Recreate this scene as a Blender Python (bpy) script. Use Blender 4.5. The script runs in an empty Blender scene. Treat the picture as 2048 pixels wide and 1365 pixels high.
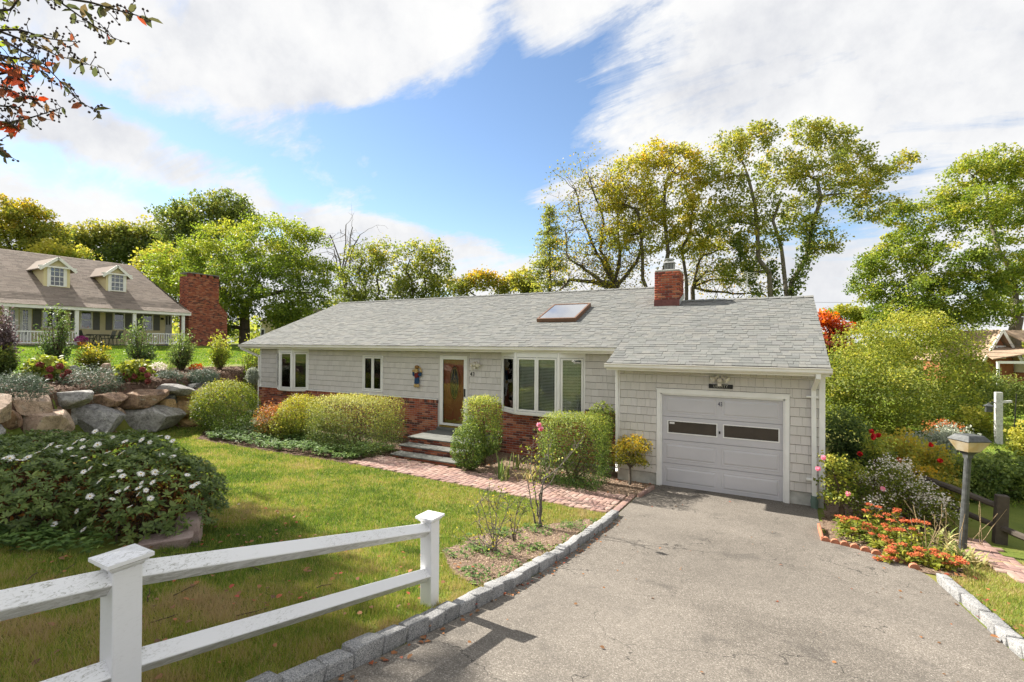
import bpy, math, random
import numpy as np
from mathutils import Vector, Matrix

# ------------------------------------------------------------------ camera, sky, sun, exposure
SC = bpy.context.scene
COL = SC.collection
CAM = np.array([2.2306, -11.3656, 3.2378])
RT = np.array([0.88049, 0.47403, 0.00570]); UP = np.array([-0.00224, -0.00788, 0.99997]); FW = np.array([-0.47396, 0.88049, 0.00590])
RT /= np.linalg.norm(RT); FW -= RT * (FW @ RT); FW /= np.linalg.norm(FW); UP = np.cross(RT, FW)
FPX = 961.64
cd = bpy.data.cameras.new('camera'); cam = bpy.data.objects.new('camera', cd); COL.objects.link(cam)
cd.sensor_width = 36.0; cd.lens = FPX / 2048 * 36.0; cd.clip_start = 0.1; cd.clip_end = 3000
m = Matrix.Identity(4)
for r in range(3):
    m[r][0], m[r][1], m[r][2], m[r][3] = RT[r], UP[r], -FW[r], CAM[r]
cam.matrix_world = m
SC.camera = cam
SC.view_settings.view_transform = 'Standard'; SC.view_settings.look = 'None'
SC.view_settings.gamma = 1.0; SC.view_settings.use_curve_mapping = False
SC.view_settings.exposure = 1.36
SUN_EL = math.radians(39.0); SUN_AZ = math.radians(4.0)       # sun stands off the left end of the house, a touch behind the facade
TO_SUN = Vector((-math.cos(SUN_EL) * math.cos(SUN_AZ), math.cos(SUN_EL) * math.sin(SUN_AZ), math.sin(SUN_EL)))
sd = bpy.data.lights.new('sun', 'SUN'); sun = bpy.data.objects.new('sun', sd); COL.objects.link(sun)
sd.energy = 5.0; sd.angle = math.radians(0.55); sd.color = (1.0, 0.94, 0.85)
sun.rotation_euler = TO_SUN.to_track_quat('Z', 'Y').to_euler(); sun.location = (-20, 0, 30)

def px_ray(u, v): return FW + RT * (u - 1024) / FPX - UP * (v - 682.5) / FPX
def at(u, v, D): return CAM + px_ray(u, v) * D                  # the point a depth D in front of the lens
def at_y(u, v, Y): d = px_ray(u, v); return CAM + d * (Y - CAM[1]) / d[1]
def at_x(u, v, X): d = px_ray(u, v); return CAM + d * (X - CAM[0]) / d[0]

W = bpy.data.worlds.new('World'); SC.world = W; W.use_nodes = True
class NT:                                                       # small node-tree writer
    def __init__(s, tree): s.t = tree; s.t.nodes.clear()
    def n(s, typ, **kw):
        nd = s.t.nodes.new(typ)
        for k, v in kw.items():
            if k.startswith('i_'):
                key = k[2:]; nd.inputs[int(key) if key.isdigit() else key.replace('_', ' ')].default_value = v
            else: setattr(nd, k, v)
        return nd
    def l(s, a, b): s.t.links.new(a, b)
    def m(s, op, a, b=None, c=None, clamp=False):
        nd = s.t.nodes.new('ShaderNodeMath'); nd.operation = op; nd.use_clamp = clamp
        for i, x in enumerate((a, b, c)):
            if x is None: continue
            if isinstance(x, (int, float)): nd.inputs[i].default_value = x
            else: s.l(x, nd.inputs[i])
        return nd.outputs[0]
    def mix(s, f, a, b):
        nd = s.t.nodes.new('ShaderNodeMix'); nd.data_type = 'RGBA'
        for sock, x in ((nd.inputs[0], f), (nd.inputs[6], a), (nd.inputs[7], b)):
            if isinstance(x, (int, float)): sock.default_value = x
            elif isinstance(x, tuple): sock.default_value = (x + (1,))[:4]
            else: s.l(x, sock)
        return nd.outputs[2]
    def ramp(s, f, stops, interp='LINEAR'):
        nd = s.t.nodes.new('ShaderNodeValToRGB'); cr = nd.color_ramp; cr.interpolation = interp
        while len(cr.elements) > 1: cr.elements.remove(cr.elements[-1])
        for i, (p, c) in enumerate(stops):
            e = cr.elements[0] if i == 0 else cr.elements.new(p)
            e.position = p; e.color = (c, c, c, 1) if isinstance(c, (int, float)) else (tuple(c) + (1,))[:4]
        s.l(f, nd.inputs[0]); return nd.outputs[0]
    def noise(s, vec, scale, detail=4, rough=0.55, dist=0.0, out=0):
        nd = s.n('ShaderNodeTexNoise'); nd.inputs['Scale'].default_value = scale; nd.inputs['Detail'].default_value = detail
        nd.inputs['Roughness'].default_value = rough; nd.inputs['Distortion'].default_value = dist
        if vec is not None: s.l(vec, nd.inputs['Vector'])
        return nd.outputs[out]

def build_sky():
    t = NT(W.node_tree)
    sky = t.n('ShaderNodeTexSky'); sky.sky_type = 'NISHITA'; sky.sun_disc = False
    sky.sun_elevation = SUN_EL; sky.sun_rotation = math.atan2(TO_SUN.x, TO_SUN.y)
    sky.air_density = 1.0; sky.dust_density = 0.15; sky.ozone_density = 2.2
    tc = t.n('ShaderNodeTexCoord'); sep = t.n('ShaderNodeSeparateXYZ'); t.l(tc.outputs['Generated'], sep.inputs[0])
    x, y, z = sep.outputs
    zz = t.m('ADD', t.m('MAXIMUM', z, 0.0), 0.22)
    cmb = t.n('ShaderNodeCombineXYZ'); t.l(t.m('DIVIDE', x, zz), cmb.inputs[0]); t.l(t.m('DIVIDE', y, zz), cmb.inputs[1])
    plane = cmb.outputs[0]                                      # the flat cloud deck as seen from below
    st = t.n('ShaderNodeMapping'); st.inputs['Scale'].default_value = (0.55, 1.25, 1); st.inputs['Rotation'].default_value = (0, 0, 0.95); t.l(plane, st.inputs[0])
    cir = t.noise(st.outputs[0], 2.1, 8, 0.66, 0.6)            # streaky high cloud
    cum = t.noise(tc.outputs['Generated'], 4.2, 8, 0.62)  # lumpy low cloud
    big = t.noise(plane, 0.9, 3, 0.5)
    az = t.m('ARCTAN2', x, y); el = t.m('ARCSINE', z)
    # openings in the cloud (azimuth and elevation of the centre, half-widths, strength)
    gap = None
    for (u, v, wu, wv, k, rot) in GAPS:
        d = px_ray(u, v); d = d / np.linalg.norm(d)
        a0 = math.atan2(d[0], d[1]); e0 = math.asin(d[2])
        da = t.m('SUBTRACT', az, a0); de = t.m('SUBTRACT', el, e0); c, s_ = math.cos(rot), math.sin(rot)
        p = t.m('DIVIDE', t.m('ADD', t.m('MULTIPLY', da, c), t.m('MULTIPLY', de, s_)), wu / FPX)
        q = t.m('DIVIDE', t.m('ADD', t.m('MULTIPLY', da, -s_), t.m('MULTIPLY', de, c)), wv / FPX)
        g = t.m('EXPONENT', t.m('MULTIPLY', t.m('ADD', t.m('MULTIPLY', p, p), t.m('MULTIPLY', q, q)), -1.0))
        g = t.m('MULTIPLY', g, k); gap = g if gap is None else t.m('ADD', gap, g)
    dens = t.m('ADD', t.m('MULTIPLY', cir, 1.45), t.m('MULTIPLY', big, 0.5))
    dens = t.m('ADD', dens, t.m('MULTIPLY', cum, 0.60))
    dens = t.m('SUBTRACT', dens, t.m('ADD', gap, 0.34))
    mask = t.ramp(dens, [(0.57, 0.0), (0.68, 0.34), (0.76, 0.78), (0.87, 1.0)])
    ccol = t.ramp(cum, [(0.34, (0.285, 0.292, 0.312)), (0.44, (0.33, 0.334, 0.345)), (0.52, (0.365, 0.367, 0.372)), (0.62, (0.39, 0.39, 0.389))])
    bg1 = t.n('ShaderNodeBackground'); t.l(sky.outputs[0], bg1.inputs[0]); bg1.inputs[1].default_value = 0.075
    bg2 = t.n('ShaderNodeBackground'); t.l(ccol, bg2.inputs[0]); bg2.inputs[1].default_value = 1.0
    mx = t.n('ShaderNodeMixShader'); t.l(mask, mx.inputs[0]); t.l(bg1.outputs[0], mx.inputs[1]); t.l(bg2.outputs[0], mx.inputs[2])
    out = t.n('ShaderNodeOutputWorld'); t.l(mx.outputs[0], out.inputs[0])
    W.cycles.sampling_method = 'MANUAL'; W.cycles.sample_map_resolution = 512
GAPS = [(960, 300, 190, 100, 0.62, 0.0), (700, 255, 260, 40, 0.40, 0.05), (1090, 215, 190, 80, 0.36, 0.3), (960, 435, 250, 50, 0.46, -0.25),
        (450, 290, 240, 34, 0.34, -0.1), (270, 380, 280, 30, 0.34, -0.2), (300, 235, 160, 16, 0.25, -0.2), (640, 390, 160, 26, 0.24, -0.1), (1690, 415, 160, 46, 0.34, 0.1),
        (1270, 110, 200, 40, 0.22, 0.3), (1000, 60, 60, 60, 0.25, 0.5)]
build_sky()

# ------------------------------------------------------------------ mesh helpers
rng = np.random.default_rng(7); random.seed(7)
WP = {}                                                         # world position of every Empty or part, for parenting

def finish(o, label=None, cat=None, group=None, kind=None):
    if label: o['label'] = label
    if cat: o['category'] = cat
    if group: o['group'] = group
    if kind: o['kind'] = kind
    return o
def thing(name, label, cat, loc=(0, 0, 0), group=None, rz=0.0):
    o = bpy.data.objects.new(name, None); COL.objects.link(o); o.location = loc; o.rotation_euler = (0, 0, rz)
    o.empty_display_size = 0.1; WP[o.name] = np.array(loc, float)
    return finish(o, label, cat, group)
def put(name, me, mat, parent=None, local=False, label=None, kind=None):
    o = bpy.data.objects.new(name, me); COL.objects.link(o)
    if mat is not None and not me.materials: me.materials.append(mat)
    if parent is not None:
        o.parent = parent
        if not local: o.location = tuple(-WP[parent.name])
        WP[o.name] = np.zeros(3) if not local else WP[parent.name]
    else: WP[o.name] = np.zeros(3)
    if label: o['label'] = label
    if kind: o['kind'] = kind
    return o
def raw_mesh(name, V, F, smooth=False):
    """V (n,3) floats, F (m,k) ints, all faces with k corners"""
    V = np.asarray(V, np.float32); F = np.asarray(F, np.int32); me = bpy.data.meshes.new(name)
    me.vertices.add(len(V)); me.vertices.foreach_set('co', V.ravel())
    k = F.shape[1]; me.loops.add(F.size); me.loops.foreach_set('vertex_index', F.ravel())
    me.polygons.add(len(F)); me.polygons.foreach_set('loop_start', np.arange(0, F.size, k, dtype=np.int32))
    if smooth: me.polygons.foreach_set('use_smooth', np.ones(len(F), bool))
    me.update(calc_edges=True); return me
class MB:
    def __init__(s): s.v = []; s.f = []
    def add(s, vs, fs):
        b = len(s.v); s.v += [tuple(map(float, p)) for p in vs]; s.f += [tuple(i + b for i in f) for f in fs]; return s
    def hexa(s, p):   # bottom 4 ccw, top 4 ccw
        return s.add(p, [(3, 2, 1, 0), (4, 5, 6, 7), (0, 1, 5, 4), (1, 2, 6, 5), (2, 3, 7, 6), (3, 0, 4, 7)])
    def box(s, x0, x1, y0, y1, z0, z1):
        return s.hexa([(x0, y0, z0), (x1, y0, z0), (x1, y1, z0), (x0, y1, z0), (x0, y0, z1), (x1, y0, z1), (x1, y1, z1), (x0, y1, z1)])
    def quad(s, a, b, c, d): return s.add([a, b, c, d], [(0, 1, 2, 3)])
    def poly(s, pts): return s.add(pts, [tuple(range(len(pts)))])
    def prism(s, pts, ext):
        n = len(pts); e = np.array(ext, float); q = [np.array(p, float) + e for p in pts]
        return s.add(list(pts) + q, [tuple(range(n))[::-1], tuple(range(n, 2 * n))] + [(i, (i + 1) % n, n + (i + 1) % n, n + i) for i in range(n)])
    def beam(s, p0, p1, w, h, up=(0, 0, 1)):
        p0 = np.array(p0, float); p1 = np.array(p1, float); d = p1 - p0; d /= np.linalg.norm(d); u = np.array(up, float)
        r = np.cross(d, u); r /= np.linalg.norm(r); u = np.cross(r, d); r = r * w / 2; u = u * h / 2
        return s.hexa([p0 - r - u, p0 + r - u, p1 + r - u, p1 - r - u, p0 - r + u, p0 + r + u, p1 + r + u, p1 - r + u])
    def cyl(s, p0, p1, r0, r1=None, n=10):
        r1 = r0 if r1 is None else r1
        p0 = np.array(p0, float); p1 = np.array(p1, float); d = p1 - p0; d /= np.linalg.norm(d)
        a = np.array([1., 0, 0]) if abs(d[0]) < 0.8 else np.array([0, 1., 0]); u = np.cross(d, a); u /= np.linalg.norm(u); w = np.cross(d, u)
        th = np.arange(n) * 2 * math.pi / n; ring = [math.cos(t) * u + math.sin(t) * w for t in th]
        return s.add([p0 + r * r0 for r in ring] + [p1 + r * r1 for r in ring],
                     [tuple(range(n))[::-1], tuple(range(n, 2 * n))] + [(i, (i + 1) % n, n + (i + 1) % n, n + i) for i in range(n)])
    def lathe(s, prof, c, n=14):
        vs = []; k = len(prof)
        for r, z in prof:
            for i in range(n):
                a = 2 * math.pi * i / n; vs.append((c[0] + r * math.cos(a), c[1] + r * math.sin(a), c[2] + z))
        fs = [(j * n + i, j * n + (i + 1) % n, (j + 1) * n + (i + 1) % n, (j + 1) * n + i) for j in range(k - 1) for i in range(n)]
        return s.add(vs, fs + [tuple(range(n))[::-1], tuple(range((k - 1) * n, k * n))])
    def ball(s, c, r, n=8, m_=6):
        r = (r, r, r) if isinstance(r, (int, float)) else r
        vs = [(c[0], c[1], c[2] - r[2])]
        for j in range(1, m_):
            ph = -math.pi / 2 + math.pi * j / m_
            vs += [(c[0] + r[0] * math.cos(ph) * math.cos(2 * math.pi * i / n), c[1] + r[1] * math.cos(ph) * math.sin(2 * math.pi * i / n), c[2] + r[2] * math.sin(ph)) for i in range(n)]
        vs.append((c[0], c[1], c[2] + r[2])); T = len(vs) - 1
        fs = [(0, 1 + (i + 1) % n, 1 + i) for i in range(n)] + [(1 + j * n + i, 1 + j * n + (i + 1) % n, 1 + (j + 1) * n + (i + 1) % n, 1 + (j + 1) * n + i) for j in range(m_ - 2) for i in range(n)]
        return s.add(vs, fs + [(T, 1 + (m_ - 2) * n + i, 1 + (m_ - 2) * n + (i + 1) % n) for i in range(n)])
    def build(s, name, mat, parent=None, local=False, smooth=False, bevel=0, label=None, kind=None):
        me = bpy.data.meshes.new(name); me.from_pydata(s.v, [], s.f)
        if smooth: me.polygons.foreach_set('use_smooth', [True] * len(me.polygons))
        me.update(); o = put(name, me, mat, parent, local, label, kind)
        if bevel:
            b = o.modifiers.new('bevel', 'BEVEL'); b.width = bevel; b.segments = 2; b.limit_method = 'ANGLE'; b.angle_limit = 0.6
        return o
def box_part(name, mat, parent, *dims, **kw): return MB().box(*dims).build(name, mat, parent, **kw)

def pieces(name, unit, mat, parent, specs, cap=300, rest_name=None):
    """alike pieces of a surface: specs = [(loc, scale(3), 3x3 rot or None)]; the first `cap` are objects of their own, the rest are one joined part"""
    V0 = np.array([v.co[:] for v in unit.vertices]); F0 = [tuple(p.vertices) for p in unit.polygons]; MI = [p.material_index for p in unit.polygons]
    if not unit.materials: unit.materials.append(mat)
    off = WP[parent.name]
    for loc, sc, R in specs[:cap]:
        o = bpy.data.objects.new(name, unit); COL.objects.link(o); o.parent = parent
        M4 = Matrix.Translation(Vector(np.array(loc) - off)) @ (Matrix(R).to_4x4() if R is not None else Matrix.Identity(4)) @ Matrix.Diagonal((*sc, 1.0))
        o.matrix_local = M4
    rest = specs[cap:]
    if rest:
        nv = len(V0); vs = []; fs = []
        for k, (loc, sc, R) in enumerate(rest):
            v = V0 * np.array(sc)
            if R is not None: v = v @ np.array(R).T
            vs.append(v + np.array(loc)); fs += [tuple(i + k * nv for i in f) for f in F0]
        me = bpy.data.meshes.new(rest_name or name); me.from_pydata(np.concatenate(vs).tolist(), [], fs); me.update()
        for mm in unit.materials: me.materials.append(mm)
        me.polygons.foreach_set('material_index', MI * len(rest)); put(rest_name or name, me, mat, parent, kind='stuff')
def unit_box(name, taper=0.0, bev=0.0):
    """1 x 1 x 1 block centred on x, y from 0 (back) to -1 (front), z 0..1"""
    b = MB().hexa([(-.5, -1, 0), (.5, -1, 0), (.5, 0, 0), (-.5, 0, 0), (-.5, -1 + taper, 1), (.5, -1 + taper, 1), (.5, 0, 1), (-.5, 0, 1)])
    me = bpy.data.meshes.new(name); me.from_pydata(b.v, [], b.f); me.update(); return me
def lipped(me, top, lip):
    """second material on the butt end (the face that looks down the slope or wall)"""
    me.materials.append(top); me.materials.append(lip); me.polygons[0].material_index = 1
    if len(me.polygons) > 6: me.polygons[6].material_index = 1
    return me
def unit_shingle(name, taper, lip):
    """like unit_box with a chamfered lower lip"""
    vs = [(-.5, -1 + .45, 0), (.5, -1 + .45, 0), (.5, 0, 0), (-.5, 0, 0), (-.5, -1 + taper, 1), (.5, -1 + taper, 1), (.5, 0, 1), (-.5, 0, 1), (-.5, -1, lip), (.5, -1, lip)]
    fs = [(3, 2, 1, 0), (4, 5, 6, 7), (8, 9, 5, 4), (1, 2, 6, 5, 9), (2, 3, 7, 6), (3, 0, 8, 4, 7), (0, 1, 9, 8)]
    me = bpy.data.meshes.new(name); me.from_pydata(vs, [], fs); me.update(); return me

# ------------------------------------------------------------------ materials
def new_mat(name):
    M = bpy.data.materials.new(name); M.use_nodes = True; return M, NT(M.node_tree)
def pbsdf(t, col, rough=0.7, spec=0.3, normal=None, metal=0.0):
    b = t.n('ShaderNodeBsdfPrincipled'); b.inputs['Metallic'].default_value = metal; b.inputs['Specular IOR Level'].default_value = spec
    if isinstance(col, tuple): b.inputs['Base Color'].default_value = (col + (1,))[:4]
    else: t.l(col, b.inputs['Base Color'])
    if isinstance(rough, (int, float)): b.inputs['Roughness'].default_value = rough
    else: t.l(rough, b.inputs['Roughness'])
    if normal is not None: t.l(normal, b.inputs['Normal'])
    return b
def outp(t, sh):
    o = t.n('ShaderNodeOutputMaterial'); t.l(sh, o.inputs[0])
def bump(t, h, strength, dist=0.01):
    b = t.n('ShaderNodeBump'); b.inputs['Strength'].default_value = strength; b.inputs['Distance'].default_value = dist; t.l(h, b.inputs['Height']); return b.outputs[0]
def geo(t): return t.n('ShaderNodeNewGeometry')
def solid(name, c, rough=0.6, spec=0.3, var=0.12, scale=6.0, bmp=0.0, metal=0.0, bscale=60):
    """plain paint / metal / cloth with slight unevenness of colour"""
    M, t = new_mat(name); g = geo(t); n = t.noise(g.outputs['Position'], scale, 5, 0.6)
    lo = tuple(max(0, x * (1 - var)) for x in c); hi = tuple(min(1, x * (1 + var)) for x in c)
    col = t.ramp(n, [(0.3, lo), (0.7, hi)])
    nm = bump(t, t.noise(g.outputs['Position'], bscale, 4), bmp) if bmp else None
    outp(t, pbsdf(t, col, rough, spec, nm, metal).outputs[0]); return M
def piece_mat(name, cols, rough=0.8, fine=30.0, fvar=0.25, bmp=0.3, spec=0.2, streak=None, patch=0.0):
    """each separate piece takes its own colour from `cols`; fine grain inside a piece"""
    M, t = new_mat(name); g = geo(t); oi = t.n('ShaderNodeObjectInfo')
    r = t.m('FRACT', t.m('ADD', oi.outputs['Random'], g.outputs['Random Per Island']))
    k = len(cols); base = t.ramp(r, [((i + 0.0) / k, c) for i, c in enumerate(cols)], 'CONSTANT')
    pos = g.outputs['Position']
    if streak:
        mp = t.n('ShaderNodeMapping'); mp.inputs['Scale'].default_value = streak; t.l(pos, mp.inputs[0]); pos = mp.outputs[0]
    n = t.noise(pos, fine, 6, 0.65)
    f = t.m('ADD', t.m('MULTIPLY', t.m('SUBTRACT', n, 0.5), 2 * fvar), 1.0)
    if patch:
        n2 = t.noise(g.outputs['Position'], 0.7, 3, 0.5); f = t.m('MULTIPLY', f, t.m('ADD', t.m('MULTIPLY', t.m('SUBTRACT', n2, 0.5), 2 * patch), 1.0))
    vm = t.n('ShaderNodeVectorMath'); vm.operation = 'SCALE'; t.l(base, vm.inputs[0]); t.l(f, vm.inputs['Scale'])
    outp(t, pbsdf(t, vm.outputs[0], rough, spec, bump(t, n, bmp, 0.006)).outputs[0]); return M
LEAF_GAIN = 1.55
def leaf_mat(name, cols, trans=0.4, spread=0.5, rough=0.55, spec=0.25, attr=True):
    M, t = new_mat(name); g = geo(t); cols = [tuple(min(.85, x * LEAF_GAIN) for x in c) for c in cols]
    r = t.m('MULTIPLY', t.m('SUBTRACT', g.outputs['Random Per Island'], 0.5), spread)
    if attr:
        a = t.n('ShaderNodeAttribute'); a.attribute_name = 'tint'; f = t.m('ADD', a.outputs['Fac'], r, clamp=True)
    else: f = t.m('ADD', r, 0.5, clamp=True)
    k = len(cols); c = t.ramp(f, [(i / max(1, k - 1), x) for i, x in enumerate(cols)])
    b = pbsdf(t, c, rough, spec)
    tr = t.n('ShaderNodeBsdfTranslucent')
    hs = t.n('ShaderNodeHueSaturation'); hs.inputs['Saturation'].default_value = 1.08; hs.inputs['Value'].default_value = 1.45; t.l(c, hs.inputs['Color']); t.l(hs.outputs[0], tr.inputs[0])
    mx = t.n('ShaderNodeMixShader'); mx.inputs[0].default_value = trans; t.l(b.outputs[0], mx.inputs[1]); t.l(tr.outputs[0], mx.inputs[2])
    outp(t, mx.outputs[0]); return M
def ground_mat(name, cols, scales=(0.5, 6.0, 60.0), weights=(0.5, 0.3, 0.2), bmp=0.5, rough=0.9, bdist=0.02):
    M, t = new_mat(name); g = geo(t); s = None; hs = None
    for sc, w in zip(scales, weights):
        n = t.noise(g.outputs['Position'], sc, 5, 0.6); x = t.m('MULTIPLY', n, w); s = x if s is None else t.m('ADD', s, x); hs = n
    k = len(cols); c = t.ramp(s, [(0.32 + 0.36 * i / max(1, k - 1), x) for i, x in enumerate(cols)])
    outp(t, pbsdf(t, c, rough, 0.15, bump(t, hs, bmp, bdist)).outputs[0]); return M
def glass_mat(name, tint=(0.9, 0.93, 0.95), refl=0.10):
    M, t = new_mat(name)
    fr = t.n('ShaderNodeFresnel'); fr.inputs[0].default_value = 1.5
    gl = t.n('ShaderNodeBsdfGlossy'); gl.inputs['Roughness'].default_value = 0.015
    tp = t.n('ShaderNodeBsdfTransparent'); tp.inputs[0].default_value = tint + (1,)
    mx = t.n('ShaderNodeMixShader'); t.l(t.m('ADD', fr.outputs[0], refl, clamp=True), mx.inputs[0]); t.l(tp.outputs[0], mx.inputs[1]); t.l(gl.outputs[0], mx.inputs[2])
    outp(t, mx.outputs[0]); return M

MT = {}
MT['white_trim'] = solid('white_trim', (0.78, 0.78, 0.76), 0.45, 0.4, 0.06, 3)
MT['gutter'] = solid('gutter_white', (0.74, 0.715, 0.66), 0.4, 0.4, 0.08, 2)
MT['soffit'] = solid('soffit_cream', (0.66, 0.61, 0.48), 0.6, 0.3, 0.06, 3)
MT['siding'] = piece_mat('cedar_shingle_grey', [(0.595, 0.57, 0.54), (0.57, 0.548, 0.522), (0.62, 0.595, 0.567), (0.58, 0.555, 0.53), (0.605, 0.583, 0.558)], 0.85, 22.0, 0.10, 0.5, 0.15, streak=(3.0, 3.0, 0.25), patch=0.06)
MT['siding_back'] = solid('siding_paper', (0.20, 0.19, 0.18), 0.9)
MT['roof_shingle'] = piece_mat('asphalt_shingle', [(0.165, 0.17, 0.16), (0.178, 0.18, 0.17), (0.155, 0.16, 0.152), (0.17, 0.17, 0.16), (0.185, 0.185, 0.172), (0.16, 0.162, 0.157), (0.172, 0.176, 0.17), (0.14, 0.145, 0.14)], 0.95, 40.0, 0.35, 0.35, 0.1, patch=0.07)
MT['roof_base'] = solid('roof_felt', (0.07, 0.07, 0.07), 0.95)
MT['brick'] = piece_mat('red_brick', [(0.30, 0.085, 0.05), (0.36, 0.12, 0.07), (0.25, 0.07, 0.05), (0.40, 0.15, 0.085), (0.16, 0.055, 0.045), (0.33, 0.10, 0.06), (0.28, 0.09, 0.06), (0.10, 0.05, 0.045), (0.42, 0.19, 0.12)], 0.9, 28.0, 0.35, 0.6, 0.12)
MT['mortar'] = solid('mortar', (0.34, 0.30, 0.27), 0.95, 0.1, 0.2, 30, 0.4)
MT['concrete'] = solid('foundation_concrete', (0.46, 0.46, 0.43), 0.9, 0.15, 0.2, 5, 0.5)
MT['bluestone'] = solid('bluestone', (0.155, 0.158, 0.145), 0.8, 0.2, 0.25, 4, 0.3)
MT['door_paint'] = solid('garage_door_paint', (0.52, 0.515, 0.54), 0.5, 0.3, 0.05, 1.5)
MT['black'] = solid('black_paint', (0.018, 0.018, 0.018), 0.5)
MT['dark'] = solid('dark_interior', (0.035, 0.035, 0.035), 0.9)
MT['glass'] = glass_mat('window_glass', refl=0.06)
MT['dark_glass'] = solid('dark_window_glass', (0.055, 0.045, 0.035), 0.3, 0.35, .2, 4)
MT['brown_metal'] = solid('brown_metal', (0.16, 0.085, 0.05), 0.45, 0.4, 0.15, 5)
MT['flashing'] = solid('painted_flashing', (0.15, 0.055, 0.05), 0.6, 0.3, 0.3, 12)
MT['galv'] = solid('galvanised_metal', (0.45, 0.46, 0.45), 0.5, 0.4, 0.25, 25, 0.0, 0.7)
# ------------------------------------------------------------------ the lie of the land
def q_of(y): yy = np.clip(y, -11.6, 0.0); return 0.0130 * yy * yy
def x_wall(y): return np.interp(y, [-30, -12, -10, -7.3, -4.8, -1.9, 0.0, 3, 60], [-9.0, -10.0, -11.3, -13.0, -14.6, -15.35, -17.2, -18, -22])
def G(x, y):
    x = np.asarray(x, float); y = np.asarray(y, float)
    z = q_of(y) + 0.02 * (-1.0 - np.clip(x, -16.0, -1.0))
    d = x_wall(y) - x
    t = np.clip(d / 0.55, 0, 1); t = t * t * (3 - 2 * t)
    top = np.maximum(1.92 + 0.052 * np.clip(d, 0, 21) + 0.035 * np.sin(x * 0.7) * np.cos(y * 0.6), z)
    return z * (1 - t) + top * t
def g1(x, y): return float(G(x, y))
def hit(u, v, tmax=70.0):
    d = px_ray(u, v); t = np.arange(1.0, tmax, 0.02); P = CAM + t[:, None] * d
    k = np.argmax(P[:, 2] < G(P[:, 0], P[:, 1])); return P[k]
def inside(px, py, poly):
    r = np.zeros(np.shape(px), bool); n = len(poly)
    for i in range(n):
        x0, y0 = poly[i][:2]; x1, y1 = poly[(i + 1) % n][:2]
        c = (y0 > py) != (y1 > py)
        with np.errstate(divide='ignore', invalid='ignore'): r ^= c & (px < (x1 - x0) * (py - y0) / (y1 - y0 + 1e-12) + x0)
    return r
def grid_mesh(name, xs, ys, zf, keep=None):
    X, Y = np.meshgrid(xs, ys); Z = zf(X, Y); nx = len(xs)
    i, j = np.meshgrid(np.arange(nx - 1), np.arange(len(ys) - 1)); a = (j * nx + i).ravel()
    F = np.stack([a, a + 1, a + nx + 1, a + nx], 1)
    if keep is not None: F = F[keep((X[:-1, :-1] + X[1:, 1:]).ravel() / 2, (Y[:-1, :-1] + Y[1:, 1:]).ravel() / 2)]
    V = np.stack([X.ravel(), Y.ravel(), Z.ravel()], 1); used = np.unique(F); mp = np.full(len(V), -1); mp[used] = np.arange(len(used))
    return raw_mesh(name, V[used], mp[F], True)
def geom(a, b, n): return np.geomspace(a, b, n)

MT['lawn'] = ground_mat('lawn_ground', [(0.06, 0.085, 0.02), (0.10, 0.135, 0.025), (0.135, 0.165, 0.03), (0.20, 0.18, 0.05), (0.19, 0.145, 0.06)], (0.35, 2.5, 40.0), (0.55, 0.25, 0.2))
MT['soil'] = ground_mat('bed_soil', [(0.11, 0.075, 0.052), (0.20, 0.14, 0.10), (0.29, 0.21, 0.15), (0.15, 0.105, 0.075)], (1.2, 14.0, 90.0), (0.3, 0.3, 0.4), 0.9, 0.95, 0.03)
MT['mulch'] = ground_mat('bark_mulch', [(0.035, 0.022, 0.016), (0.09, 0.055, 0.038), (0.17, 0.11, 0.08), (0.07, 0.045, 0.03)], (2.0, 18.0, 70.0), (0.25, 0.35, 0.4), 1.0, 0.95, 0.04)
xs = np.concatenate([-geom(34, 320, 16)[::-1], np.arange(-33, -19, 1.0), np.arange(-19, 8, 0.25), np.arange(8, 30, 1.5), geom(31, 320, 16)])
ys = np.concatenate([-geom(16, 120, 8)[::-1], np.arange(-15, 5, 0.25), np.arange(5, 40, 1.5), geom(41, 420, 16)])
finish(put('ground', grid_mesh('ground', xs, ys, G), MT['lawn']), kind='structure')

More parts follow.
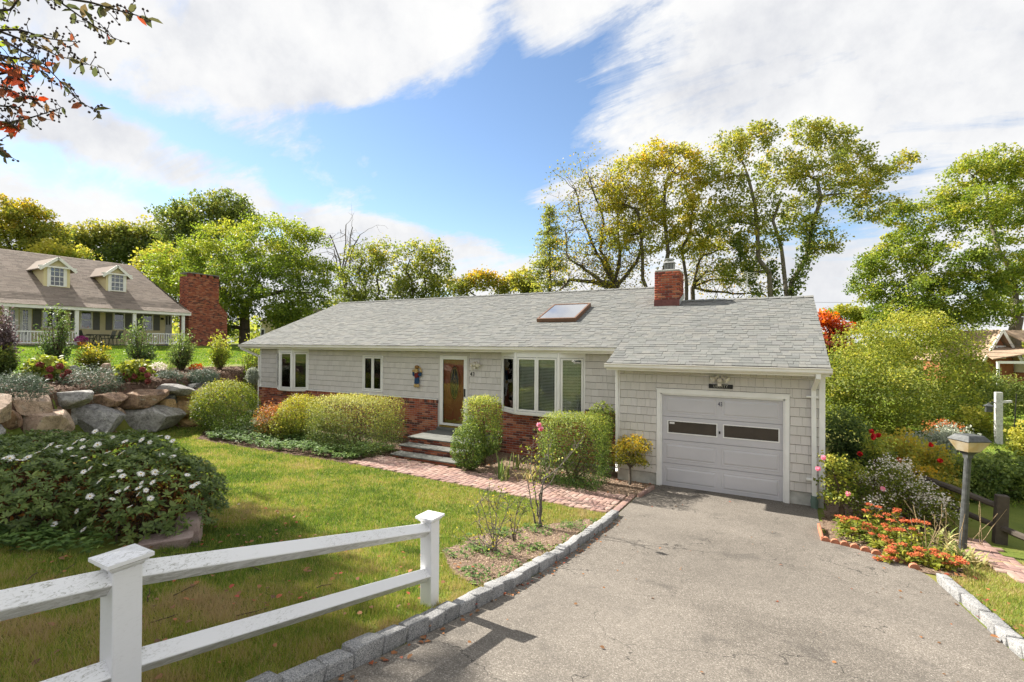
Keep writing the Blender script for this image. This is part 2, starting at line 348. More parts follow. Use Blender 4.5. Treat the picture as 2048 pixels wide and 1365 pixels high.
def asphalt():
    M, t = new_mat('worn_asphalt'); g = geo(t); P = g.outputs['Position']
    vo = t.n('ShaderNodeTexVoronoi'); vo.inputs['Scale'].default_value = 135; t.l(P, vo.inputs['Vector'])
    sp = t.n('ShaderNodeSeparateColor'); t.l(vo.outputs['Color'], sp.inputs[0])
    stone = t.ramp(sp.outputs[0], [(0.0, (0.085, 0.075, 0.064)), (0.35, (0.125, 0.111, 0.094)), (0.72, (0.165, 0.147, 0.125)), (0.95, (0.25, 0.225, 0.195)), (1.0, (0.36, 0.33, 0.29))])
    n = t.noise(P, 0.45, 6, 0.62, 0.8); n2 = t.noise(P, 5.0, 5, 0.65)
    f = t.m('ADD', t.m('MULTIPLY', n, 1.15), t.m('MULTIPLY', n2, 0.45)); f = t.m('ADD', f, 0.22)
    vm = t.n('ShaderNodeVectorMath'); vm.operation = 'SCALE'; t.l(stone, vm.inputs[0]); t.l(f, vm.inputs['Scale'])
    warp = t.n('ShaderNodeVectorMath'); warp.operation = 'ADD'; nz = t.n('ShaderNodeTexNoise'); nz.inputs['Scale'].default_value = 2.2; nz.inputs['Detail'].default_value = 6; t.l(P, nz.inputs['Vector'])
    sc = t.n('ShaderNodeVectorMath'); sc.operation = 'SCALE'; sc.inputs['Scale'].default_value = 0.7; t.l(nz.outputs['Color'], sc.inputs[0]); t.l(P, warp.inputs[0]); t.l(sc.outputs[0], warp.inputs[1])
    ve = t.n('ShaderNodeTexVoronoi'); ve.feature = 'DISTANCE_TO_EDGE'; ve.inputs['Scale'].default_value = 0.6; t.l(warp.outputs[0], ve.inputs['Vector'])
    oil = t.ramp(t.noise(P, 1.7, 4, .55, .3), [(.60, 0.0), (.70, .45)]); wear = t.ramp(t.noise(P, 0.28, 3, .5), [(.42, .0), (.62, .22)])
    base_ = t.mix(wear, t.mix(oil, vm.outputs[0], (.05, .046, .042)), (.21, .19, .165))
    line = t.m('LESS_THAN', ve.outputs['Distance'], 0.0022)
    sel = t.ramp(t.noise(P, 0.8, 2), [(0.46, 0.0), (0.52, 1.0)])
    crack = t.m('MULTIPLY', line, sel)
    col = t.mix(t.m('MULTIPLY', crack, 0.8), base_, (0.03, 0.028, 0.025))
    h = t.m('SUBTRACT', sp.outputs[0], t.m('MULTIPLY', crack, 2.0))
    outp(t, pbsdf(t, col, 0.9, 0.2, bump(t, h, 0.35, 0.006)).outputs[0]); return M
MT['asphalt'] = asphalt()
def drive_l(y): return np.interp(y, [-40, -2.62, -2.6, -1.2, -1.15, 0.2], [-0.20, -0.20, -0.26, -0.26, -0.16, -0.10])
def drive_r(y): return np.interp(y, [-40, -6, -4.5, -3.4, -2.9, -2.45, -2.2, -2.06, -2.0, 0.2], [4.6, 4.3, 4.22, 4.18, 4.12, 3.85, 3.4, 3.0, 2.98, 3.05])
ys = np.concatenate([np.arange(-24, -3.2, 0.4), np.arange(-3.2, 0.05, 0.07), [0.06]]); s_ = np.linspace(0, 1, 14)
V = []
for y in ys:
    for s in s_:
        x = drive_l(y) * (1 - s) + drive_r(y) * s; V.append((x, y, g1(x, y) + 0.014))
nx = len(s_); i, j = np.meshgrid(np.arange(nx - 1), np.arange(len(ys) - 1)); a = (j * nx + i).ravel()
finish(put('driveway', raw_mesh('driveway', V, np.stack([a, a + 1, a + nx + 1, a + nx], 1), True), MT['asphalt']), kind='structure')

def sheet(name, poly, mat, off=0.01, step=0.1, rag=0.0):
    p = np.array([q[:2] for q in poly]); x0, y0 = p.min(0) - step; x1, y1 = p.max(0) + step
    def keep(X, Y):
        if rag: X = X + rag * np.sin(Y * 7.1 + X * 3); Y = Y + rag * np.sin(X * 6.3 + 1)
        return inside(X, Y, p)
    me = grid_mesh(name, np.arange(x0, x1, step), np.arange(y0, y1, step), lambda X, Y: G(X, Y) + off, keep)
    return finish(put(name, me, mat), kind='structure')
BED_KERB = [hit(u, v)[:2] for u, v in ((885, 1105), (900, 1140), (950, 1178), (1010, 1160), (1090, 1108), (1200, 1046), (1170, 1040), (1090, 1052), (1010, 1062), (940, 1078))]
BED_LEFT = [(-14.6, -1.9), (-12.6, -3.3), (-10.2, -3.1), (-8.2, -2.85), (-6.9, -2.72), (-6.9, 0.8), (-15.6, 0.8)]
BED_FRONT = [(-4.75, -1.38), (-2.5, -1.34), (-0.28, -1.2), (-0.12, -0.02), (-1.0, 0.0), (-1.0, 0.87), (-4.75, 0.87)]
BED_RIGHT = [(3.0, -2.05), (3.35, -2.14), (3.85, -2.42), (4.1, -2.8), (4.5, -2.75), (4.85, -1.6), (5.1, 0.5), (5.3, 3.0), (3.2, 3.0), (3.2, -0.1), (3.05, -0.8)]
sheet('kerb_flower_bed', BED_KERB, MT['soil'], 0.012, 0.06, 0.06)
sheet('foundation_bed', BED_FRONT, MT['soil'], 0.012, 0.06)
sheet('groundcover_bed', BED_LEFT, MT['mulch'], 0.012, 0.08, 0.06)
sheet('driveway_flower_bed', BED_RIGHT, MT['soil'], 0.012, 0.07, 0.02)
TB = [(float(x_wall(y)) + 0.25, y) for y in np.arange(-9.5, 0.1, 0.5)] + [(-17.3, 3.0), (-20.5, 3.0), (-21, -1), (-19.3, -4), (-17.5, -8), (-16, -9.5)]
sheet('terrace_mulch_bed', TB, MT['mulch'], 0.012, 0.12, 0.15)

# ------------------------------------------------------------------ granite kerbs
def lump_box(name, jit, bev, seed, mat, seg=2):
    import bmesh
    r = random.Random(seed); bm = bmesh.new(); bmesh.ops.create_cube(bm, size=1.0)
    for v in bm.verts: v.co += Vector((r.uniform(-jit, jit), r.uniform(-jit, jit), r.uniform(-jit, jit)))
    bmesh.ops.bevel(bm, geom=list(bm.edges), offset=bev, segments=seg, affect='EDGES', profile=0.6)
    for v in bm.verts: v.co += Vector((r.uniform(-jit, jit), r.uniform(-jit, jit), r.uniform(-jit, jit))) * 0.25
    me = bpy.data.meshes.new(name); bm.to_mesh(me); bm.free(); me.materials.append(mat)
    me.polygons.foreach_set('use_smooth', [True] * len(me.polygons)); return me
def granite():
    M, t = new_mat('granite'); g = geo(t); oi = t.n('ShaderNodeObjectInfo')
    vo = t.n('ShaderNodeTexVoronoi'); vo.inputs['Scale'].default_value = 170; t.l(g.outputs['Position'], vo.inputs['Vector'])
    sp = t.n('ShaderNodeSeparateColor'); t.l(vo.outputs['Color'], sp.inputs[0])
    c = t.ramp(sp.outputs[0], [(0.0, (0.10, 0.103, 0.108)), (0.3, (0.23, 0.232, 0.236)), (0.7, (0.315, 0.314, 0.308)), (1.0, (0.43, 0.42, 0.405))])
    d = t.noise(g.outputs['Position'], 9, 5, 0.65)
    f = t.m('ADD', t.m('MULTIPLY', d, 0.8), t.m('ADD', t.m('MULTIPLY', oi.outputs['Random'], 0.3), 0.40))
    vm = t.n('ShaderNodeVectorMath'); vm.operation = 'SCALE'; t.l(c, vm.inputs[0]); t.l(f, vm.inputs['Scale'])
    outp(t, pbsdf(t, vm.outputs[0], 0.85, 0.25, bump(t, t.noise(g.outputs['Position'], 45, 6, 0.7), 0.6, 0.012)).outputs[0]); return M
MT['granite'] = granite()
STONES = [lump_box('granite_block', 0.06, 0.09, 20 + k, MT['granite']) for k in range(6)]
def kerb(name, pts, lens):
    root = finish(thing(name, None, None, (pts[0][0], pts[0][1], g1(*pts[0]))), kind='structure')
    P = np.array(pts, float); seg = np.linalg.norm(np.diff(P, axis=0), axis=1); cum = np.concatenate([[0], np.cumsum(seg)]); s = 0.0
    while s < cum[-1] - 0.1:
        L = random.uniform(*lens); c = s + L / 2; x = np.interp(c, cum, P[:, 0]); y = np.interp(c, cum, P[:, 1])
        x2 = np.interp(c + 0.05, cum, P[:, 0]); y2 = np.interp(c + 0.05, cum, P[:, 1]); a = math.atan2(y2 - y, x2 - x) if (x2 - x or y2 - y) else math.pi / 2
        o = bpy.data.objects.new('stone', random.choice(STONES)); COL.objects.link(o); o.parent = root
        z = g1(x, y); pit = math.atan2(g1(x2, y2) - z, 0.05)
        o.location = (x - WP[root.name][0] + random.uniform(-.012, .012), y - WP[root.name][1], z + 0.035 - WP[root.name][2] + random.uniform(-.01, .012))
        o.rotation_euler = (random.uniform(-.06, .06), -pit + random.uniform(-.03, .03), a + random.uniform(-.05, .05)); o.scale = (L - 0.012, random.uniform(.115, .145), random.uniform(.15, .18))
        s += L
kerb('left_kerb', [(-0.27, -2.66), (-0.27, -6.0), (-0.28, -13.2)], (0.20, 0.29))
kerb('right_kerb', [(4.22, -3.05), (4.27, -3.6), (4.33, -5.0), (4.42, -7.0)], (0.20, 0.27))

# ------------------------------------------------------------------ brick path
MT['paver'] = piece_mat('paver_brick', [(0.31, 0.20, 0.165), (0.34, 0.23, 0.19), (0.28, 0.175, 0.15), (0.33, 0.225, 0.19), (0.27, 0.18, 0.16), (0.36, 0.26, 0.22)], 0.9, 45.0, 0.22, 0.4, 0.15, patch=0.12)
def path_far(x): return np.interp(x, [-8, -4.6, -0.25], [-1.42, -1.42, -1.22])
def brick_paving(name, u, x0, x1, y0, ytop, off, mat, cap, ang=0.0, extra=None):
    cx, cy = x1, y0
    root = finish(thing(name, None, None, (cx, cy, g1(cx, cy))), kind='structure'); specs = []
    ub = lump_box('brick_unit', 0.012, 0.035, 3, mat, 1)
    nx = int((x1 - x0) / u) + 2; ny = int(3.4 / u) + 2
    for i in range(-2, nx):
        for j in range(-2, ny):
            d = (i - j) % 4
            if d == 0: bx, by, lx, ly = i * u + u, j * u + u / 2, 2 * u, u
            elif d == 3: bx, by, lx, ly = i * u + u / 2, j * u + u, u, 2 * u
            else: continue
            x = x0 + bx; y = y0 + by
            if not (x0 < x - lx / 2 + 0.03 and x + lx / 2 < x1 + 0.03 and y - ly / 2 > y0 - 0.02 and y + ly / 2 < ytop(x) + 0.04): continue
            if extra and not extra(x, y): continue
            g = 0.008; z = g1(x, y) + off + random.uniform(-.003, .003)
            D = np.linalg.norm(np.array([x, y, z]) - CAM)
            tilt = Matrix.Rotation(random.uniform(-.012, .012), 3, 'X') @ Matrix.Rotation(random.uniform(-.012, .012), 3, 'Y') @ Matrix.Rotation(random.uniform(-.02, .02), 3, 'Z')
            sl = math.atan((g1(x, y + .05) - g1(x, y - .05)) / .1); tilt = Matrix.Rotation(sl, 3, 'X') @ tilt
            specs.append((D, ((x, y, z - 0.018), (lx - g, ly - g, 0.06), tilt)))
    specs.sort(key=lambda s: s[0]); pieces('brick', ub, mat, root, [s[1] for s in specs], cap, 'far_bricks')
    return root
pr = brick_paving('brick_path', 0.108, -7.15, -0.42, -2.64, path_far, 0.02, MT['paver'], 290)
ub = lump_box('brick_unit', 0.012, 0.035, 5, MT['paver'], 1)
sp = [((-0.345, y, g1(-0.3, y) + 0.004), (0.12, 0.21, 0.06), None) for y in np.arange(-2.54, -1.22, 0.218)]
pieces('brick', ub, MT['paver'], pr, sp)
sp = [((-0.19 + k * 0.03, -1.08 + k * 0.21, g1(-.2, -1) + 0.03), (0.075, 0.2, 0.1), Matrix.Rotation(-0.15, 3, 'Z')) for k in range(4)]
fe = thing('brick_edging', 'row of red bricks on edge between soil bed and garage driveway', 'edging', (-0.19, -1.08, 0.0)); pieces('brick', ub, MT['paver'], fe, sp)
finish(put('path_sand', grid_mesh('path_sand', np.arange(-7.2, -0.2, 0.115), np.arange(-2.64, -1.2, 0.1), lambda X, Y: G(X, Y) + 0.010, lambda X, Y: Y < path_far(X)), MT['soil']), kind='structure')
# second brick path, on the right beyond the lamp
P2 = [hit(u, v)[:2] for u, v in ((2075, 1185), (2000, 1150), (1948, 1122), (1925, 1085), (1950, 1078), (2048, 1135), (2120, 1165))]
pr2 = brick_paving('side_brick_path', 0.108, 4.6, 7.4, -3.0, lambda x: 0.6, 0.02, MT['paver'], 200, extra=lambda x, y: bool(inside(np.array(x), np.array(y), P2)))
# ------------------------------------------------------------------ the grey ranch house
GW, GH = 2.488, 2.13                       # garage door opening
XL, XR, ZS = -1.007, 3.171, 0.279          # garage front corners, foot of its shingles
ZG, YG, SL = 2.8135, -0.4566, 0.4023       # garage eave height and overhang, roof slope
YM, ZB, XH = 0.879, 1.4856, -15.83         # main wall plane, top of its brick base, its left corner
YE = YM + YG; ZE = ZG + SL * (YE - YG); YR = 5.478; ZR = ZG + SL * (YR - YG); YRG = 3.885; ZRG = ZG + SL * (YRG - YG)
XE0, XG0, XG1, XM1 = -16.44, -1.14, 3.237, -0.5
ALPHA = math.atan(SL); RSL = Matrix.Rotation(-(math.pi / 2 - ALPHA), 3, 'X')
house = thing('ranch_house', 'single storey grey shingled house with brick base, garage and grey roof', 'house', (-6.0, 0.5, 0.0))

def holed(x0, x1, z0, z1, y0, y1, holes, mb=None):
    """a wall slab between y0 and y1 with rectangular openings (xa, xb, za, zb)"""
    mb = mb or MB(); xs = sorted({x0, x1, *[h[0] for h in holes], *[h[1] for h in holes]}); zs = sorted({z0, z1, *[h[2] for h in holes], *[h[3] for h in holes]})
    for a, b in zip(xs, xs[1:]):
        for c, d in zip(zs, zs[1:]):
            mx_, mz = (a + b) / 2, (c + d) / 2
            if not (x0 < mx_ < x1 and z0 < mz < z1) or any(h[0] < mx_ < h[1] and h[2] < mz < h[3] for h in holes): continue
            mb.box(a, b, y0, y1, c, d)
    return mb
US = lipped(unit_shingle('cedar_shingle', 0.7, 0.045), MT['siding'], solid('cedar_lip_shade', (0.17, 0.16, 0.145), .9, .1, .3, 20))  # dark lower lip paints in the contact shadow under each course
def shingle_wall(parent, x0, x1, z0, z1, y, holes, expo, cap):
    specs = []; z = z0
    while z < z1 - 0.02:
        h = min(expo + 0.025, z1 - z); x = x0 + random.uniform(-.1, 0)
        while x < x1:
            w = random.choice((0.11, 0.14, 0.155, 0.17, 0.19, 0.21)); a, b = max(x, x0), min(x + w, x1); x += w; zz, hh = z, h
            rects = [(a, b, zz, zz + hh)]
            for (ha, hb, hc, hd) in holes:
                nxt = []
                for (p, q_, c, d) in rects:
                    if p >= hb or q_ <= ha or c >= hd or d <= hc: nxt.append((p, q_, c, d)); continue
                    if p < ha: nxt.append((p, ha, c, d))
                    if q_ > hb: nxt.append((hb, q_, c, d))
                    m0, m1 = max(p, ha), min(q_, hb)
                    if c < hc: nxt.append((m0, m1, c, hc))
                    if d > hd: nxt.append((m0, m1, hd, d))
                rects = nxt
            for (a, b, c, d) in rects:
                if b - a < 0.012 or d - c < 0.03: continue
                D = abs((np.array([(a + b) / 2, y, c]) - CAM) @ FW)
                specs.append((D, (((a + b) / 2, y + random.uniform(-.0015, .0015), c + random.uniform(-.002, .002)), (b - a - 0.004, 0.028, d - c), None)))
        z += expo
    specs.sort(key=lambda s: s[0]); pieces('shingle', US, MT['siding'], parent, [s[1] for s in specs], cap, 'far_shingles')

# walls
CS = 0.085
gw = holed(XL, XR, ZS, 2.68, 0.0, 0.10, [(-CS, GW + CS, 0, GH + CS)]).build('garage_wall', MT['siding_back'], house)
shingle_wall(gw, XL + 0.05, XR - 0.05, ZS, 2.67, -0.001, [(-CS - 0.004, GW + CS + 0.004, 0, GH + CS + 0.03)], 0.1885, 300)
fd = MB(); fd.box(XL + .01, -CS, 0.015, 0.2, -0.15, ZS - .002); fd.box(GW + CS, XR - .01, 0.015, 0.2, -0.15, ZS - .002); fd.box(XH + .02, XL, YM + .03, YM + .2, -.1, 0.5); fd.build('foundation', MT['concrete'], house)
DOORX0, DOORX1, DZ0, DZ1 = -6.905, -5.885, 0.70, 2.865
LB = (-14.83, -12.98, 1.45, 3.02); NW_ = (-10.228, -9.290, 1.575, 2.822); BW = (-4.70, -2.13, 1.31, 3.02)
H_UP = [(DOORX0 - .06, DOORX1 + .06, 0, DZ1 + .07), LB, NW_, BW]
mw = holed(XH, XL, ZB, 3.03, YM, YM + 0.1, H_UP).build('front_wall', MT['siding_back'], house)
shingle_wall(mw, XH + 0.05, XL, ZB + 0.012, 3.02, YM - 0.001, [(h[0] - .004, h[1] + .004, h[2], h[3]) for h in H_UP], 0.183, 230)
ms = MB().box(XH + .02, DOORX0 - .07, YM - 0.085, YM, ZB - 0.02, ZB + 0.012); ms.build('brick_ledge', MT['white_trim'], house)
MB().box(XH, XH + .1, YM + .1, 10, 0, 3.03).box(XR - .1, XR, 0.1, 7.8, ZS, 2.7).box(XH, XL, 9.9, 10, 0, 3.05).box(XL, XR, 7.7, 7.8, 0, 2.7).box(XL, XL + .1, 0.1, YM, ZS, 2.95).build('outer_walls', MT['siding'], house)
MB().prism([(XR, 0.1, 2.69), (XR, 7.7, 2.69), (XR, YRG, ZRG - 0.12)], (-0.06, 0, 0)).prism([(XH, YM, 3.02), (XH, 10, 3.02), (XH, YR, ZR - 0.1)], (0.06, 0, 0)).prism([(XM1 - .1, YM, 3.1), (XM1 - .1, 10, 3.1), (XM1 - .1, YR, ZR - 0.08)], (0.06, 0, 0)).build('gable_walls', MT['siding'], house)
MB().box(XH + .3, XL - .1, YM + 1.0, YM + 1.05, 0.6, 3.0).build('dark_room_panel', MT['dark'], house)  # dark panel whose colour stands in for the unlit rooms
# brick base
BX0, BX1 = XH - 0.03, XL
bb = holed(BX0 + .004, BX1, -0.1, ZB - 0.02, YM - 0.055, YM + 0.06, [(DOORX0 - .06, DOORX1 + .06, -1, 9), (BW[0], BW[1], BW[2] - .03, 9)]).build('brick_base', MT['mortar'], house)
UBK = lump_box('wall_brick', 0.008, 0.02, 9, MT['brick'], 1); specs = []
def wall_bricks(x0, x1, z0, z1, y, row0, out, holes=(), soldier=True):
    z = z1; row = row0
    if soldier:
        x = x0
        while x < x1 - 0.03:
            out.append(((x + 0.033, y - 0.002, z1 - 0.052), (0.058, 0.09, 0.1))); x += 0.068
        z -= 0.112
    while z - 0.057 > z0:
        x = x0 - (0.105 if row % 2 else 0.0)
        while x < x1 - .02:
            a, b = max(x, x0), min(x + 0.2, x1)
            if b - a > 0.03: out.append((((a + b) / 2, y, z - 0.0285), (b - a, 0.09, 0.057)))
            x += 0.21
        z -= 0.067; row += 1
wall_bricks(BX0, DOORX0 - .065, 0.05, ZB - 0.022, YM - 0.015, 0, specs)
wall_bricks(DOORX1 + .065, BW[0], 0.05, ZB - 0.022, YM - 0.015, 1, specs)
wall_bricks(BW[0], BW[1], 0.05, BW[2] - .032, YM - 0.015, 1, specs, soldier=False)
wall_bricks(BW[1], BX1, 0.05, ZB - 0.022, YM - 0.015, 1, specs)
def bprio(s):
    x, y, z = s[0]; D = abs((np.array([x, y, z]) - CAM) @ FW)
    vis = (-7.75 < x < -6.9 and z > 0.5) or (-5.0 < x < -3.3 and z > 0.35) or (x < -12.6 and z > 0.9) or (-1.9 < x and z > .3)
    return D + (0 if vis else 50)
specs.sort(key=bprio); pieces('brick', UBK, MT['brick'], bb, [(l, s, None) for l, s in specs], 300, 'covered_bricks')

# roof
def slope_pt(x, y, up=0.0): return (x, y - up * math.sin(ALPHA), ZG + SL * (y - YG) + up * math.cos(ALPHA))
rf = MB()
def roof_slab(x0, x1, ya, yb, th=0.10):
    rf.hexa([slope_pt(x0, ya, -th), slope_pt(x1, ya, -th), slope_pt(x1, yb, -th), slope_pt(x0, yb, -th), slope_pt(x0, ya), slope_pt(x1, ya), slope_pt(x1, yb), slope_pt(x0, yb)])
roof_slab(XE0, XM1, YE, YR); roof_slab(XG0, XG1, YG, YE - 0.002); roof_slab(XM1 + .001, XG1, YE, YRG)
rf.hexa([(XE0, YR, ZR - .1), (XM1, YR, ZR - .1), (XM1, 10.5, 3.1), (XE0, 10.5, 3.1), (XE0, YR, ZR), (XM1, YR, ZR), (XM1, 10.5, 3.2), (XE0, 10.5, 3.2)])
rf.hexa([(XM1 + .01, YRG, ZRG - .1), (XG1, YRG, ZRG - .1), (XG1, 8.2, 2.72), (XM1 + .01, 8.2, 2.72), (XM1 + .01, YRG, ZRG), (XG1, YRG, ZRG), (XG1, 8.2, 2.82), (XM1 + .01, 8.2, 2.82)])
roof = rf.build('roof', MT['roof_base'], house)
UR = lipped(unit_box('asphalt_tab', 0.55), MT['roof_shingle'], solid('shingle_shadow_band', (.085, .085, .08), .95, .1, .2, 30)); UR2 = unit_box('asphalt_tab_thin', 0.55); UR2.materials.append(MT['roof_shingle']); specs = []; EXP = 0.143  # printed band on thick tabs; its dark butt also draws the shadow line
def roof_tabs(x0, x1, ya, yb):
    L = (yb - ya) / math.cos(ALPHA); k = 0; d = -0.015
    while d < L - 0.02:
        h = min(EXP + 0.03, L - d); x = x0 - random.uniform(0, .3)
        while x < x1:
            w = random.choice((0.10, 0.14, 0.17, 0.2, 0.24, 0.28)); a, b = max(x, x0), min(x + w, x1); x += w
            if b - a < 0.02: continue
            y = ya + d * math.cos(ALPHA); th = random.choice((0.008, 0.009, 0.0135, 0.015)); p = slope_pt((a + b) / 2, y, 0.001)
            D = abs((np.array(p) - CAM) @ FW); specs.append((D, (p, (b - a - 0.003, th, h), RSL)))
        d += EXP; k += 1
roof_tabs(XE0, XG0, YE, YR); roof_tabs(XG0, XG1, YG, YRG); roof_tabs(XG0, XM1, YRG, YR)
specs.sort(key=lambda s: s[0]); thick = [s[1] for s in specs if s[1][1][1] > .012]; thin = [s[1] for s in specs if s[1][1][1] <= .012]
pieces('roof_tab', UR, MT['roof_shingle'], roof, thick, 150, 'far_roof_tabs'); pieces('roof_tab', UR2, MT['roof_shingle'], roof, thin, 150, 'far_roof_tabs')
cap = MB()
def ridge_caps(x0, x1, y, z):
    x = x0
    while x < x1 - .05:
        b = min(x + 0.3, x1); mb = MB(); e = 0.013
        for s in (-1, 1):
            mb.hexa([(x, y, z + .004), (b, y, z + .004 + e), (b, y + s * .14, z - .14 * SL + .004 + e), (x, y + s * .14, z - .14 * SL + .004),
                     (x, y, z + .018), (b, y, z + .018 + e), (b, y + s * .14, z - .14 * SL + .018 + e), (x, y + s * .14, z - .14 * SL + .018)])
        mb.build('ridge_cap', MT['roof_shingle'], roof); x += 0.28
ridge_caps(XE0, XM1, YR, ZR + .008); ridge_caps(-0.1, XG1, YRG, ZRG + .008)
# soffits, fascias, gutters
MB().box(XE0 + .02, XL, YE + .02, YM, 3.02, 3.035).box(XG0 + .02, XG1 - .01, YG + .02, 0.0, 2.665, 2.68).box(XG0 + .02, XL - .001, YG + .02, YM - .001, 2.681, 2.69).build('soffit', MT['soffit'], house)
MB().box(XE0, XL, YE, YE + .02, 3.0, 3.13).box(XG0, XG1, YG, YG + .02, 2.645, 2.78).prism([(XG1, YG, 2.66), (XG1, YRG, ZRG - .16), (XG1, YRG, ZRG - .01), (XG1, YG, 2.80)], (-0.02, 0, 0)).prism([(XE0, YE, 3.0), (XE0, YR, ZR - .16), (XE0, YR, ZR - .01), (XE0, YE, 3.15)], (0.02, 0, 0)).build('fascia', MT['gutter'], house)
def gutter(x0, x1, y, z):
    prof = [(0.0, 0.0), (-0.10, -0.0), (-0.10, -0.012), (-0.085, -0.03), (-0.09, -0.075), (-0.065, -0.105), (0.0, -0.105)]
    MB().prism([(x0, y + a, z + b) for a, b in prof][::-1], (x1 - x0, 0, 0)).build('gutter', MT['gutter'], house)
gutter(XE0 - .02, XG0 - .01, YE - .002, ZE - .012); gutter(XG0 - .03, XG1 + .02, YG - .002, ZG - .015)
# corner boards and downspouts
MB().box(XL - .012, XL + .065, -0.03, 0.03, ZS - .03, 2.664).build('corner_board', MT['white_trim'], house)
MB().box(XR - .09, XR + .012, -0.03, 0.05, ZS - .02, 2.664).build('corner_board', MT['white_trim'], house)
MB().box(XH - .012, XH + .07, YM - .03, YM + .05, ZB + .012, 3.018).build('corner_board', MT['white_trim'], house)
def pipe(pts, w, d, name='downspout', mat='white_trim', par=None):
    mb = MB()
    for a, b in zip(pts, pts[1:]): mb.beam(a, b, w, d, up=(0, 1, 0.001))
    return mb.build(name, MT[mat], par or house, bevel=0.006)
dsp = pipe([(3.03, -0.49, 2.72), (3.03, -0.49, 2.60)], 0.085, 0.065); pipe([(3.03, -0.48, 2.62), (2.98, -0.075, 2.36)], 0.085, 0.065); pipe([(2.98, -0.07, 2.40), (3.0, -0.07, 0.22)], 0.085, 0.065)
MB().box(2.86, 3.06, -0.112, -0.02, 2.2, 2.23).box(2.86, 3.06, -0.112, -0.02, 0.55, 0.58).build('downspout_strap', MT['white_trim'], house)
MT['green_pipe'] = solid('green_drain_pipe', (0.13, 0.19, 0.16), 0.6)
MB().cyl((3.0, -0.08, -0.05), (3.0, -0.08, 0.25), 0.062, 0.062, 14).cyl((3.0, -0.08, 0.10), (3.0, -0.08, 0.17), 0.07, 0.07, 14).build('drain_pipe', MT['green_pipe'], house)
pipe([(-1.0, -0.06, 2.66), (-1.0, -0.06, 0.36)], 0.06, 0.05); pipe([(-1.0, -0.06, 0.38), (-0.95, -0.2, 0.24)], 0.06, 0.05)
pipe([(XE0 + .08, YE - .03, 3.05), (XE0 + .09, YE - .03, 2.98)], 0.07, 0.07); pipe([(XE0 + .08, YE - .03, 3.0), (XH - .06, YM - .03, 2.68)], 0.07, 0.07); pipe([(XH - .055, YM - .03, 2.71), (XH - .055, YM - .03, 0.4)], 0.07, 0.07)

# garage door
gd = MB().box(0, GW, 0.085, 0.12, 0.004, GH).build('garage_door', MT['door_paint'], house)
SH = GH / 4
for k in range(4):
    z0 = 0.006 + k * SH; z1 = z0 + SH - 0.010
    wx = [] if k != 2 else [(0.165, 1.185), (1.335, 2.375)]
    sec = holed(0.006, GW - 0.006, z0, z1, 0.055, 0.085, [(a, b, 1.235, 1.495) for a, b in wx]).build('door_section', MT['door_paint'], gd)
    if k != 2:
        for a, b in ((0.12, 1.17), (1.32, 2.37)):
            za, zb = z0 + 0.10, z1 - 0.10; mb = MB()
            def ring(i, yv): return [(a + i, yv, za + i), (b - i, yv, za + i), (b - i, yv, zb - i), (a + i, yv, zb - i)]
            R = [ring(-.03, .056), ring(-.022, .048), ring(0.0, .0535), ring(0.035, .040)]
            vs = sum(R, []); fs = [(4 * r + i, 4 * r + (i + 1) % 4, 4 * r + 4 + (i + 1) % 4, 4 * r + 4 + i) for r in range(3) for i in range(4)] + [(12, 13, 14, 15)]
            mb.add(vs, fs); mb.build('raised_panel', MT['door_paint'], gd)
    else:
        for a, b in wx:
            MB().box(a, b, 0.068, 0.072, 1.235, 1.495).build('window_pane', MT['dark_glass'], gd)
            MB().box(a - .02, b + .02, .044, .058, 1.215, 1.237).box(a - .02, b + .02, .044, .058, 1.493, 1.515).box(a - .02, a + .002, .044, .058, 1.237, 1.493).box(b - .002, b + .02, .044, .058, 1.237, 1.493).build('window_trim', MT['white_trim'], gd)
MB().box(0.17, 1.18, 0.0845, 0.0848, 1.24, 1.49).box(1.34, 2.37, 0.0845, 0.0848, 1.24, 1.49).build('window_backing', solid('garage_gloom', (0.05, 0.04, 0.03), 0.9), gd)
MB().box(1.235, 1.265, 0.03, 0.056, 1.30, 1.35).build('lock', MT['black'], gd)
MB().box(0.19, 0.30, 0.0665, 0.0675, 1.43, 1.475).build('sticker', MT['white_trim'], gd)
MB().box(-CS, 0, -0.028, 0.06, 0.0, GH).box(GW, GW + CS, -0.028, 0.06, 0.0, GH).box(-CS, GW + CS, -0.028, 0.06, GH, GH + CS).box(-CS - .012, GW + CS + .012, -0.035, 0.0, GH + CS, GH + CS + .025).build('door_casing', MT['white_trim'], house, bevel=0.004)
MB().box(0.0, 0.03, 0.0, 0.06, 0, GH).box(GW - .03, GW, 0.0, 0.06, 0, GH).box(0, GW, 0.0, 0.06, GH - .03, GH).build('door_stop', MT['white_trim'], house)

def text_obj(body, name, size, loc, mat, parent, depth=0.004, sx=1.0):
    cu = bpy.data.curves.new(name, 'FONT'); cu.body = body; cu.size = size; cu.extrude = depth; cu.align_x = 'CENTER'; cu.align_y = 'CENTER'
    tmp = bpy.data.objects.new(name + '_tmp', cu); COL.objects.link(tmp)
    me = bpy.data.meshes.new_from_object(tmp.evaluated_get(bpy.context.evaluated_depsgraph_get())); bpy.data.objects.remove(tmp)
    o = bpy.data.objects.new(name, me); COL.objects.link(o); me.materials.clear(); me.materials.append(mat)
    o.rotation_euler = (math.pi / 2, 0, 0); o.scale = (sx, 1, 1)
    if parent is not None: o.parent = parent; o.location = tuple(np.array(loc) - WP[parent.name])
    else: o.location = loc
    return o
MT['navy'] = solid('number_navy', (0.03, 0.03, 0.07), 0.5)
text_obj('43', 'house_number', 0.13, (1.26, 0.052, 1.94), MT['navy'], gd, sx=0.75)
text_obj('43', 'house_number', 0.17, (-5.70, YM - 0.028, 2.31), MT['black'], house, 0.006)

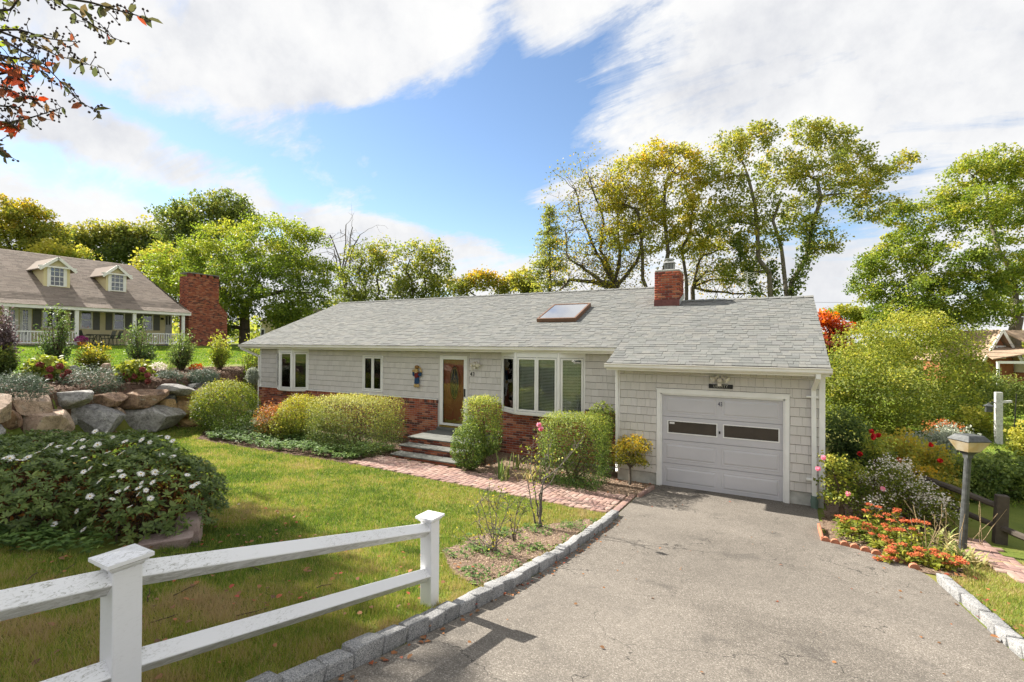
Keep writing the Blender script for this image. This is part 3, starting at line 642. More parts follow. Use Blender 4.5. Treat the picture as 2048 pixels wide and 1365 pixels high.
# windows
def facet(root, A, B, z0, z1, n, head=0.14, sill=0.06, blinds=True, jamb=(0.06, 0.06), gap=0.05):
    A = np.array(A, float); B = np.array(B, float); L = np.linalg.norm(B - A); u = (B - A) / L; nrm = np.array([u[1], -u[0]])
    def P(s, o, z): q = A + u * s + nrm * o; return (q[0], q[1], z)
    def bx(mb, s0, s1, o0, o1, za, zb): mb.hexa([P(s0, o1, za), P(s1, o1, za), P(s1, o0, za), P(s0, o0, za), P(s0, o1, zb), P(s1, o1, zb), P(s1, o0, zb), P(s0, o0, zb)])
    fr = MB(); bx(fr, 0, L, -.04, .02, z1 - head, z1); bx(fr, 0, L, -.04, .025, z0, z0 + sill); bx(fr, 0, jamb[0], -.04, .018, z0 + sill, z1 - head); bx(fr, L - jamb[1], L, -.04, .018, z0 + sill, z1 - head)
    fr.build('frame', MT['white_trim'], root, bevel=0.004)
    a0, a1 = jamb[0], L - jamb[1]; w = (a1 - a0) / n
    for k in range(n):
        s0, s1 = a0 + k * w + .008, a0 + (k + 1) * w - .008; za, zb = z0 + sill + .01, z1 - head - .01; f = gap; sh = MB()
        bx(sh, s0, s1, -.02, .012, za, za + f); bx(sh, s0, s1, -.02, .012, zb - f, zb); bx(sh, s0, s0 + f, -.02, .012, za + f, zb - f); bx(sh, s1 - f, s1, -.02, .012, za + f, zb - f)
        so = sh.build('sash', MT['white_trim'], root, bevel=0.004)
        gl = MB(); bx(gl, s0 + f - .004, s1 - f + .004, -.006, -.002, za + f - .004, zb - f + .004); gl.build('pane', MT['glass'], root)
        if k < n - 1: mu = MB(); bx(mu, s1, s1 + .016, -.03, .004, z0 + sill, z1 - head); mu.build('mullion', MT['white_trim'], root)
        if blinds:
            bl = MB(); z = za + f
            while z < zb - f:
                bl.quad(P(s0 + .02, -.075, z), P(s1 - .02, -.075, z), P(s1 - .02, -.062, z + .03), P(s0 + .02, -.062, z + .03)); z += 0.04
            for s in (s0 + .25 * (s1 - s0), s0 + .78 * (s1 - s0)): bx(bl, s - .004, s + .004, -.05, -.046, za, zb)
            bl.build('blind', MT['blind'], root)
MT['blind'] = solid('blind_slats', (0.6, 0.6, 0.58), 0.7)
def bay(name, xl, xr, x1, x2, p, z0, z1, nc, blinds, jl=(.05, .05)):
    r = bpy.data.objects.new(name, None); COL.objects.link(r); r.parent = house; r.location = tuple(np.array([(xl + xr) / 2, YM, z0]) - WP[house.name]); WP[r.name] = np.array([(xl + xr) / 2, YM, z0])
    facet(r, (xl, YM), (x1, YM - p), z0, z1, 1, jamb=jl, blinds=blinds); facet(r, (x1, YM - p), (x2, YM - p), z0, z1, nc, jamb=jl, blinds=blinds); facet(r, (x2, YM - p), (xr, YM), z0, z1, 1, jamb=jl, blinds=blinds)
    MB().prism([(xl, YM - .002, z0 - .03), (x1, YM - p - .02, z0 - .03), (x2, YM - p - .02, z0 - .03), (xr, YM - .002, z0 - .03)], (0, 0, 0.029)).build('sill_board', MT['white_trim'], r)
    MB().prism([(xl, YM - .002, z1 + .001), (x1, YM - p - .02, z1 + .001), (x2, YM - p - .02, z1 + .001), (xr, YM - .002, z1 + .001)], (0, 0, 0.015)).build('head_board', MT['soffit'], r)
    for (cx, cy) in ((x1, YM - p), (x2, YM - p)): MB().cyl((cx, cy, z0), (cx, cy, z1), 0.045, 0.045, 8).build('corner_post', MT['white_trim'], r)
    return r
bw = bay('bay_window', BW[0] + .005, BW[1] - .005, -4.03, -2.735, 0.40, BW[2], BW[3] - .012, 2, True)
lb = bay('bay_window', LB[0] + .005, LB[1] - .005, -14.24, -13.52, 0.30, LB[2], LB[3] - .012, 1, False)
r = bpy.data.objects.new('casement_window', None); COL.objects.link(r); r.parent = house; r.location = tuple(np.array([-9.76, YM, 1.57]) - WP[house.name]); WP[r.name] = np.array([-9.76, YM, 1.57])
facet(r, (NW_[0] + .003, YM - .012), (NW_[1] - .003, YM - .012), NW_[2], NW_[3], 2, head=.05, sill=.05, blinds=False, jamb=(.05, .05))

# front door
MT['wood_door'] = piece_mat('stained_door', [(0.36, 0.095, 0.042), (0.39, 0.105, 0.047)], 0.35, 9.0, 0.25, 0.15, 0.4, streak=(14, 14, 0.8))
MT['oval_glass'] = solid('leaded_glass', (0.035, 0.045, 0.035), 0.12, 0.5, 0.5, 30)
MT['brass'] = solid('brass', (0.55, 0.38, 0.12), 0.35, 0.5, 0.2, 20, 0, 0.9)
fdr = bpy.data.objects.new('front_door', None); COL.objects.link(fdr); fdr.parent = house; dc = np.array([(DOORX0 + DOORX1) / 2, YM, DZ0]); fdr.location = tuple(dc - WP[house.name]); WP[fdr.name] = dc
MB().box(DOORX0 - .06, DOORX0, YM - .03, YM + .1, DZ0 - .1, DZ1 + .07).box(DOORX1, DOORX1 + .06, YM - .03, YM + .1, DZ0 - .1, DZ1 + .07).box(DOORX0, DOORX1, YM - .03, YM + .1, DZ1, DZ1 + .07).build('door_frame', MT['siding'], fdr)
st = 0.12
MB().box(DOORX0 + .004, DOORX0 + st, YM - .04, YM - .005, DZ0, DZ1 - .004).box(DOORX1 - st, DOORX1 - .004, YM - .04, YM - .005, DZ0, DZ1 - .004).box(DOORX0 + st, DOORX1 - st, YM - .04, YM - .005, DZ1 - .12, DZ1 - .004).box(DOORX0 + st, DOORX1 - st, YM - .04, YM - .005, DZ0, DZ0 + .07).build('storm_door_frame', MT['white_trim'], fdr, bevel=.004)
MB().box(DOORX0 + st, DOORX1 - st, YM - .022, YM - .018, DZ0 + .07, DZ1 - .12).build('storm_glass', glass_mat('storm_glass_clear', (0.96, 0.97, 0.97), 0.0), fdr)
MB().box(DOORX1 - .09, DOORX1 - .055, YM - .075, YM - .04, 1.62, 1.86).build('handle', MT['black'], fdr)
MB().box(DOORX0, DOORX1, YM - .05, YM + .06, DZ0 - .06, DZ0 - .002).build('threshold', MT['brass'], fdr)
wd = MB().box(DOORX0 + .05, DOORX1 - .05, YM + .05, YM + .09, DZ0, DZ1 - .02).build('wooden_door', MT['wood_door'], fdr)
ocx, ocz, orx, orz = (DOORX0 + DOORX1) / 2 + .0, 2.02, 0.165, 0.52
def ellipse(cx, cz, rx, rz, y, n=28): return [(cx + rx * math.cos(2 * math.pi * i / n), y, cz + rz * math.sin(2 * math.pi * i / n)) for i in range(n)]
def ell_ring(mb, cx, cz, r0, r1, y0, y1, n=28):
    a = ellipse(cx, cz, r0[0], r0[1], y0, n); b = ellipse(cx, cz, r1[0], r1[1], y0, n); a1 = [(p[0], y1, p[2]) for p in a]; b1 = [(p[0], y1, p[2]) for p in b]
    mb.add(a + b + a1 + b1, [(i, (i + 1) % n, n + (i + 1) % n, n + i) for i in range(n)] + [(i, 2 * n + i, 2 * n + (i + 1) % n, (i + 1) % n) for i in range(n)] + [(n + i, n + (i + 1) % n, 3 * n + (i + 1) % n, 3 * n + i) for i in range(n)])
mb = MB(); ell_ring(mb, ocx, ocz, (orx, orz), (orx + .035, orz + .035), YM + .03, YM + .052); mb.build('oval_moulding', MT['wood_door'], wd)
MB().poly(ellipse(ocx, ocz, orx, orz, YM + .046)).build('oval_pane', MT['oval_glass'], wd)
mb = MB(); ell_ring(mb, ocx, ocz, (orx * .82, orz * .88), (orx * .87, orz * .91), YM + .040, YM + .044)
for k in range(2):
    rx, rz = (0.075, 0.22) if k == 0 else (0.035, 0.10)
    pts = [(ocx, ocz + rz), (ocx + rx, ocz), (ocx, ocz - rz), (ocx - rx, ocz)]
    for a, b in zip(pts, pts[1:] + pts[:1]): mb.beam((a[0], YM + .042, a[1]), (b[0], YM + .042, b[1]), .008, .008, up=(0, 1, 0))
for dz in (.46, -.46): mb.beam((ocx, YM + .042, ocz + dz * .5), (ocx, YM + .042, ocz + dz), .008, .008, up=(0, 1, 0))
mb.build('lead_came', MT['brass'], wd)
for s in (-1, 1):
    xo, xi = ocx + s * 0.31, ocx + s * 0.05; arc = [(ocx + s * (0.05 + 0.26 * i / 6), 1.36 - 0.14 * math.cos(i / 6 * math.pi / 2 + 0.0)) for i in range(7)]
    loop = [(xi, 0.86)] + arc + [(xo, 0.86)]; loop = loop if s > 0 else loop[::-1]
    MB().prism([(x, YM + .051, z) for x, z in loop], (0, -.012, 0)).build('lower_panel', MT['wood_door'], wd, bevel=0.008)
    pts = [(ocx + s * (0.31 - 0.16 * (i / 6) ** 2), 2.55 + 0.18 * (i / 6)) for i in range(7)]; mb = MB()
    for a, b in zip(pts, pts[1:]): mb.beam((a[0], YM + .048, a[1]), (b[0], YM + .048, b[1]), .022, .014, up=(0, 1, 0))
    mb.beam((ocx + s * .31, YM + .048, 1.55), (ocx + s * .31, YM + .048, 2.55), .022, .014, up=(0, 1, 0))
    pts = [(ocx + s * (0.05 + 0.26 * i / 6), 1.47 + 0.16 * (i / 6) ** 2) for i in range(7)]
    for a, b in zip(pts, pts[1:]): mb.beam((a[0], YM + .048, a[1]), (b[0], YM + .048, b[1]), .022, .014, up=(0, 1, 0))
    mb.build('panel_moulding', MT['wood_door'], wd)
MB().box(DOORX0 + .14, DOORX1 - .14, YM + .044, YM + .051, DZ0 + .05, DZ0 + .2).build('kick_plate', MT['brass'], wd)

# chimney
CX0, CX1, CY0, CY1, CZ1 = -0.869, -0.155, 3.455, 4.30, 5.46
ch = MB().box(CX0 + .012, CX1 - .012, CY0 + .012, CY1 - .012, 4.2, CZ1 - .01).build('chimney', MT['mortar'], house)
sp = []; row = 0; z = 4.60
MT['chimney_brick'] = piece_mat('chimney_brick', [(0.30, 0.075, 0.045), (0.36, 0.11, 0.06), (0.24, 0.06, 0.045), (0.33, 0.09, 0.05), (0.15, 0.05, 0.04), (0.40, 0.16, 0.09)], 0.9, 26.0, 0.4, 0.7, 0.12)
UBC = lump_box('chimney_brick_unit', 0.02, 0.04, 11, MT['chimney_brick'], 1)
def course(a0, a1, horiz, fixed, z, off):
    a = a0 - off
    while a < a1 - .01:
        p, q_ = max(a, a0), min(a + .2, a1); a += .21
        if q_ - p < .03: continue
        j = random.uniform(-.006, .006)
        sp.append((((p + q_) / 2, fixed + j, z) if horiz else (fixed + j, (p + q_) / 2, z), (q_ - p, .09, .062) if horiz else (.09, q_ - p, .062), None))
while z < CZ1 - .03:
    o = .105 if row % 2 else 0; course(CX0, CX1, True, CY0 + .045, z, o); course(CY0 + .09, CY1, False, CX1 - .045, z, .105 - o); course(CY0 + .09, CY1, False, CX0 + .045, z, .105 - o); z += .072; row += 1
pieces('brick', UBC, MT['chimney_brick'], ch, sp)
MB().box(CX0 + .005, CX1 - .005, CY0 + .005, CY1 - .005, CZ1 - .02, CZ1 + .025).build('mortar_crown', MT['concrete'], ch, bevel=.012)
zf = ZG + SL * (CY0 - YG)
MB().box(CX0 - .012, CX1 + .012, CY0 - .015, CY0 + .02, zf - .05, zf + .20).build('front_flashing', MT['flashing'], ch)
MB().prism([(CX1 + .004, CY0 - .01, zf - .05), (CX1 + .004, CY1, zf + SL * .85 - .05), (CX1 + .004, CY1, zf + SL * .85 + .12), (CX1 + .004, CY0 - .01, zf + .17)], (.01, 0, 0)).build('side_flashing', MT['galv'], ch)
c0 = ((CX0 + CX1) / 2 + .03, CY0 + .30)
cp = MB().box(c0[0] - .13, c0[0] + .13, c0[1] - .13, c0[1] + .13, CZ1 + .02, CZ1 + .06)
for k in range(7):
    a = -.125 + .25 * k / 6
    for s in (-1, 1): cp.box(c0[0] + a - .006, c0[0] + a + .006, c0[1] + s * .125 - .005, c0[1] + s * .125 + .005, CZ1 + .06, CZ1 + .25).box(c0[0] + s * .125 - .005, c0[0] + s * .125 + .005, c0[1] + a - .006, c0[1] + a + .006, CZ1 + .06, CZ1 + .25)
cp.build('spark_guard', MT['galv'], ch)
MB().box(c0[0] - .11, c0[0] + .11, c0[1] - .11, c0[1] + .11, CZ1 + .06, CZ1 + .24).build('flue', MT['dark'], ch)
mb = MB().hexa([(c0[0] - .18, c0[1] - .18, CZ1 + .25), (c0[0] + .18, c0[1] - .18, CZ1 + .25), (c0[0] + .18, c0[1] + .18, CZ1 + .25), (c0[0] - .18, c0[1] + .18, CZ1 + .25), (c0[0] - .09, c0[1] - .09, CZ1 + .32), (c0[0] + .09, c0[1] - .09, CZ1 + .32), (c0[0] + .09, c0[1] + .09, CZ1 + .32), (c0[0] - .09, c0[1] + .09, CZ1 + .32)])
mb.box(c0[0] - .10, c0[0] + .10, c0[1] - .10, c0[1] + .10, CZ1 + .32, CZ1 + .36).box(c0[0] - .13, c0[0] + .13, c0[1] - .13, c0[1] + .13, CZ1 + .36, CZ1 + .385).build('chimney_cap', MT['galv'], ch, bevel=.008)
# skylight
SX0, SX1, SY0, SY1 = -4.22, -2.93, 2.26, 3.66
def sk(x, y, up): return slope_pt(x, y, up)
mb = MB(); w = .06; hgt = .13
for a, b, c, d in ((SX0, SX1, SY0, SY0 + w), (SX0, SX1, SY1 - w, SY1), (SX0, SX0 + w, SY0 + w, SY1 - w), (SX1 - w, SX1, SY0 + w, SY1 - w)):
    mb.hexa([sk(a, c, .0), sk(b, c, .0), sk(b, d, .0), sk(a, d, .0), sk(a, c, hgt), sk(b, c, hgt), sk(b, d, hgt), sk(a, d, hgt)])
skl = mb.build('skylight', MT['brown_metal'], house, bevel=.006)
MT['sky_pane'] = glass_mat('skylight_glass', (0.5, 0.55, 0.6), 0.72)
MB().hexa([sk(SX0 + w, SY0 + w, hgt - .02), sk(SX1 - w, SY0 + w, hgt - .02), sk(SX1 - w, SY1 - w, hgt - .02), sk(SX0 + w, SY1 - w, hgt - .02), sk(SX0 + w, SY0 + w, hgt - .012), sk(SX1 - w, SY0 + w, hgt - .012), sk(SX1 - w, SY1 - w, hgt - .012), sk(SX0 + w, SY1 - w, hgt - .012)]).build('skylight_pane', MT['sky_pane'], skl)
MB().quad(sk(SX0 + w, SY0 + w, .025), sk(SX1 - w, SY0 + w, .025), sk(SX1 - w, SY1 - w, .025), sk(SX0 + w, SY1 - w, .025)).build('skylight_shade', solid('shade_white', (0.6, 0.62, 0.66), 0.8), skl)

# front steps
stp = thing('front_steps', 'three brick steps with grey stone treads below the front door', 'steps', (-5.8, -0.5, 0.05)); SX = (-6.98, -4.72)
MT['step_brick'] = MT['brick']; lv = [(0.557, YM - .06, -0.585), (0.40, -0.5, -1.0), (0.235, -0.9, -1.39)]
for k, (z, yb, yf) in enumerate(lv):
    x0 = SX[0] + .04 * k; zb = (lv[k + 1][0] if k < 2 else 0.02)
    MB().box(x0, SX[1], yf, yb, z - .036, z).build('tread', MT['bluestone'], stp, bevel=.006)
    rs = MB().box(x0 + .05, SX[1] - .04, yf + .055, yb - .01, zb - .06, z - .037).build('riser', MT['mortar'], stp)
    sp = []; zz = z - .037 - .034; row = k
    while zz > zb - .02:
        course_sp = []; a = x0 + .05 - (.105 if row % 2 else 0)
        while a < SX[1] - .05:
            p, q_ = max(a, x0 + .05), min(a + .2, SX[1] - .04); a += .21
            if q_ - p > .03: sp.append((((p + q_) / 2, yf + .09, zz), (q_ - p, .09, .058), None))
        for yy in np.arange(yf + .14, min(yb, yf + .42), .21): sp.append(((SX[1] - .08, yy + .1, zz), (.09, .2, .058), None))
        zz -= .068; row += 1
    pieces('brick', UBK, MT['brick'], rs, sp)
MB().box(DOORX0, DOORX1, YM - .2, YM - .056, 0.558, DZ0 - .062).build('door_sill_stone', MT['bluestone'], stp, bevel=.005)
# ------------------------------------------------------------------ plant helpers
def unit(v): return v / np.maximum(np.linalg.norm(v, axis=-1, keepdims=True), 1e-9)
def rdir(n): return unit(rng.normal(size=(n, 3)))
def set_tint(me, tint):
    a = me.attributes.new('tint', 'FLOAT', 'FACE'); a.data.foreach_set('value', np.clip(np.asarray(tint, np.float32), 0, 1))
def leaf_quads(P, S, N=None, T=None, asp=0.55, up=0.4, oval=False, fold=0.12):
    """one small folded leaf at each point: P places, S lengths, N facing, T direction it points"""
    n = len(P); S = np.broadcast_to(np.asarray(S, float), (n,))[:, None]
    if N is None: N = unit(rdir(n) + np.array([0, 0, up]))
    T = unit(rdir(n)) if T is None else T
    T = unit(T - N * np.sum(T * N, 1, keepdims=True)); B = np.cross(N, T); w = S * asp / 2
    if not oval:
        V = np.stack([P, P + T * S * .45 + B * w + N * S * fold, P + T * S, P + T * S * .45 - B * w + N * S * fold], 1); k = 4
    else:
        V = np.stack([P, P + T * S * .28 + B * w * .85 + N * S * fold * .6, P + T * S * .66 + B * w * .9 + N * S * fold * .5, P + T * S - N * S * .08, P + T * S * .66 - B * w * .9 + N * S * fold * .5, P + T * S * .28 - B * w * .85 + N * S * fold * .6], 1); k = 6
    return V.reshape(-1, 3), np.arange(n * k).reshape(n, k)
def leaves(name, P, S, mat, parent, tint=None, kind=None, **kw):
    V, F = leaf_quads(np.asarray(P, float), S, **kw); me = raw_mesh(name, V, F)
    set_tint(me, np.full(len(F), 0.5) if tint is None else tint); return put(name, me, mat, parent, kind=kind)
def tubes(name, P0, P1, R0, R1, mat, parent, n=5, label=None):
    P0, P1 = np.asarray(P0, float), np.asarray(P1, float); R0, R1 = np.asarray(R0, float), np.asarray(R1, float); m_ = len(P0)
    d = unit(P1 - P0); a = np.where(np.abs(d[:, :1]) < 0.8, [[1., 0, 0]], [[0, 1., 0]]); u = unit(np.cross(d, a)); w = np.cross(d, u)
    th = np.arange(n) * 2 * math.pi / n; c, s = np.cos(th)[None, :, None], np.sin(th)[None, :, None]; ring = u[:, None] * c + w[:, None] * s
    V = np.concatenate([P0[:, None] + ring * R0[:, None, None], P1[:, None] + ring * R1[:, None, None]], 1).reshape(-1, 3)
    i = np.arange(n); f = np.stack([i, (i + 1) % n, n + (i + 1) % n, n + i], 1); F = (f[None] + (np.arange(m_) * 2 * n)[:, None, None]).reshape(-1, 4)
    return put(name, raw_mesh(name, V, F, True), mat, parent, label=label)
class Skel:
    """branches of one tree or bush"""
    def __init__(s): s.a = []; s.b = []; s.ra = []; s.rb = []; s.nodes = []; s.nr = []
    def path(s, p, q, r0, r1, seg=5, jit=0.06, sag=0.0, rise=0.0):
        p, q = np.array(p, float), np.array(q, float); L = np.linalg.norm(q - p); prev = p; pr = r0
        for k in range(1, seg + 1):
            t = k / seg; x = p + (q - p) * t + np.array([0, 0, rise * L * math.sin(math.pi * t) - sag * L * math.sin(math.pi * t)])
            if k < seg: x = x + rng.normal(size=3) * jit * L / seg * 1.6
            r = r0 + (r1 - r0) * t; s.a.append(prev); s.b.append(x); s.ra.append(pr); s.rb.append(r); s.nodes.append(x); s.nr.append(r); prev, pr = x, r
        return prev
    def near(s, q, bias=0.35):
        N = np.array(s.nodes); d = np.linalg.norm(N - q, axis=1) + bias * np.maximum(N[:, 2] - q[2], 0) * 2; k = int(np.argmin(d)); return N[k], s.nr[k]
    def build(s, name, mat, parent, n=5): return tubes(name, s.a, s.b, s.ra, s.rb, mat, parent, n)
def in_lobe(n, c, r, inner=0.35):
    d = rdir(n); k = inner + (1 - inner) * rng.random(n) ** 0.55; return c + d * k[:, None] * r
def bark(name, c): return ground_mat(name, [tuple(x * .55 for x in c), c, tuple(x * 1.5 for x in c)], (1.5, 9, 50), (.3, .35, .35), 0.9, 0.95, 0.03)
BARK = bark('grey_bark', (0.10, 0.085, 0.07)); BARK2 = bark('pale_bark', (0.17, 0.15, 0.125)); TWIG = bark('brown_twig', (0.11, 0.08, 0.055))
LM = dict(
    maple=leaf_mat('leaf_maple_bright', [(0.06, 0.09, 0.018), (0.11, 0.155, 0.022), (0.19, 0.215, 0.032), (0.29, 0.27, 0.045)], .45),
    dark=leaf_mat('leaf_dark_green', [(0.045, 0.068, 0.022), (0.08, 0.11, 0.027), (0.13, 0.155, 0.034), (0.22, 0.20, 0.04)], .42),
    olive=leaf_mat('leaf_olive', [(0.085, 0.11, 0.027), (0.15, 0.172, 0.035), (0.235, 0.23, 0.045), (0.32, 0.24, 0.045)], .5),
    yellow=leaf_mat('leaf_yellow', [(0.10, 0.12, 0.022), (0.20, 0.18, 0.028), (0.32, 0.22, 0.03), (0.36, 0.17, 0.025)], .42),
    gold=leaf_mat('leaf_gold', [(0.17, 0.18, 0.035), (0.26, 0.24, 0.04), (0.35, 0.265, 0.042), (0.37, 0.20, 0.038)], .52),
    plum=leaf_mat('leaf_plum', [(0.05, 0.04, 0.045), (0.09, 0.065, 0.07), (0.14, 0.10, 0.10)], .3),
    azalea=leaf_mat('leaf_azalea', [(0.06, 0.08, 0.022), (0.13, 0.13, 0.03), (0.27, 0.12, 0.04), (0.42, 0.13, 0.06)], .4),
    red=leaf_mat('leaf_red', [(0.06, 0.03, 0.02), (0.20, 0.045, 0.022), (0.40, 0.075, 0.02), (0.45, 0.15, 0.025)], .4),
    lime=leaf_mat('leaf_lime', [(0.06, 0.085, 0.018), (0.12, 0.15, 0.025), (0.21, 0.22, 0.035), (0.30, 0.27, 0.05)], .42),
    hedge=leaf_mat('leaf_hedge', [(0.04, 0.058, 0.018), (0.095, 0.118, 0.03), (0.23, 0.23, 0.055), (0.38, 0.34, 0.085)], .38),
    privet=leaf_mat('leaf_privet', [(0.035, 0.065, 0.018), (0.085, 0.125, 0.026), (0.18, 0.21, 0.04), (0.37, 0.35, 0.06)], .38),
    round_=leaf_mat('leaf_yew_gold', [(0.04, 0.065, 0.014), (0.10, 0.13, 0.02), (0.23, 0.23, 0.03), (0.42, 0.34, 0.035)], .38),
    juniper=leaf_mat('leaf_juniper', [(0.024, 0.04, 0.026), (0.042, 0.064, 0.042), (0.07, 0.092, 0.06), (0.105, 0.125, 0.08)], .2),
    laurel=leaf_mat('leaf_laurel', [(0.03, 0.055, 0.02), (0.065, 0.10, 0.03), (0.12, 0.16, 0.04), (0.20, 0.24, 0.06)], .35),
    cover=leaf_mat('leaf_groundcover', [(0.035, 0.065, 0.02), (0.07, 0.12, 0.03), (0.12, 0.185, 0.045), (0.19, 0.24, 0.06)], .35),
    daisy=leaf_mat('leaf_daisy_bush', [(0.045, 0.07, 0.022), (0.08, 0.115, 0.03), (0.12, 0.165, 0.042), (0.17, 0.21, 0.055)], .3, .5, .4, .4),
    brown=leaf_mat('leaf_dry', [(0.05, 0.03, 0.018), (0.13, 0.06, 0.025), (0.26, 0.11, 0.03), (0.36, 0.20, 0.05)], .25),
    litter=leaf_mat('leaf_litter', [(0.09, 0.05, 0.026), (0.16, 0.08, 0.035), (0.22, 0.095, 0.035), (0.24, 0.045, 0.028)], .2, 1.0, attr=False),
    aster=leaf_mat('petal_aster', [(0.40, 0.36, 0.33), (0.50, 0.46, 0.42), (0.56, 0.52, 0.48)], .35),
    pink=leaf_mat('petal_pink', [(0.55, 0.10, 0.16), (0.68, 0.22, 0.30), (0.75, 0.40, 0.46)], .35),
    crimson=leaf_mat('petal_crimson', [(0.14, 0.008, 0.010), (0.36, 0.015, 0.02), (0.55, 0.03, 0.03)], .3),
    sedum=leaf_mat('sedum_head', [(0.20, 0.045, 0.025), (0.34, 0.085, 0.035), (0.42, 0.14, 0.05)], .2),
    hyd=leaf_mat('hydrangea_bloom', [(0.10, 0.025, 0.025), (0.18, 0.045, 0.04), (0.25, 0.10, 0.08)], .2),
    mum=leaf_mat('mum_bloom', [(0.10, 0.012, 0.06), (0.22, 0.03, 0.13), (0.30, 0.06, 0.2)], .2),
    silver=leaf_mat('leaf_silver', [(0.11, 0.13, 0.10), (0.20, 0.22, 0.17), (0.30, 0.31, 0.25)], .25),
    blade=leaf_mat('leaf_blade', [(0.07, 0.11, 0.03), (0.13, 0.17, 0.045), (0.22, 0.22, 0.08), (0.33, 0.26, 0.13)], .35),
)
def tree(name, label, D, tu, lobes, ncl, lpc, lsz, leaf, r0=.3, fork=None, group=None, cl=.75, tints=(.35, .3), barkm=None, stems=None, base_v=None, flat=.75, twig=.02, cat='tree', droop=0.0, topt=0.25, limb_r=.45):
    """background tree; lobes = (u, v, half width, half height, depth shift) read off the picture and set at distance D"""
    k = D / FPX; b = at(tu, 690, D); b = np.array([b[0], b[1], g1(b[0], b[1]) - .1]); root = thing(name, label, cat, tuple(b), group)
    C_ = []; Rr = []
    for (u, v, ru, rv, dd) in lobes: C_.append(at(u, v, D + dd)); Rr.append(np.array([(ru * .88 + rv * .25) * k, (ru * .6 + rv * .4) * k, rv * k]))
    C_ = np.array(C_); top = C_[:, 2].max(); bot = C_[:, 2].min()
    fz = at(tu, fork, D)[2] if fork else b[2] + (bot - b[2]) * .6
    s = Skel(); f0 = np.array([b[0], b[1], fz])
    stem_tops = []
    if stems:
        for (u, v, rr) in stems: p = at(u, v, D); stem_tops.append(s.path(b + rng.normal(size=3) * [.15, .15, 0], p, rr, rr * .45, 8, .11)); 
    else: s.path(b, f0, r0, r0 * .75, 5, .03)
    for c, r in zip(C_, Rr):
        q, rr = s.near(c, .5); w = min(rr * .8, r0 * limb_r); s.path(q, c - np.array([0, 0, r[2] * .2]), w, w * .3, 6, .09, rise=-.02 if droop else .06)
    vol = np.array([r.prod() ** .5 for r in Rr]); nper = np.maximum(2, (ncl * vol / vol.sum()).astype(int)); PP = []; TT = []; SS = []
    zr = max(1e-3, top - bot)
    for c, r, n in zip(C_, Rr, nper):
        cs = in_lobe(n, c, r)
        for x in cs:
            q, rr = s.near(x); L = np.linalg.norm(x - q)
            if L > .2: s.path(q, x, min(rr * .6, twig * (1 + L)), twig * .3, 4, .12, sag=droop)
            m_ = max(3, int(rng.poisson(lpc))); o = rdir(m_) * (rng.random(m_) ** .45)[:, None] * np.array([1, 1, flat]) * cl * 1.55 * rng.uniform(.6, 1.15)
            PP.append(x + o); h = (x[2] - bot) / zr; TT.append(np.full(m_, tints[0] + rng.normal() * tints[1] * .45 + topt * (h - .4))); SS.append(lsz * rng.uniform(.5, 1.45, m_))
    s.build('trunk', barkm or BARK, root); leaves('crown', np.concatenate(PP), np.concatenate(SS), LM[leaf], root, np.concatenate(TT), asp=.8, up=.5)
    return root
def shrub(name, label, c, r, n, lsz, leaf, group=None, p=2.0, cat='shrub', tint0=.3, top=.45, stems=10, shell=.72, base=None, asp=.6, rough=.05, barkm=None, oval=False, rz=0.0, lump=0.0, sun=0.0):
    """dense bush: leaves fill the outer shell of a (boxy, if p > 2) ellipsoid"""
    c = np.array(c, float); r = np.array(r, float); b = (c[0], c[1], (c[2] - r[2]) if base is None else base); root = thing(name, label, cat, b, group)
    d = rdir(n); nn = (np.abs(d) ** p).sum(1) ** (1 / p); d2 = d / nn[:, None]
    f = shell + (1 - shell) * rng.random(n) ** .6
    if lump:
        f = f * (1 + lump * (np.sin(d[:, 0] * 7 + c[0] * 3) * np.sin(d[:, 1] * 6 + 1) + np.sin(d[:, 2] * 8 + d[:, 0] * 5)) * .6)
    P = d2 * f[:, None] * r + rng.normal(size=(n, 3)) * rough * r.min()
    ca, sa = math.cos(rz), math.sin(rz); P = np.stack([P[:, 0] * ca - P[:, 1] * sa, P[:, 0] * sa + P[:, 1] * ca, P[:, 2]], 1) + c
    P[:, 2] = np.maximum(P[:, 2], b[2] + .02)
    N = unit(d * .8 + rdir(n) * .9 + np.array([0, 0, .35])); T = unit(d * .6 + rdir(n) + np.array([0, 0, .3]))
    t = tint0 + top * (P[:, 2] - c[2]) / r[2] * .5 + rng.normal(size=n) * .06 + sun * (-d[:, 0]) * .2  # paler top and sun side: new growth plus sunlight put into the tint
    s = Skel(); bb = np.array(b)
    for k in range(stems):
        e = in_lobe(1, c, r * .8, .5)[0]; s.path(bb + rng.normal(size=3) * [r[0] * .12, r[1] * .12, 0], e, .022, .006, 4, .1)
    if stems: s.build('stems', barkm or TWIG, root)
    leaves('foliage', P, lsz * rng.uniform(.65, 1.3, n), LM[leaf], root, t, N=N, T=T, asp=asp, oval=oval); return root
def spx(u, v, D): return at(u, v, D)

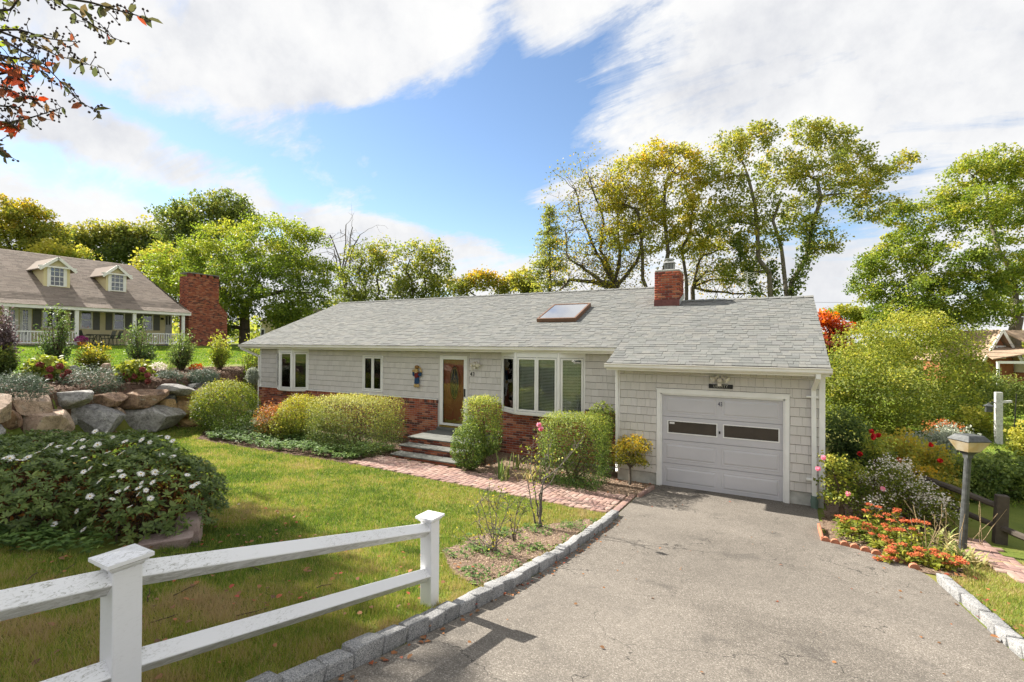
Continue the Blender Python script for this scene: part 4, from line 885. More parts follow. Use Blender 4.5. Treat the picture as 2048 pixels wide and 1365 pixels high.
# ------------------------------------------------------------------ neighbour's house on the terrace
MT['cream'] = solid('cream_siding', (0.66, 0.58, 0.36), 0.7, .2, .05, 3); MT['shutter'] = solid('grey_shutter', (0.13, 0.13, 0.125), 0.6)
MT['brown_roof'] = piece_mat('brown_roof_tab', [(0.245, 0.205, 0.172), (0.275, 0.23, 0.195), (0.22, 0.18, 0.152), (0.255, 0.212, 0.178), (0.19, 0.16, 0.135)], .95, 20, .25, .3, .1, patch=.18)
MT['porch_stone'] = solid('porch_stone', (0.20, 0.195, 0.185), .9, .1, .3, 4); MT['porch_dark'] = solid('porch_boards', (0.10, 0.095, 0.09), .8)
NX, NF, NE = -38.0, 2.98, 5.45
nb = thing('neighbour_house', 'cream house with brown roof, two dormers and white railed porch up the slope', 'house', (-41.0, 2.0, 2.9))
NW2 = NX - 2.2
nbw = MB().box(NW2 - 9, NW2, -8.0, 9.3, 2.0, 5.4).build('wall', MT['cream'], nb)
MB().box(NW2 - .1, NX + .1, -8.0, 9.7, 1.9, NF - .02).build('porch_base', MT['porch_stone'], nb)
MB().box(NW2 - .05, NX + .2, -8.0, 9.75, NF - .02, NF + .03).build('porch_floor', MT['porch_dark'], nb)
MB().box(NW2, NX + .05, -8.0, 9.75, 5.33, 5.40).build('porch_ceiling', MT['white_trim'], nb)
MB().box(NX - .08, NX + .10, -8.0, 9.95, 5.30, 5.50).build('eave_beam', MT['white_trim'], nb)
RX, RZ, RYE = -45.0, 9.65, 9.0
prof = [(NX + .15, 5.50), (NX - .5, 5.80), (NX - 1.2, 6.30), (RX, RZ)]; ends = [10.0, 9.75, 9.5, RYE]
nr = MB()
for (a, b), ea, eb in zip(zip(prof, prof[1:]), ends, ends[1:]):
    nr.quad((a[0], -8.5, a[1]), (a[0], ea, a[1]), (b[0], eb, b[1]), (b[0], -8.5, b[1]))
nr.quad((RX, -8.5, RZ), (RX, RYE, RZ), (RX - 7.0, 10.0, 5.5), (RX - 7.0, -8.5, 5.5)); nr.poly([(NX + .15, 10.0, 5.5), (RX - 7, 10.0, 5.5), (RX, RYE, RZ)])
nroof = nr.build('roof', MT['brown_roof'], nb)
# courses of tabs on the slope that can be seen
UN = unit_box('brown_tab', .55); sp = []
for (a, b), ea, eb in zip(zip(prof, prof[1:]), ends, ends[1:]):
    L = math.hypot(b[0] - a[0], b[1] - a[1]); al = math.atan2(b[1] - a[1], a[0] - b[0]); n = max(1, round(L / .16))
    R = Matrix.Rotation(math.pi / 2, 3, 'Z') @ Matrix.Rotation(-(math.pi / 2 - al), 3, 'X')
    for k in range(n):
        t = k / n; x = a[0] + (b[0] - a[0]) * t; z = a[1] + (b[1] - a[1]) * t; e = ea + (eb - ea) * t; y = -2.0 - random.random() * .3
        while y < e - .1:
            w = random.choice((.25, .32, .4, .5)); yb = min(y + w, e); sp.append(((x, (y + yb) / 2, z + .002), (yb - y - .006, .018, L / n + .03), R)); y += w
pieces('roof_tabs', UN, MT['brown_roof'], nroof, sp, 0, 'roof_tabs')
def roof_x(u, v):   # where a sight line meets the main slope
    s = (RZ - 6.30) / ((NX - 1.2) - RX); d = px_ray(u, v); t = (6.30 + s * (NX - 1.2 - CAM[0]) - CAM[2]) / (d[2] + s * d[0]); return (CAM + t * d)[0]
def npx(u, v, x): p = at_x(u, v, x); return p[1], p[2]
def nbox(name, u0, u1, v0, v1, x, th, mat, par, sink=.0, **kw):
    y0, za = npx(u0, v1, x); y1, _ = npx(u1, v1, x); _, zb = npx((u0 + u1) / 2, v0, x); return MB().box(x - sink, x + th, y0, y1, za, zb).build(name, mat, par, **kw)
def nwindow(u0, u1, v0, v1, x, par, rows, cols, glass='glass', name='window'):
    y0, za = npx(u0, v1, x); y1, _ = npx(u1, v1, x); _, zb = npx((u0 + u1) / 2, v0, x); f = .07
    w = MB().box(x, x + .05, y0, y0 + f, za, zb).box(x, x + .05, y1 - f, y1, za, zb).box(x, x + .05, y0 + f, y1 - f, za, za + f).box(x, x + .05, y0 + f, y1 - f, zb - f, zb).box(x + .005, x + .045, y0 + f, y1 - f, (za + zb) / 2 - .025, (za + zb) / 2 + .025).build(name, MT['white_trim'], par)
    MB().box(x + .004, x + .008, y0 + f, y1 - f, za + f, zb - f).build('pane_backing', MT['dark'], w); MB().box(x + .014, x + .018, y0 + f, y1 - f, za + f, zb - f).build('pane', MT['glass'], w)
    if rows * cols > 1:
        mb = MB()
        for i in range(1, cols): yy = y0 + (y1 - y0) * i / cols; mb.box(x + .012, x + .03, yy - .014, yy + .014, za + f, zb - f)
        for j in range(1, rows): zz = za + (zb - za) * j / rows; mb.box(x + .011, x + .029, y0 + f, y1 - f, zz - .014, zz + .014)
        mb.build('muntins', MT['white_trim'], w)
    return w
X0 = NW2 + .004
for u0, u1 in ((84, 112), (160, 184), (226, 249), (285, 305)): nwindow(u0, u1, 620 + (u0 - 84) * .03, 656 + (u0 - 84) * .025, X0, nb, 1, 1)
for u0, u1 in ((65, 82), (113, 128), (141, 148), (186, 199), (211, 224), (250, 264), (272, 284), (307, 319)): nbox('shutter', u0, u1, 618 + (u0 - 65) * .035, 659 + (u0 - 65) * .01, X0, .05, MT['shutter'], nb)
for u0, u1 in ((14, 36), (39, 62)):
    dr = nbox('french_door', u0, u1, 613, 682, X0, .04, MT['white_trim'], nb); nwindow(u0 + 3, u1 - 4, 618, 672, X0 + .045, dr, 5, 2, name='door_light')
pd = nbox('porch_door', 330, 343, 630, 690, X0, .05, solid('door_grey', (.42, .43, .44), .5), nb); nbox('door_light', 332, 335, 633, 650, X0 + .052, .01, MT['dark'], pd); nbox('door_light', 337.5, 340.5, 633, 650, X0 + .052, .01, MT['dark'], pd)
nbox('wall_lamp', 321, 326, 636, 640, X0, .12, MT['black'], nb)
for u in (11, 153, 268.5, 366):
    y, _ = npx(u, 650, NX - .1); MB().box(NX - .18, NX - .02, y - .1, y + .1, NF, 5.31).box(NX - .21, NX + .01, y - .13, y + .13, NF + .03, NF + .2).build('porch_post', MT['white_trim'], nb)
for ua, ub in ((16, 149), (293, 363)):
    ya, _ = npx(ua, 650, NX - .1); yb, _ = npx(ub, 650, NX - .1); rl = MB().box(NX - .14, NX - .06, ya, yb, NF + .82, NF + .90).box(NX - .13, NX - .07, ya, yb, NF + .12, NF + .19).build('porch_railing', MT['white_trim'], nb)
    for y in np.arange(ya + .08, yb, .155): MB().box(NX - .12, NX - .08, y - .022, y + .022, NF + .19, NF + .82).build('baluster', MT['white_trim'], rl)
ya, _ = npx(152, 690, NX); yb, _ = npx(268, 690, NX)
MB().box(NX + .1, NX + .5, ya, yb, 2.4, NF - .14).box(NX + .5, NX + .9, ya, yb, 2.4, NF - .30).build('porch_steps', MT['porch_stone'], nb)
for (ul, ur, vp, ve, vs, wl, wr, wt, wb, rows) in ((87, 140, 517, 535, 572, 98, 129, 534, 572, 4), (212, 253, 533, 549, 581, 220, 248, 548, 582, 4)):
    xf = roof_x((ul + ur) / 2, vs + 3); y0, zs = npx(ul, vs, xf); y1, _ = npx(ur, vs, xf); _, ze = npx((ul + ur) / 2, ve, xf); _, zp = npx((ul + ur) / 2, vp, xf); ym_ = (y0 + y1) / 2; xb = xf - 3.4
    dm = MB().box(xb, xf, y0, y1, zs - .6, ze).prism([(xf, y0, ze), (xf, y1, ze), (xf, ym_, zp)], (xb - xf, 0, 0)).build('dormer', MT['cream'], nb)
    o = .28; ro = MB()
    for s, ye in ((-1, y0), (1, y1)):
        e = ye + s * o; zl = ze - (zp - ze) * o / ((y1 - y0) / 2)
        ro.hexa([(xf + .2, e, zl), (xb - .6, e, zl), (xb - .6, ym_, zp), (xf + .2, ym_, zp), (xf + .2, e, zl + .07), (xb - .6, e, zl + .07), (xb - .6, ym_, zp + .07), (xf + .2, ym_, zp + .07)])
    ro.build('dormer_roof', MT['brown_roof'], dm)
    tr = MB()
    for s, ye in ((-1, y0), (1, y1)):
        e = ye + s * o; zl = ze - (zp - ze) * o / ((y1 - y0) / 2); tr.beam((xf + .21, e, zl), (xf + .21, ym_, zp), .05, .17, up=(0, 0, 1))
    tr.box(xf, xf + .22, y0 - o, y1 + o, ze - .07, ze + .03).build('dormer_trim', MT['white_trim'], dm)
    nwindow(wl, wr, wt, wb, xf + .01, dm, rows, 3); nbox('casing', wl - 4, wl, wt - 3, wb + 2, xf, .04, MT['white_trim'], dm); nbox('casing', wr, wr + 4, wt - 3, wb + 2, xf, .04, MT['white_trim'], dm)
# its big brick chimney
CHX = -38.6
def nz(v, u=415): return npx(u, v, CHX)[1]
y0, y1, y2 = npx(378, 600, CHX)[0], npx(438, 600, CHX)[0], npx(455, 600, CHX)[0]; zt = nz(549); zsh0 = nz(606); zsh1 = nz(628, 455)
nch = MB().box(CHX - 1.3, CHX - .02, y0 + .02, y1 - .02, 2.4, zt - .3).prism([(CHX - .02, y1 - .03, 2.4), (CHX - .02, y2 - .02, 2.4), (CHX - .02, y2 - .02, zsh1 - .05), (CHX - .02, y1 - .03, zsh0 - .05)], (-1.28, 0, 0)).build('brick_chimney', MT['mortar'], nb)
UB2 = lump_box('far_brick', .01, .03, 13, MT['brick'], 1); sp = []; z = 2.45; row = 0
while z < zt - .28:
    ylim = y2 if z < zsh1 else (y2 + (y1 - y2) * min(1, (z - zsh1) / (zsh0 - zsh1))); y = y0 - (.11 if row % 2 else 0)
    while y < ylim - .03:
        a, b = max(y, y0), min(y + .21, ylim); y += .22
        if b - a > .03: sp.append(((CHX - .05, (a + b) / 2, z), (.1, b - a, .062), None))
    x = CHX - .12
    while x > CHX - 1.3: sp.append(((x - .1, y0 + .05, z), (.2, .1, .062), None)); x -= .21
    z += .072; row += 1
random.Random(3).shuffle(sp); pieces('brick', UB2, MT['brick'], nch, sp, 0, 'bricks')
MB().box(CHX - 1.32, CHX + .02, y0 - .03, y1 + .03, zt - .08, zt).build('chimney_slab', MT['porch_stone'], nch)
for k in range(5):
    y = y0 + (y1 - y0 - .3) * k / 4; MB().box(CHX - .3, CHX, y, y + .3, zt - .3, zt - .08).build('chimney_pier', MT['brick'], nch)
# porch furniture
MT['green_metal'] = solid('dark_green_metal', (0.02, 0.035, 0.03), .4); MT['stripe'] = solid('striped_sling', (0.55, 0.55, 0.50), .7)
def patio_chair(y, face, label):
    r = thing('patio_chair', label, 'chair', (NX - .9, y, NF + .03), 'striped patio chairs on the porch'); s = face
    for dx in (-.25, .25):
        for dy in (-.25, .25): MB().cyl((dx, dy, 0), (dx * .95, dy * .9, .45), .02, .02, 6).build('leg', MT['green_metal'], r, local=True)
    for dx in (-.27, .27): MB().cyl((dx, s * -.25, .45), (dx, s * -.42, 1.02), .02, .02, 6).cyl((dx, s * -.3, .66), (dx, s * .28, .64), .022, .022, 6).cyl((dx, s * .28, .64), (dx, s * .25, .4), .02, .02, 6).build('arm_frame', MT['green_metal'], r, local=True)
    MB().box(-.27, .27, -.27, .27, .42, .46).build('seat', MT['green_metal'], r, local=True)
    MB().beam((0, s * -.24, .47), (0, s * -.41, 1.0), .54, .02, up=(0, 1, 0)).build('backrest', MT['green_metal'], r, local=True)
    for k in range(7): t = .54 + .07 * k; f = (t - .47) / .53; MB().beam((-.26, s * (-.225 - .17 * f), t), (.26, s * (-.225 - .17 * f), t), .012, .035, up=(0, 1, 0) if False else (0, 0, 1)).build('stripe', MT['stripe'], r, local=True)
    return r
yA, yB, yC = npx(174, 680, NX - .9)[0], npx(215, 680, NX - .9)[0], npx(229, 680, NX - .9)[0]
patio_chair(yA, 1, 'striped patio chair left of the porch table beside the purple mums'); patio_chair(yB, -1, 'striped patio chair touching the right side of the porch table'); patio_chair(yC, -1, 'striped patio chair furthest right on the neighbour porch')
yt = npx(196, 680, NX - .9)[0]; tb = thing('patio_table', 'round dark patio table between striped chairs on the porch', 'table', (NX - .9, yt, NF + .03))
MB().cyl((0, 0, .68), (0, 0, .72), .62, .62, 20).build('table_top', MT['green_metal'], tb, local=True)
for k in range(4): a = math.pi / 4 + k * math.pi / 2; MB().cyl((.35 * math.cos(a), .35 * math.sin(a), 0), (.1 * math.cos(a), .1 * math.sin(a), .68), .025, .025, 6).build('leg', MT['green_metal'], tb, local=True)
ym0, zm0 = npx(163, 690, NX + .3); pt = thing('potted_mums', 'purple mums in a terracotta pot on the neighbour porch step', 'potted plant', (NX + .3, ym0, NF - .14))
MB().lathe([(.16, 0), (.22, .3), (.25, .31), (.25, .36), (.2, .36)], (0, 0, 0)).build('pot', solid('terracotta', (.45, .15, .06), .8), pt, local=True)
d = rdir(420); d[:, 2] = np.abs(d[:, 2]); leaves('blooms', np.array([NX + .3, ym0, NF + .26]) + d * [.36, .36, .34], .07, LM['mum'], pt, asp=.9)
# cream shed far behind
sh = thing('garden_cottage', 'small cream cottage with brown roof behind the big green tree', 'building', tuple(at(550, 690, 56)))
o = at(550, 668, 56); gz = g1(o[0], o[1]); bw_ = 2.6
MB().box(o[0] - 2.4, o[0] + 6.0, o[1], o[1] + 5, gz - .5, at(550, 642, 56)[2]).build('wall', MT['cream'], sh); ze = at(550, 642, 56)[2]
MB().hexa([(o[0] - 2.7, o[1] - .4, ze), (o[0] + 6.3, o[1] - .4, ze), (o[0] + 6.3, o[1] + 5.4, ze), (o[0] - 2.7, o[1] + 5.4, ze), (o[0] - .6, o[1] + 2.0, ze + 1.5), (o[0] + 4.4, o[1] + 2.0, ze + 1.5), (o[0] + 4.4, o[1] + 3.0, ze + 1.5), (o[0] - .6, o[1] + 3.0, ze + 1.5)]).build('roof', MT['brown_roof'], sh)
dpt = at_y(526, 664, o[1]); fr = MB().box(dpt[0] - .45, dpt[0] + .45, o[1] - .04, o[1] - .002, dpt[2] - 1.2, dpt[2] + .45).build('door', MT['white_trim'], sh)
MB().box(dpt[0] - .25, dpt[0] + .25, o[1] - .05, o[1] - .041, dpt[2] - .6, dpt[2] + .25).build('door_glass', MT['dark'], fr)
dpt = at_y(560, 664, o[1]); MB().box(dpt[0] - .5, dpt[0] + .5, o[1] - .04, o[1] - .002, dpt[2] - .6, dpt[2] + .45).build('window', MT['white_trim'], sh)

# house among the trees on the right
RHD = 40.0; rz = math.atan2(RT[1], RT[0]); ro_ = at(2005, 690, RHD); gz = 0.0
rh = thing('gabled_house', 'brown roofed gabled house half hidden by trees and shrubs on the right', 'house', (ro_[0], ro_[1], gz), rz=rz)
kk = RHD / FPX; zv = lambda v: CAM[2] + (694 - v) * kk
MT['red_wall'] = solid('rust_wall', (0.28, 0.11, 0.05), .8, .2, .2, 2); MT['tan_roof'] = solid('tan_roof', (0.34, 0.25, 0.175), .95, .1, .2, 6, .5)
hw = 1.6; L = 9.0; za, zp = zv(722), zv(662)
MB().box(-hw + .15, hw - .15, 0.5, 6, 0, za).prism([(-hw + .15, .5, za), (hw - .15, .5, za), (0, .5, zp - .25)], (0, 5, 0)).box(.2, L, .8, 5, 0, za - .2).build('wall', MT['red_wall'], rh, local=True)
mb = MB()
for s in (-1, 1): mb.hexa([(s * hw, 0, za - .15), (s * hw, 7, za - .15), (0, 7, zp), (0, 0, zp), (s * hw, 0, za - .05), (s * hw, 7, za - .05), (0, 7, zp + .1), (0, 0, zp + .1)])
mb.hexa([(.1, .35, zp - .02), (L, .35, zp - .02), (L + .3, -1.6, 3.0), (1.4, -1.6, 3.0), (.1, .35, zp + .06), (L, .35, zp + .06), (L + .3, -1.6, 3.08), (1.4, -1.6, 3.08)])
mb.hexa([(-3.0, -2.2, 2.2), (1.3, -2.2, 2.9), (1.3, .4, 3.2), (-1.6, .4, 2.9), (-3.0, -2.2, 2.28), (1.3, -2.2, 2.98), (1.3, .4, 3.28), (-1.6, .4, 2.98)])
mb.build('roof', MT['tan_roof'], rh, local=True)
mb = MB()
for s in (-1, 1): mb.beam((s * hw, -.05, za - .12), (0, -.05, zp + .02), .06, .2, up=(0, 0, 1))
mb.box(-2.6, 1.3, -2.15, -2.05, 1.9, 2.1).build('bargeboard', MT['white_trim'], rh, local=True)
wn = MB().box(-.1, .75, .44, .5, zv(718), zv(692)).build('window', MT['white_trim'], rh, local=True)
MB().box(.06, .28, .42, .438, zv(715), zv(695)).box(.36, .6, .42, .438, zv(715), zv(695)).build('pane', MT['dark'], wn, local=True)
for x in (-2.5, 1.2): MB().box(x - .07, x + .07, -2.17, -2.03, 0, 1.9).build('porch_post', MT['white_trim'], rh, local=True)
MB().box(1.6, 2.5, -.2, .78, 1.1, 2.3).build('bay', MT['white_trim'], rh, local=True)
# ------------------------------------------------------------------ trees behind the houses
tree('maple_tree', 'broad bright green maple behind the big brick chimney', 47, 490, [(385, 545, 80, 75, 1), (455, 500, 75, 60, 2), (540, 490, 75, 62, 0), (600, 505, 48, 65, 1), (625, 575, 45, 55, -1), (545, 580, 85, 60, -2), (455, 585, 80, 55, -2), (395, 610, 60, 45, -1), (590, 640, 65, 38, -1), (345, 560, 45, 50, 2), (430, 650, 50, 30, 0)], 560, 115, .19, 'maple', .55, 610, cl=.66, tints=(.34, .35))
tree('oak_tree', 'tall dark green tree rising behind the bright maple', 66, 420, [(350, 445, 38, 32, 0), (400, 425, 50, 32, 0), (455, 415, 45, 26, 0), (485, 440, 32, 32, 0), (420, 465, 70, 35, 0), (380, 500, 60, 40, 0)], 220, 80, .32, 'dark', .6, 560, cl=1.0, tints=(.42, .35))
tree('spreading_tree', 'dark spreading tree with orange tinged top behind the brown roof', 68, 190, [(130, 480, 38, 24, 0), (185, 470, 45, 22, 0), (150, 500, 55, 25, 0), (215, 505, 50, 30, 0)], 150, 80, .32, 'dark', .5, 540, cl=.9, tints=(.45, .45), topt=.6)
tree('spreading_tree', 'dark flat topped tree between the dormers and the bright maple', 70, 275, [(250, 470, 50, 20, 0), (305, 470, 35, 22, 0), (270, 500, 60, 28, 0), (320, 500, 40, 30, 0)], 150, 80, .32, 'dark', .5, 540, cl=.9, tints=(.42, .42), topt=.5)
tree('locust_tree', 'yellow green tree at the left edge behind the brown roof', 60, 25, [(0, 435, 55, 42, 0), (55, 440, 45, 40, 0), (85, 475, 40, 32, 0), (-40, 450, 40, 50, 0), (30, 490, 70, 35, 0)], 230, 90, .26, 'yellow', .5, 520, cl=.8, tints=(.06, .35))
tree('small_tree', 'low yellow tree just above the ridge of the brown roof', 58, 130, [(110, 510, 40, 22, 0), (150, 520, 35, 20, 0)], 70, 60, .28, 'lime', .3, 560, cl=.8, tints=(.6, .4))
tree('small_tree', 'yellow green tree above the right hand dormer', 56, 320, [(300, 530, 40, 26, 0), (340, 525, 45, 35, 0), (370, 560, 40, 30, 0)], 110, 45, .30, 'lime', .3, 580, cl=.8, tints=(.55, .4))
tree('ash_tree', 'slender olive tree behind the left part of the grey roof', 52, 735, [(705, 560, 35, 50, 0), (735, 520, 38, 38, 0), (768, 505, 34, 30, 0), (770, 560, 42, 45, 1), (690, 600, 40, 30, 0), (730, 600, 50, 25, 0)], 260, 34, .22, 'olive', .28, 600, cl=.6, tints=(.22, .45), stems=[(725, 520, .16), (765, 515, .15), (700, 560, .13)])
tree('ash_tree', 'orange tipped olive tree behind the middle of the grey roof', 50, 830, [(825, 515, 34, 30, 0), (865, 510, 34, 30, 0), (880, 555, 26, 36, 0), (840, 565, 45, 38, 1), (800, 590, 45, 28, 0), (870, 590, 30, 22, 0)], 250, 34, .22, 'olive', .28, 600, cl=.6, tints=(.28, .5), stems=[(820, 520, .16), (865, 510, .15), (795, 560, .13)])
tree('yellow_tree', 'low yellow orange tree behind the roof ridge near the middle', 54, 960, [(925, 575, 32, 18, 0), (965, 562, 36, 20, 0), (1005, 575, 25, 18, 0)], 120, 40, .24, 'yellow', .25, 600, cl=.6, tints=(.12, .45))
tree('round_tree', 'small olive tree beside the ivy clad conifer', 52, 1045, [(1042, 562, 22, 24, 0), (1058, 580, 18, 16, 0)], 60, 40, .26, 'olive', .22, 600, cl=.6, tints=(.4, .4))
tree('golden_maple', 'tall golden maple rising behind the red brick chimney', 41, 1330, [(1225, 400, 32, 34, 1), (1235, 470, 34, 34, 1), (1425, 480, 30, 40, 1), (1265, 345, 40, 36, 0), (1305, 310, 42, 30, 0), (1360, 320, 45, 32, 0), (1395, 345, 32, 40, 0), (1275, 410, 50, 45, 1), (1335, 395, 55, 45, -1), (1395, 415, 40, 48, 0), (1300, 470, 55, 38, 0), (1370, 480, 45, 38, 0)], 620, 46, .175, 'gold', .45, 520, cl=.44, tints=(.16, .5), stems=[(1275, 420, .24), (1330, 370, .27), (1385, 420, .22)])
tree('big_maple', 'tallest green maple with ivy covered stems behind the garage', 39, 1565, [(1470, 290, 42, 32, 0), (1515, 275, 36, 28, 0), (1455, 350, 40, 36, 0), (1610, 265, 40, 26, 0), (1660, 275, 40, 30, 0), (1705, 310, 36, 32, 0), (1560, 340, 50, 42, 1), (1640, 345, 60, 45, -1), (1500, 410, 55, 40, 0), (1600, 430, 50, 40, 0), (1700, 380, 45, 35, 0), (1765, 350, 38, 25, 0), (1800, 325, 28, 18, 0), (1745, 420, 45, 25, 0), (1440, 440, 45, 45, 0), (1520, 480, 50, 38, 0), (1650, 490, 28, 30, 0), (1480, 540, 45, 28, 0)], 780, 44, .18, 'olive', .5, 560, cl=.45, tints=(.36, .5), stems=[(1495, 350, .26), (1560, 400, .24), (1635, 360, .28)], barkm=BARK2)
tree('right_maple', 'large green maple with grey trunk at the right edge', 47, 2032, [(1945, 345, 45, 36, 0), (2000, 325, 48, 30, 0), (2055, 350, 40, 40, 0), (1890, 410, 45, 35, 0), (1955, 420, 60, 45, -2), (2030, 440, 60, 50, 0), (1800, 430, 30, 24, 0), (1840, 480, 55, 40, 0), (1780, 520, 48, 34, 0), (1895, 530, 70, 50, -2), (1985, 540, 65, 50, -2), (2060, 560, 50, 60, 0), (1745, 575, 36, 28, 0), (1830, 590, 60, 38, -2), (1920, 610, 65, 40, -2), (1990, 625, 45, 25, 0), (1790, 625, 50, 25, -2), (1870, 640, 70, 24, -2), (1735, 540, 25, 20, 0)], 1000, 74, .20, 'maple', .6, 600, cl=.58, tints=(.45, .5), barkm=BARK2)
tree('red_maple', 'small fiery red maple beyond the right corner of the garage', 27, 1668, [(1650, 640, 18, 16, 0), (1675, 660, 22, 18, 0), (1660, 690, 30, 26, 0), (1650, 720, 18, 22, 0)], 130, 32, .16, 'red', .12, 700, cl=.32, tints=(.22, .4), topt=.75)
tree('far_tree', 'pale olive tree far beyond the garage gable under the wire', 60, 1690, [(1680, 625, 32, 14, 0), (1715, 630, 28, 16, 0), (1745, 645, 36, 22, 0)], 90, 40, .3, 'lime', .25, 660, cl=.6, tints=(.45, .4))
# ivy clad conifer
def conifer():
    D = 46; b = at(1102, 690, D); b[2] = g1(b[0], b[1]); root = thing('conifer', 'thin tapering conifer with ivy on its lower trunk behind the ridge', 'tree', tuple(b)); top = at(1098, 412, D)
    s = Skel(); s.path(b, top, .25, .04, 10, .01); PP = []; TT = []
    for k in range(150):
        t = rng.uniform(.16, 1); p = b + (top - b) * (.38 + .62 * t); R = 3.0 * (1 - t) ** .75 * rng.uniform(.5, 1.1) + .25; a = rng.uniform(0, 2 * math.pi); e = p + np.array([R * math.cos(a), R * math.sin(a), -.12 * R])
        s.path(p, e, .035, .008, 4, .05, sag=.06)
        m_ = int(18 + 12 * R) if t > .22 else 5; f = rng.uniform(.25, 1, m_); PP.append(p + (e - p) * f[:, None] + rng.normal(size=(m_, 3)) * [.22, .22, .12]); TT.append(np.full(m_, .4 + rng.normal() * .15))
    s.build('trunk', BARK, root); leaves('crown', np.concatenate(PP), .24, LM['olive'], root, np.concatenate(TT), asp=.5)
    iv = b + (top - b) * rng.uniform(0, .55, 900)[:, None] + rng.normal(size=(900, 3)) * [.28, .28, .1]; leaves('ivy', iv, .2, LM['dark'], root, np.full(900, .45), asp=.9)
conifer()
def ivy(D, pts, n, w, label):
    P = [at(u, v, D - .3) for u, v in pts]; P[0][2] = g1(P[0][0], P[0][1]); P = np.array(P); k = rng.integers(0, len(P) - 1, n); t = rng.random(n)[:, None]; Q = P[k] * (1 - t) + P[k + 1] * t + rng.normal(size=(n, 3)) * [w, w, .1]
    root = thing('ivy', label, 'climber', tuple(P[0])); leaves('foliage', Q, .22, LM['dark'], root, .35 + rng.normal(size=n) * .15, asp=.9)
ivy(39, [(1580, 690), (1585, 590), (1610, 520), (1622, 430)], 1500, .30, 'ivy wrapping the right stem of the tallest maple'); ivy(39, [(1558, 690), (1552, 590), (1545, 520)], 700, .22, 'ivy wrapping the middle stem of the tallest maple'); ivy(39, [(1535, 690), (1515, 590), (1490, 530), (1470, 480)], 800, .2, 'ivy wrapping the left stem of the tallest maple')
# thin crooked tree with few leaves, and a bare one
def sparse(name, label, D, u, stems, ncl, lpc, lsz, leaf, r0, spread, tint, fork=600):
    k = D / FPX; b = at(u, 690, D); b[2] = g1(b[0], b[1]); root = thing(name, label, 'tree', tuple(b)); s = Skel(); f = at(u, fork, D); s.path(b, f, r0, r0 * .9, 3, .02); PP = []; n0 = len(s.nodes)
    for pts in stems:
        prev = f; rr = r0 * .6
        for j, (uu, vv) in enumerate(pts): q = at(uu, vv, D + rng.uniform(-1.5, 1.5)); s.path(prev, q, rr, rr * .65, 4, .08); prev = q; rr *= .65
    N = len(s.nodes)
    for c in range(ncl):
        i = rng.integers(n0, N); q = s.nodes[i]; e = q + rng.normal(size=3) * spread * [1, 1, .8] + [0, 0, spread * .2]; s.path(q, e, min(.035, s.nr[i] * .6), .008, 4, .15, sag=.05)
        for _ in range(2): e2 = e + rng.normal(size=3) * spread * .5; s.path(e, e2, .012, .005, 2, .15); PP.append(e2 + rng.normal(size=(max(1, rng.poisson(lpc)), 3)) * .35)
    s.build('trunk', BARK, root, 6)
    if lpc: Q = np.concatenate(PP); leaves('crown', Q, lsz, LM[leaf], root, tint + rng.normal(size=len(Q)) * .2, asp=.8)
sparse('crooked_tree', 'crooked half bare tree with thin yellow leaves left of the golden maple', 43, 1232, [[(1195, 510), (1165, 440), (1150, 380)], [(1200, 500), (1205, 430), (1180, 360)], [(1240, 500), (1235, 430), (1215, 370)], [(1170, 540), (1140, 520), (1130, 460)], [(1270, 530), (1290, 470), (1270, 420)], [(1140, 560), (1120, 580)]], 260, 13, .19, 'yellow', .34, 1.1, .2, 575)
sparse('crooked_tree', 'bare lower limbs reaching right behind the brick chimney', 43, 1385, [[(1410, 545), (1470, 530), (1520, 550)], [(1420, 560), (1480, 560), (1540, 580)], [(1400, 520), (1440, 500), (1500, 495)], [(1450, 585), (1530, 590)]], 130, 11, .18, 'yellow', .22, .9, .2, 575)
sparse('bare_tree', 'leafless twiggy tree behind the left end of the grey roof', 54, 690, [[(688, 520), (692, 450)], [(680, 520), (660, 470)], [(700, 520), (720, 470)], [(690, 530), (705, 455)], [(676, 540), (668, 500)]], 60, 0, .2, 'olive', .2, 1.2, .3, 590)

# ------------------------------------------------------------------ shrubs on the right
def tree_shrub(name, label, D, lobes, ncl, lpc, lsz, leaf, cl, tints, group=None, base=None, droop=0.0, twig=.01, topt=.25):
    u = np.mean([l[0] for l in lobes]); return tree(name, label, D, u, lobes, ncl, lpc, lsz, leaf, .06, None, group, cl, tints, TWIG, None, None, .8, twig, 'shrub', droop, topt)
tree_shrub('arching_shrub', 'huge lime green arching shrub beside the garage', 18.5, [(1700, 755, 52, 65, 0), (1745, 700, 62, 60, .5), (1800, 670, 62, 52, 1), (1855, 665, 55, 44, 1.5), (1900, 695, 55, 48, 1), (1760, 785, 72, 64, -.5), (1845, 755, 75, 64, 0), (1915, 760, 50, 55, .5), (1700, 820, 52, 48, 0), (1790, 850, 65, 42, -.5), (1870, 830, 60, 45, 0), (1670, 785, 30, 70, .5)], 820, 46, .08, 'lime', .32, (.42, .4), droop=.05)
tree_shrub('dark_shrub', 'dark green shrub to the right of the huge lime shrub', 20, [(1920, 750, 45, 45, 0), (1945, 800, 45, 45, 0), (1900, 820, 45, 40, 0), (1985, 780, 45, 35, 1), (2020, 800, 40, 40, 1)], 240, 45, .09, 'dark', .28, (.42, .35))
tree_shrub('leafy_shrub', 'mid green shrub in front of the lantern post', 17, [(1950, 850, 35, 35, 0), (1925, 870, 35, 28, 0)], 110, 40, .085, 'lime', .2, (.35, .35))
tree_shrub('shade_shrub', 'dark blue green shrub against the right side of the garage', 11.6, [(1680, 860, 32, 40, 0), (1710, 880, 32, 40, 0), (1690, 920, 36, 35, 0), (1730, 920, 30, 34, 0)], 150, 40, .06, 'laurel', .16, (.22, .25))
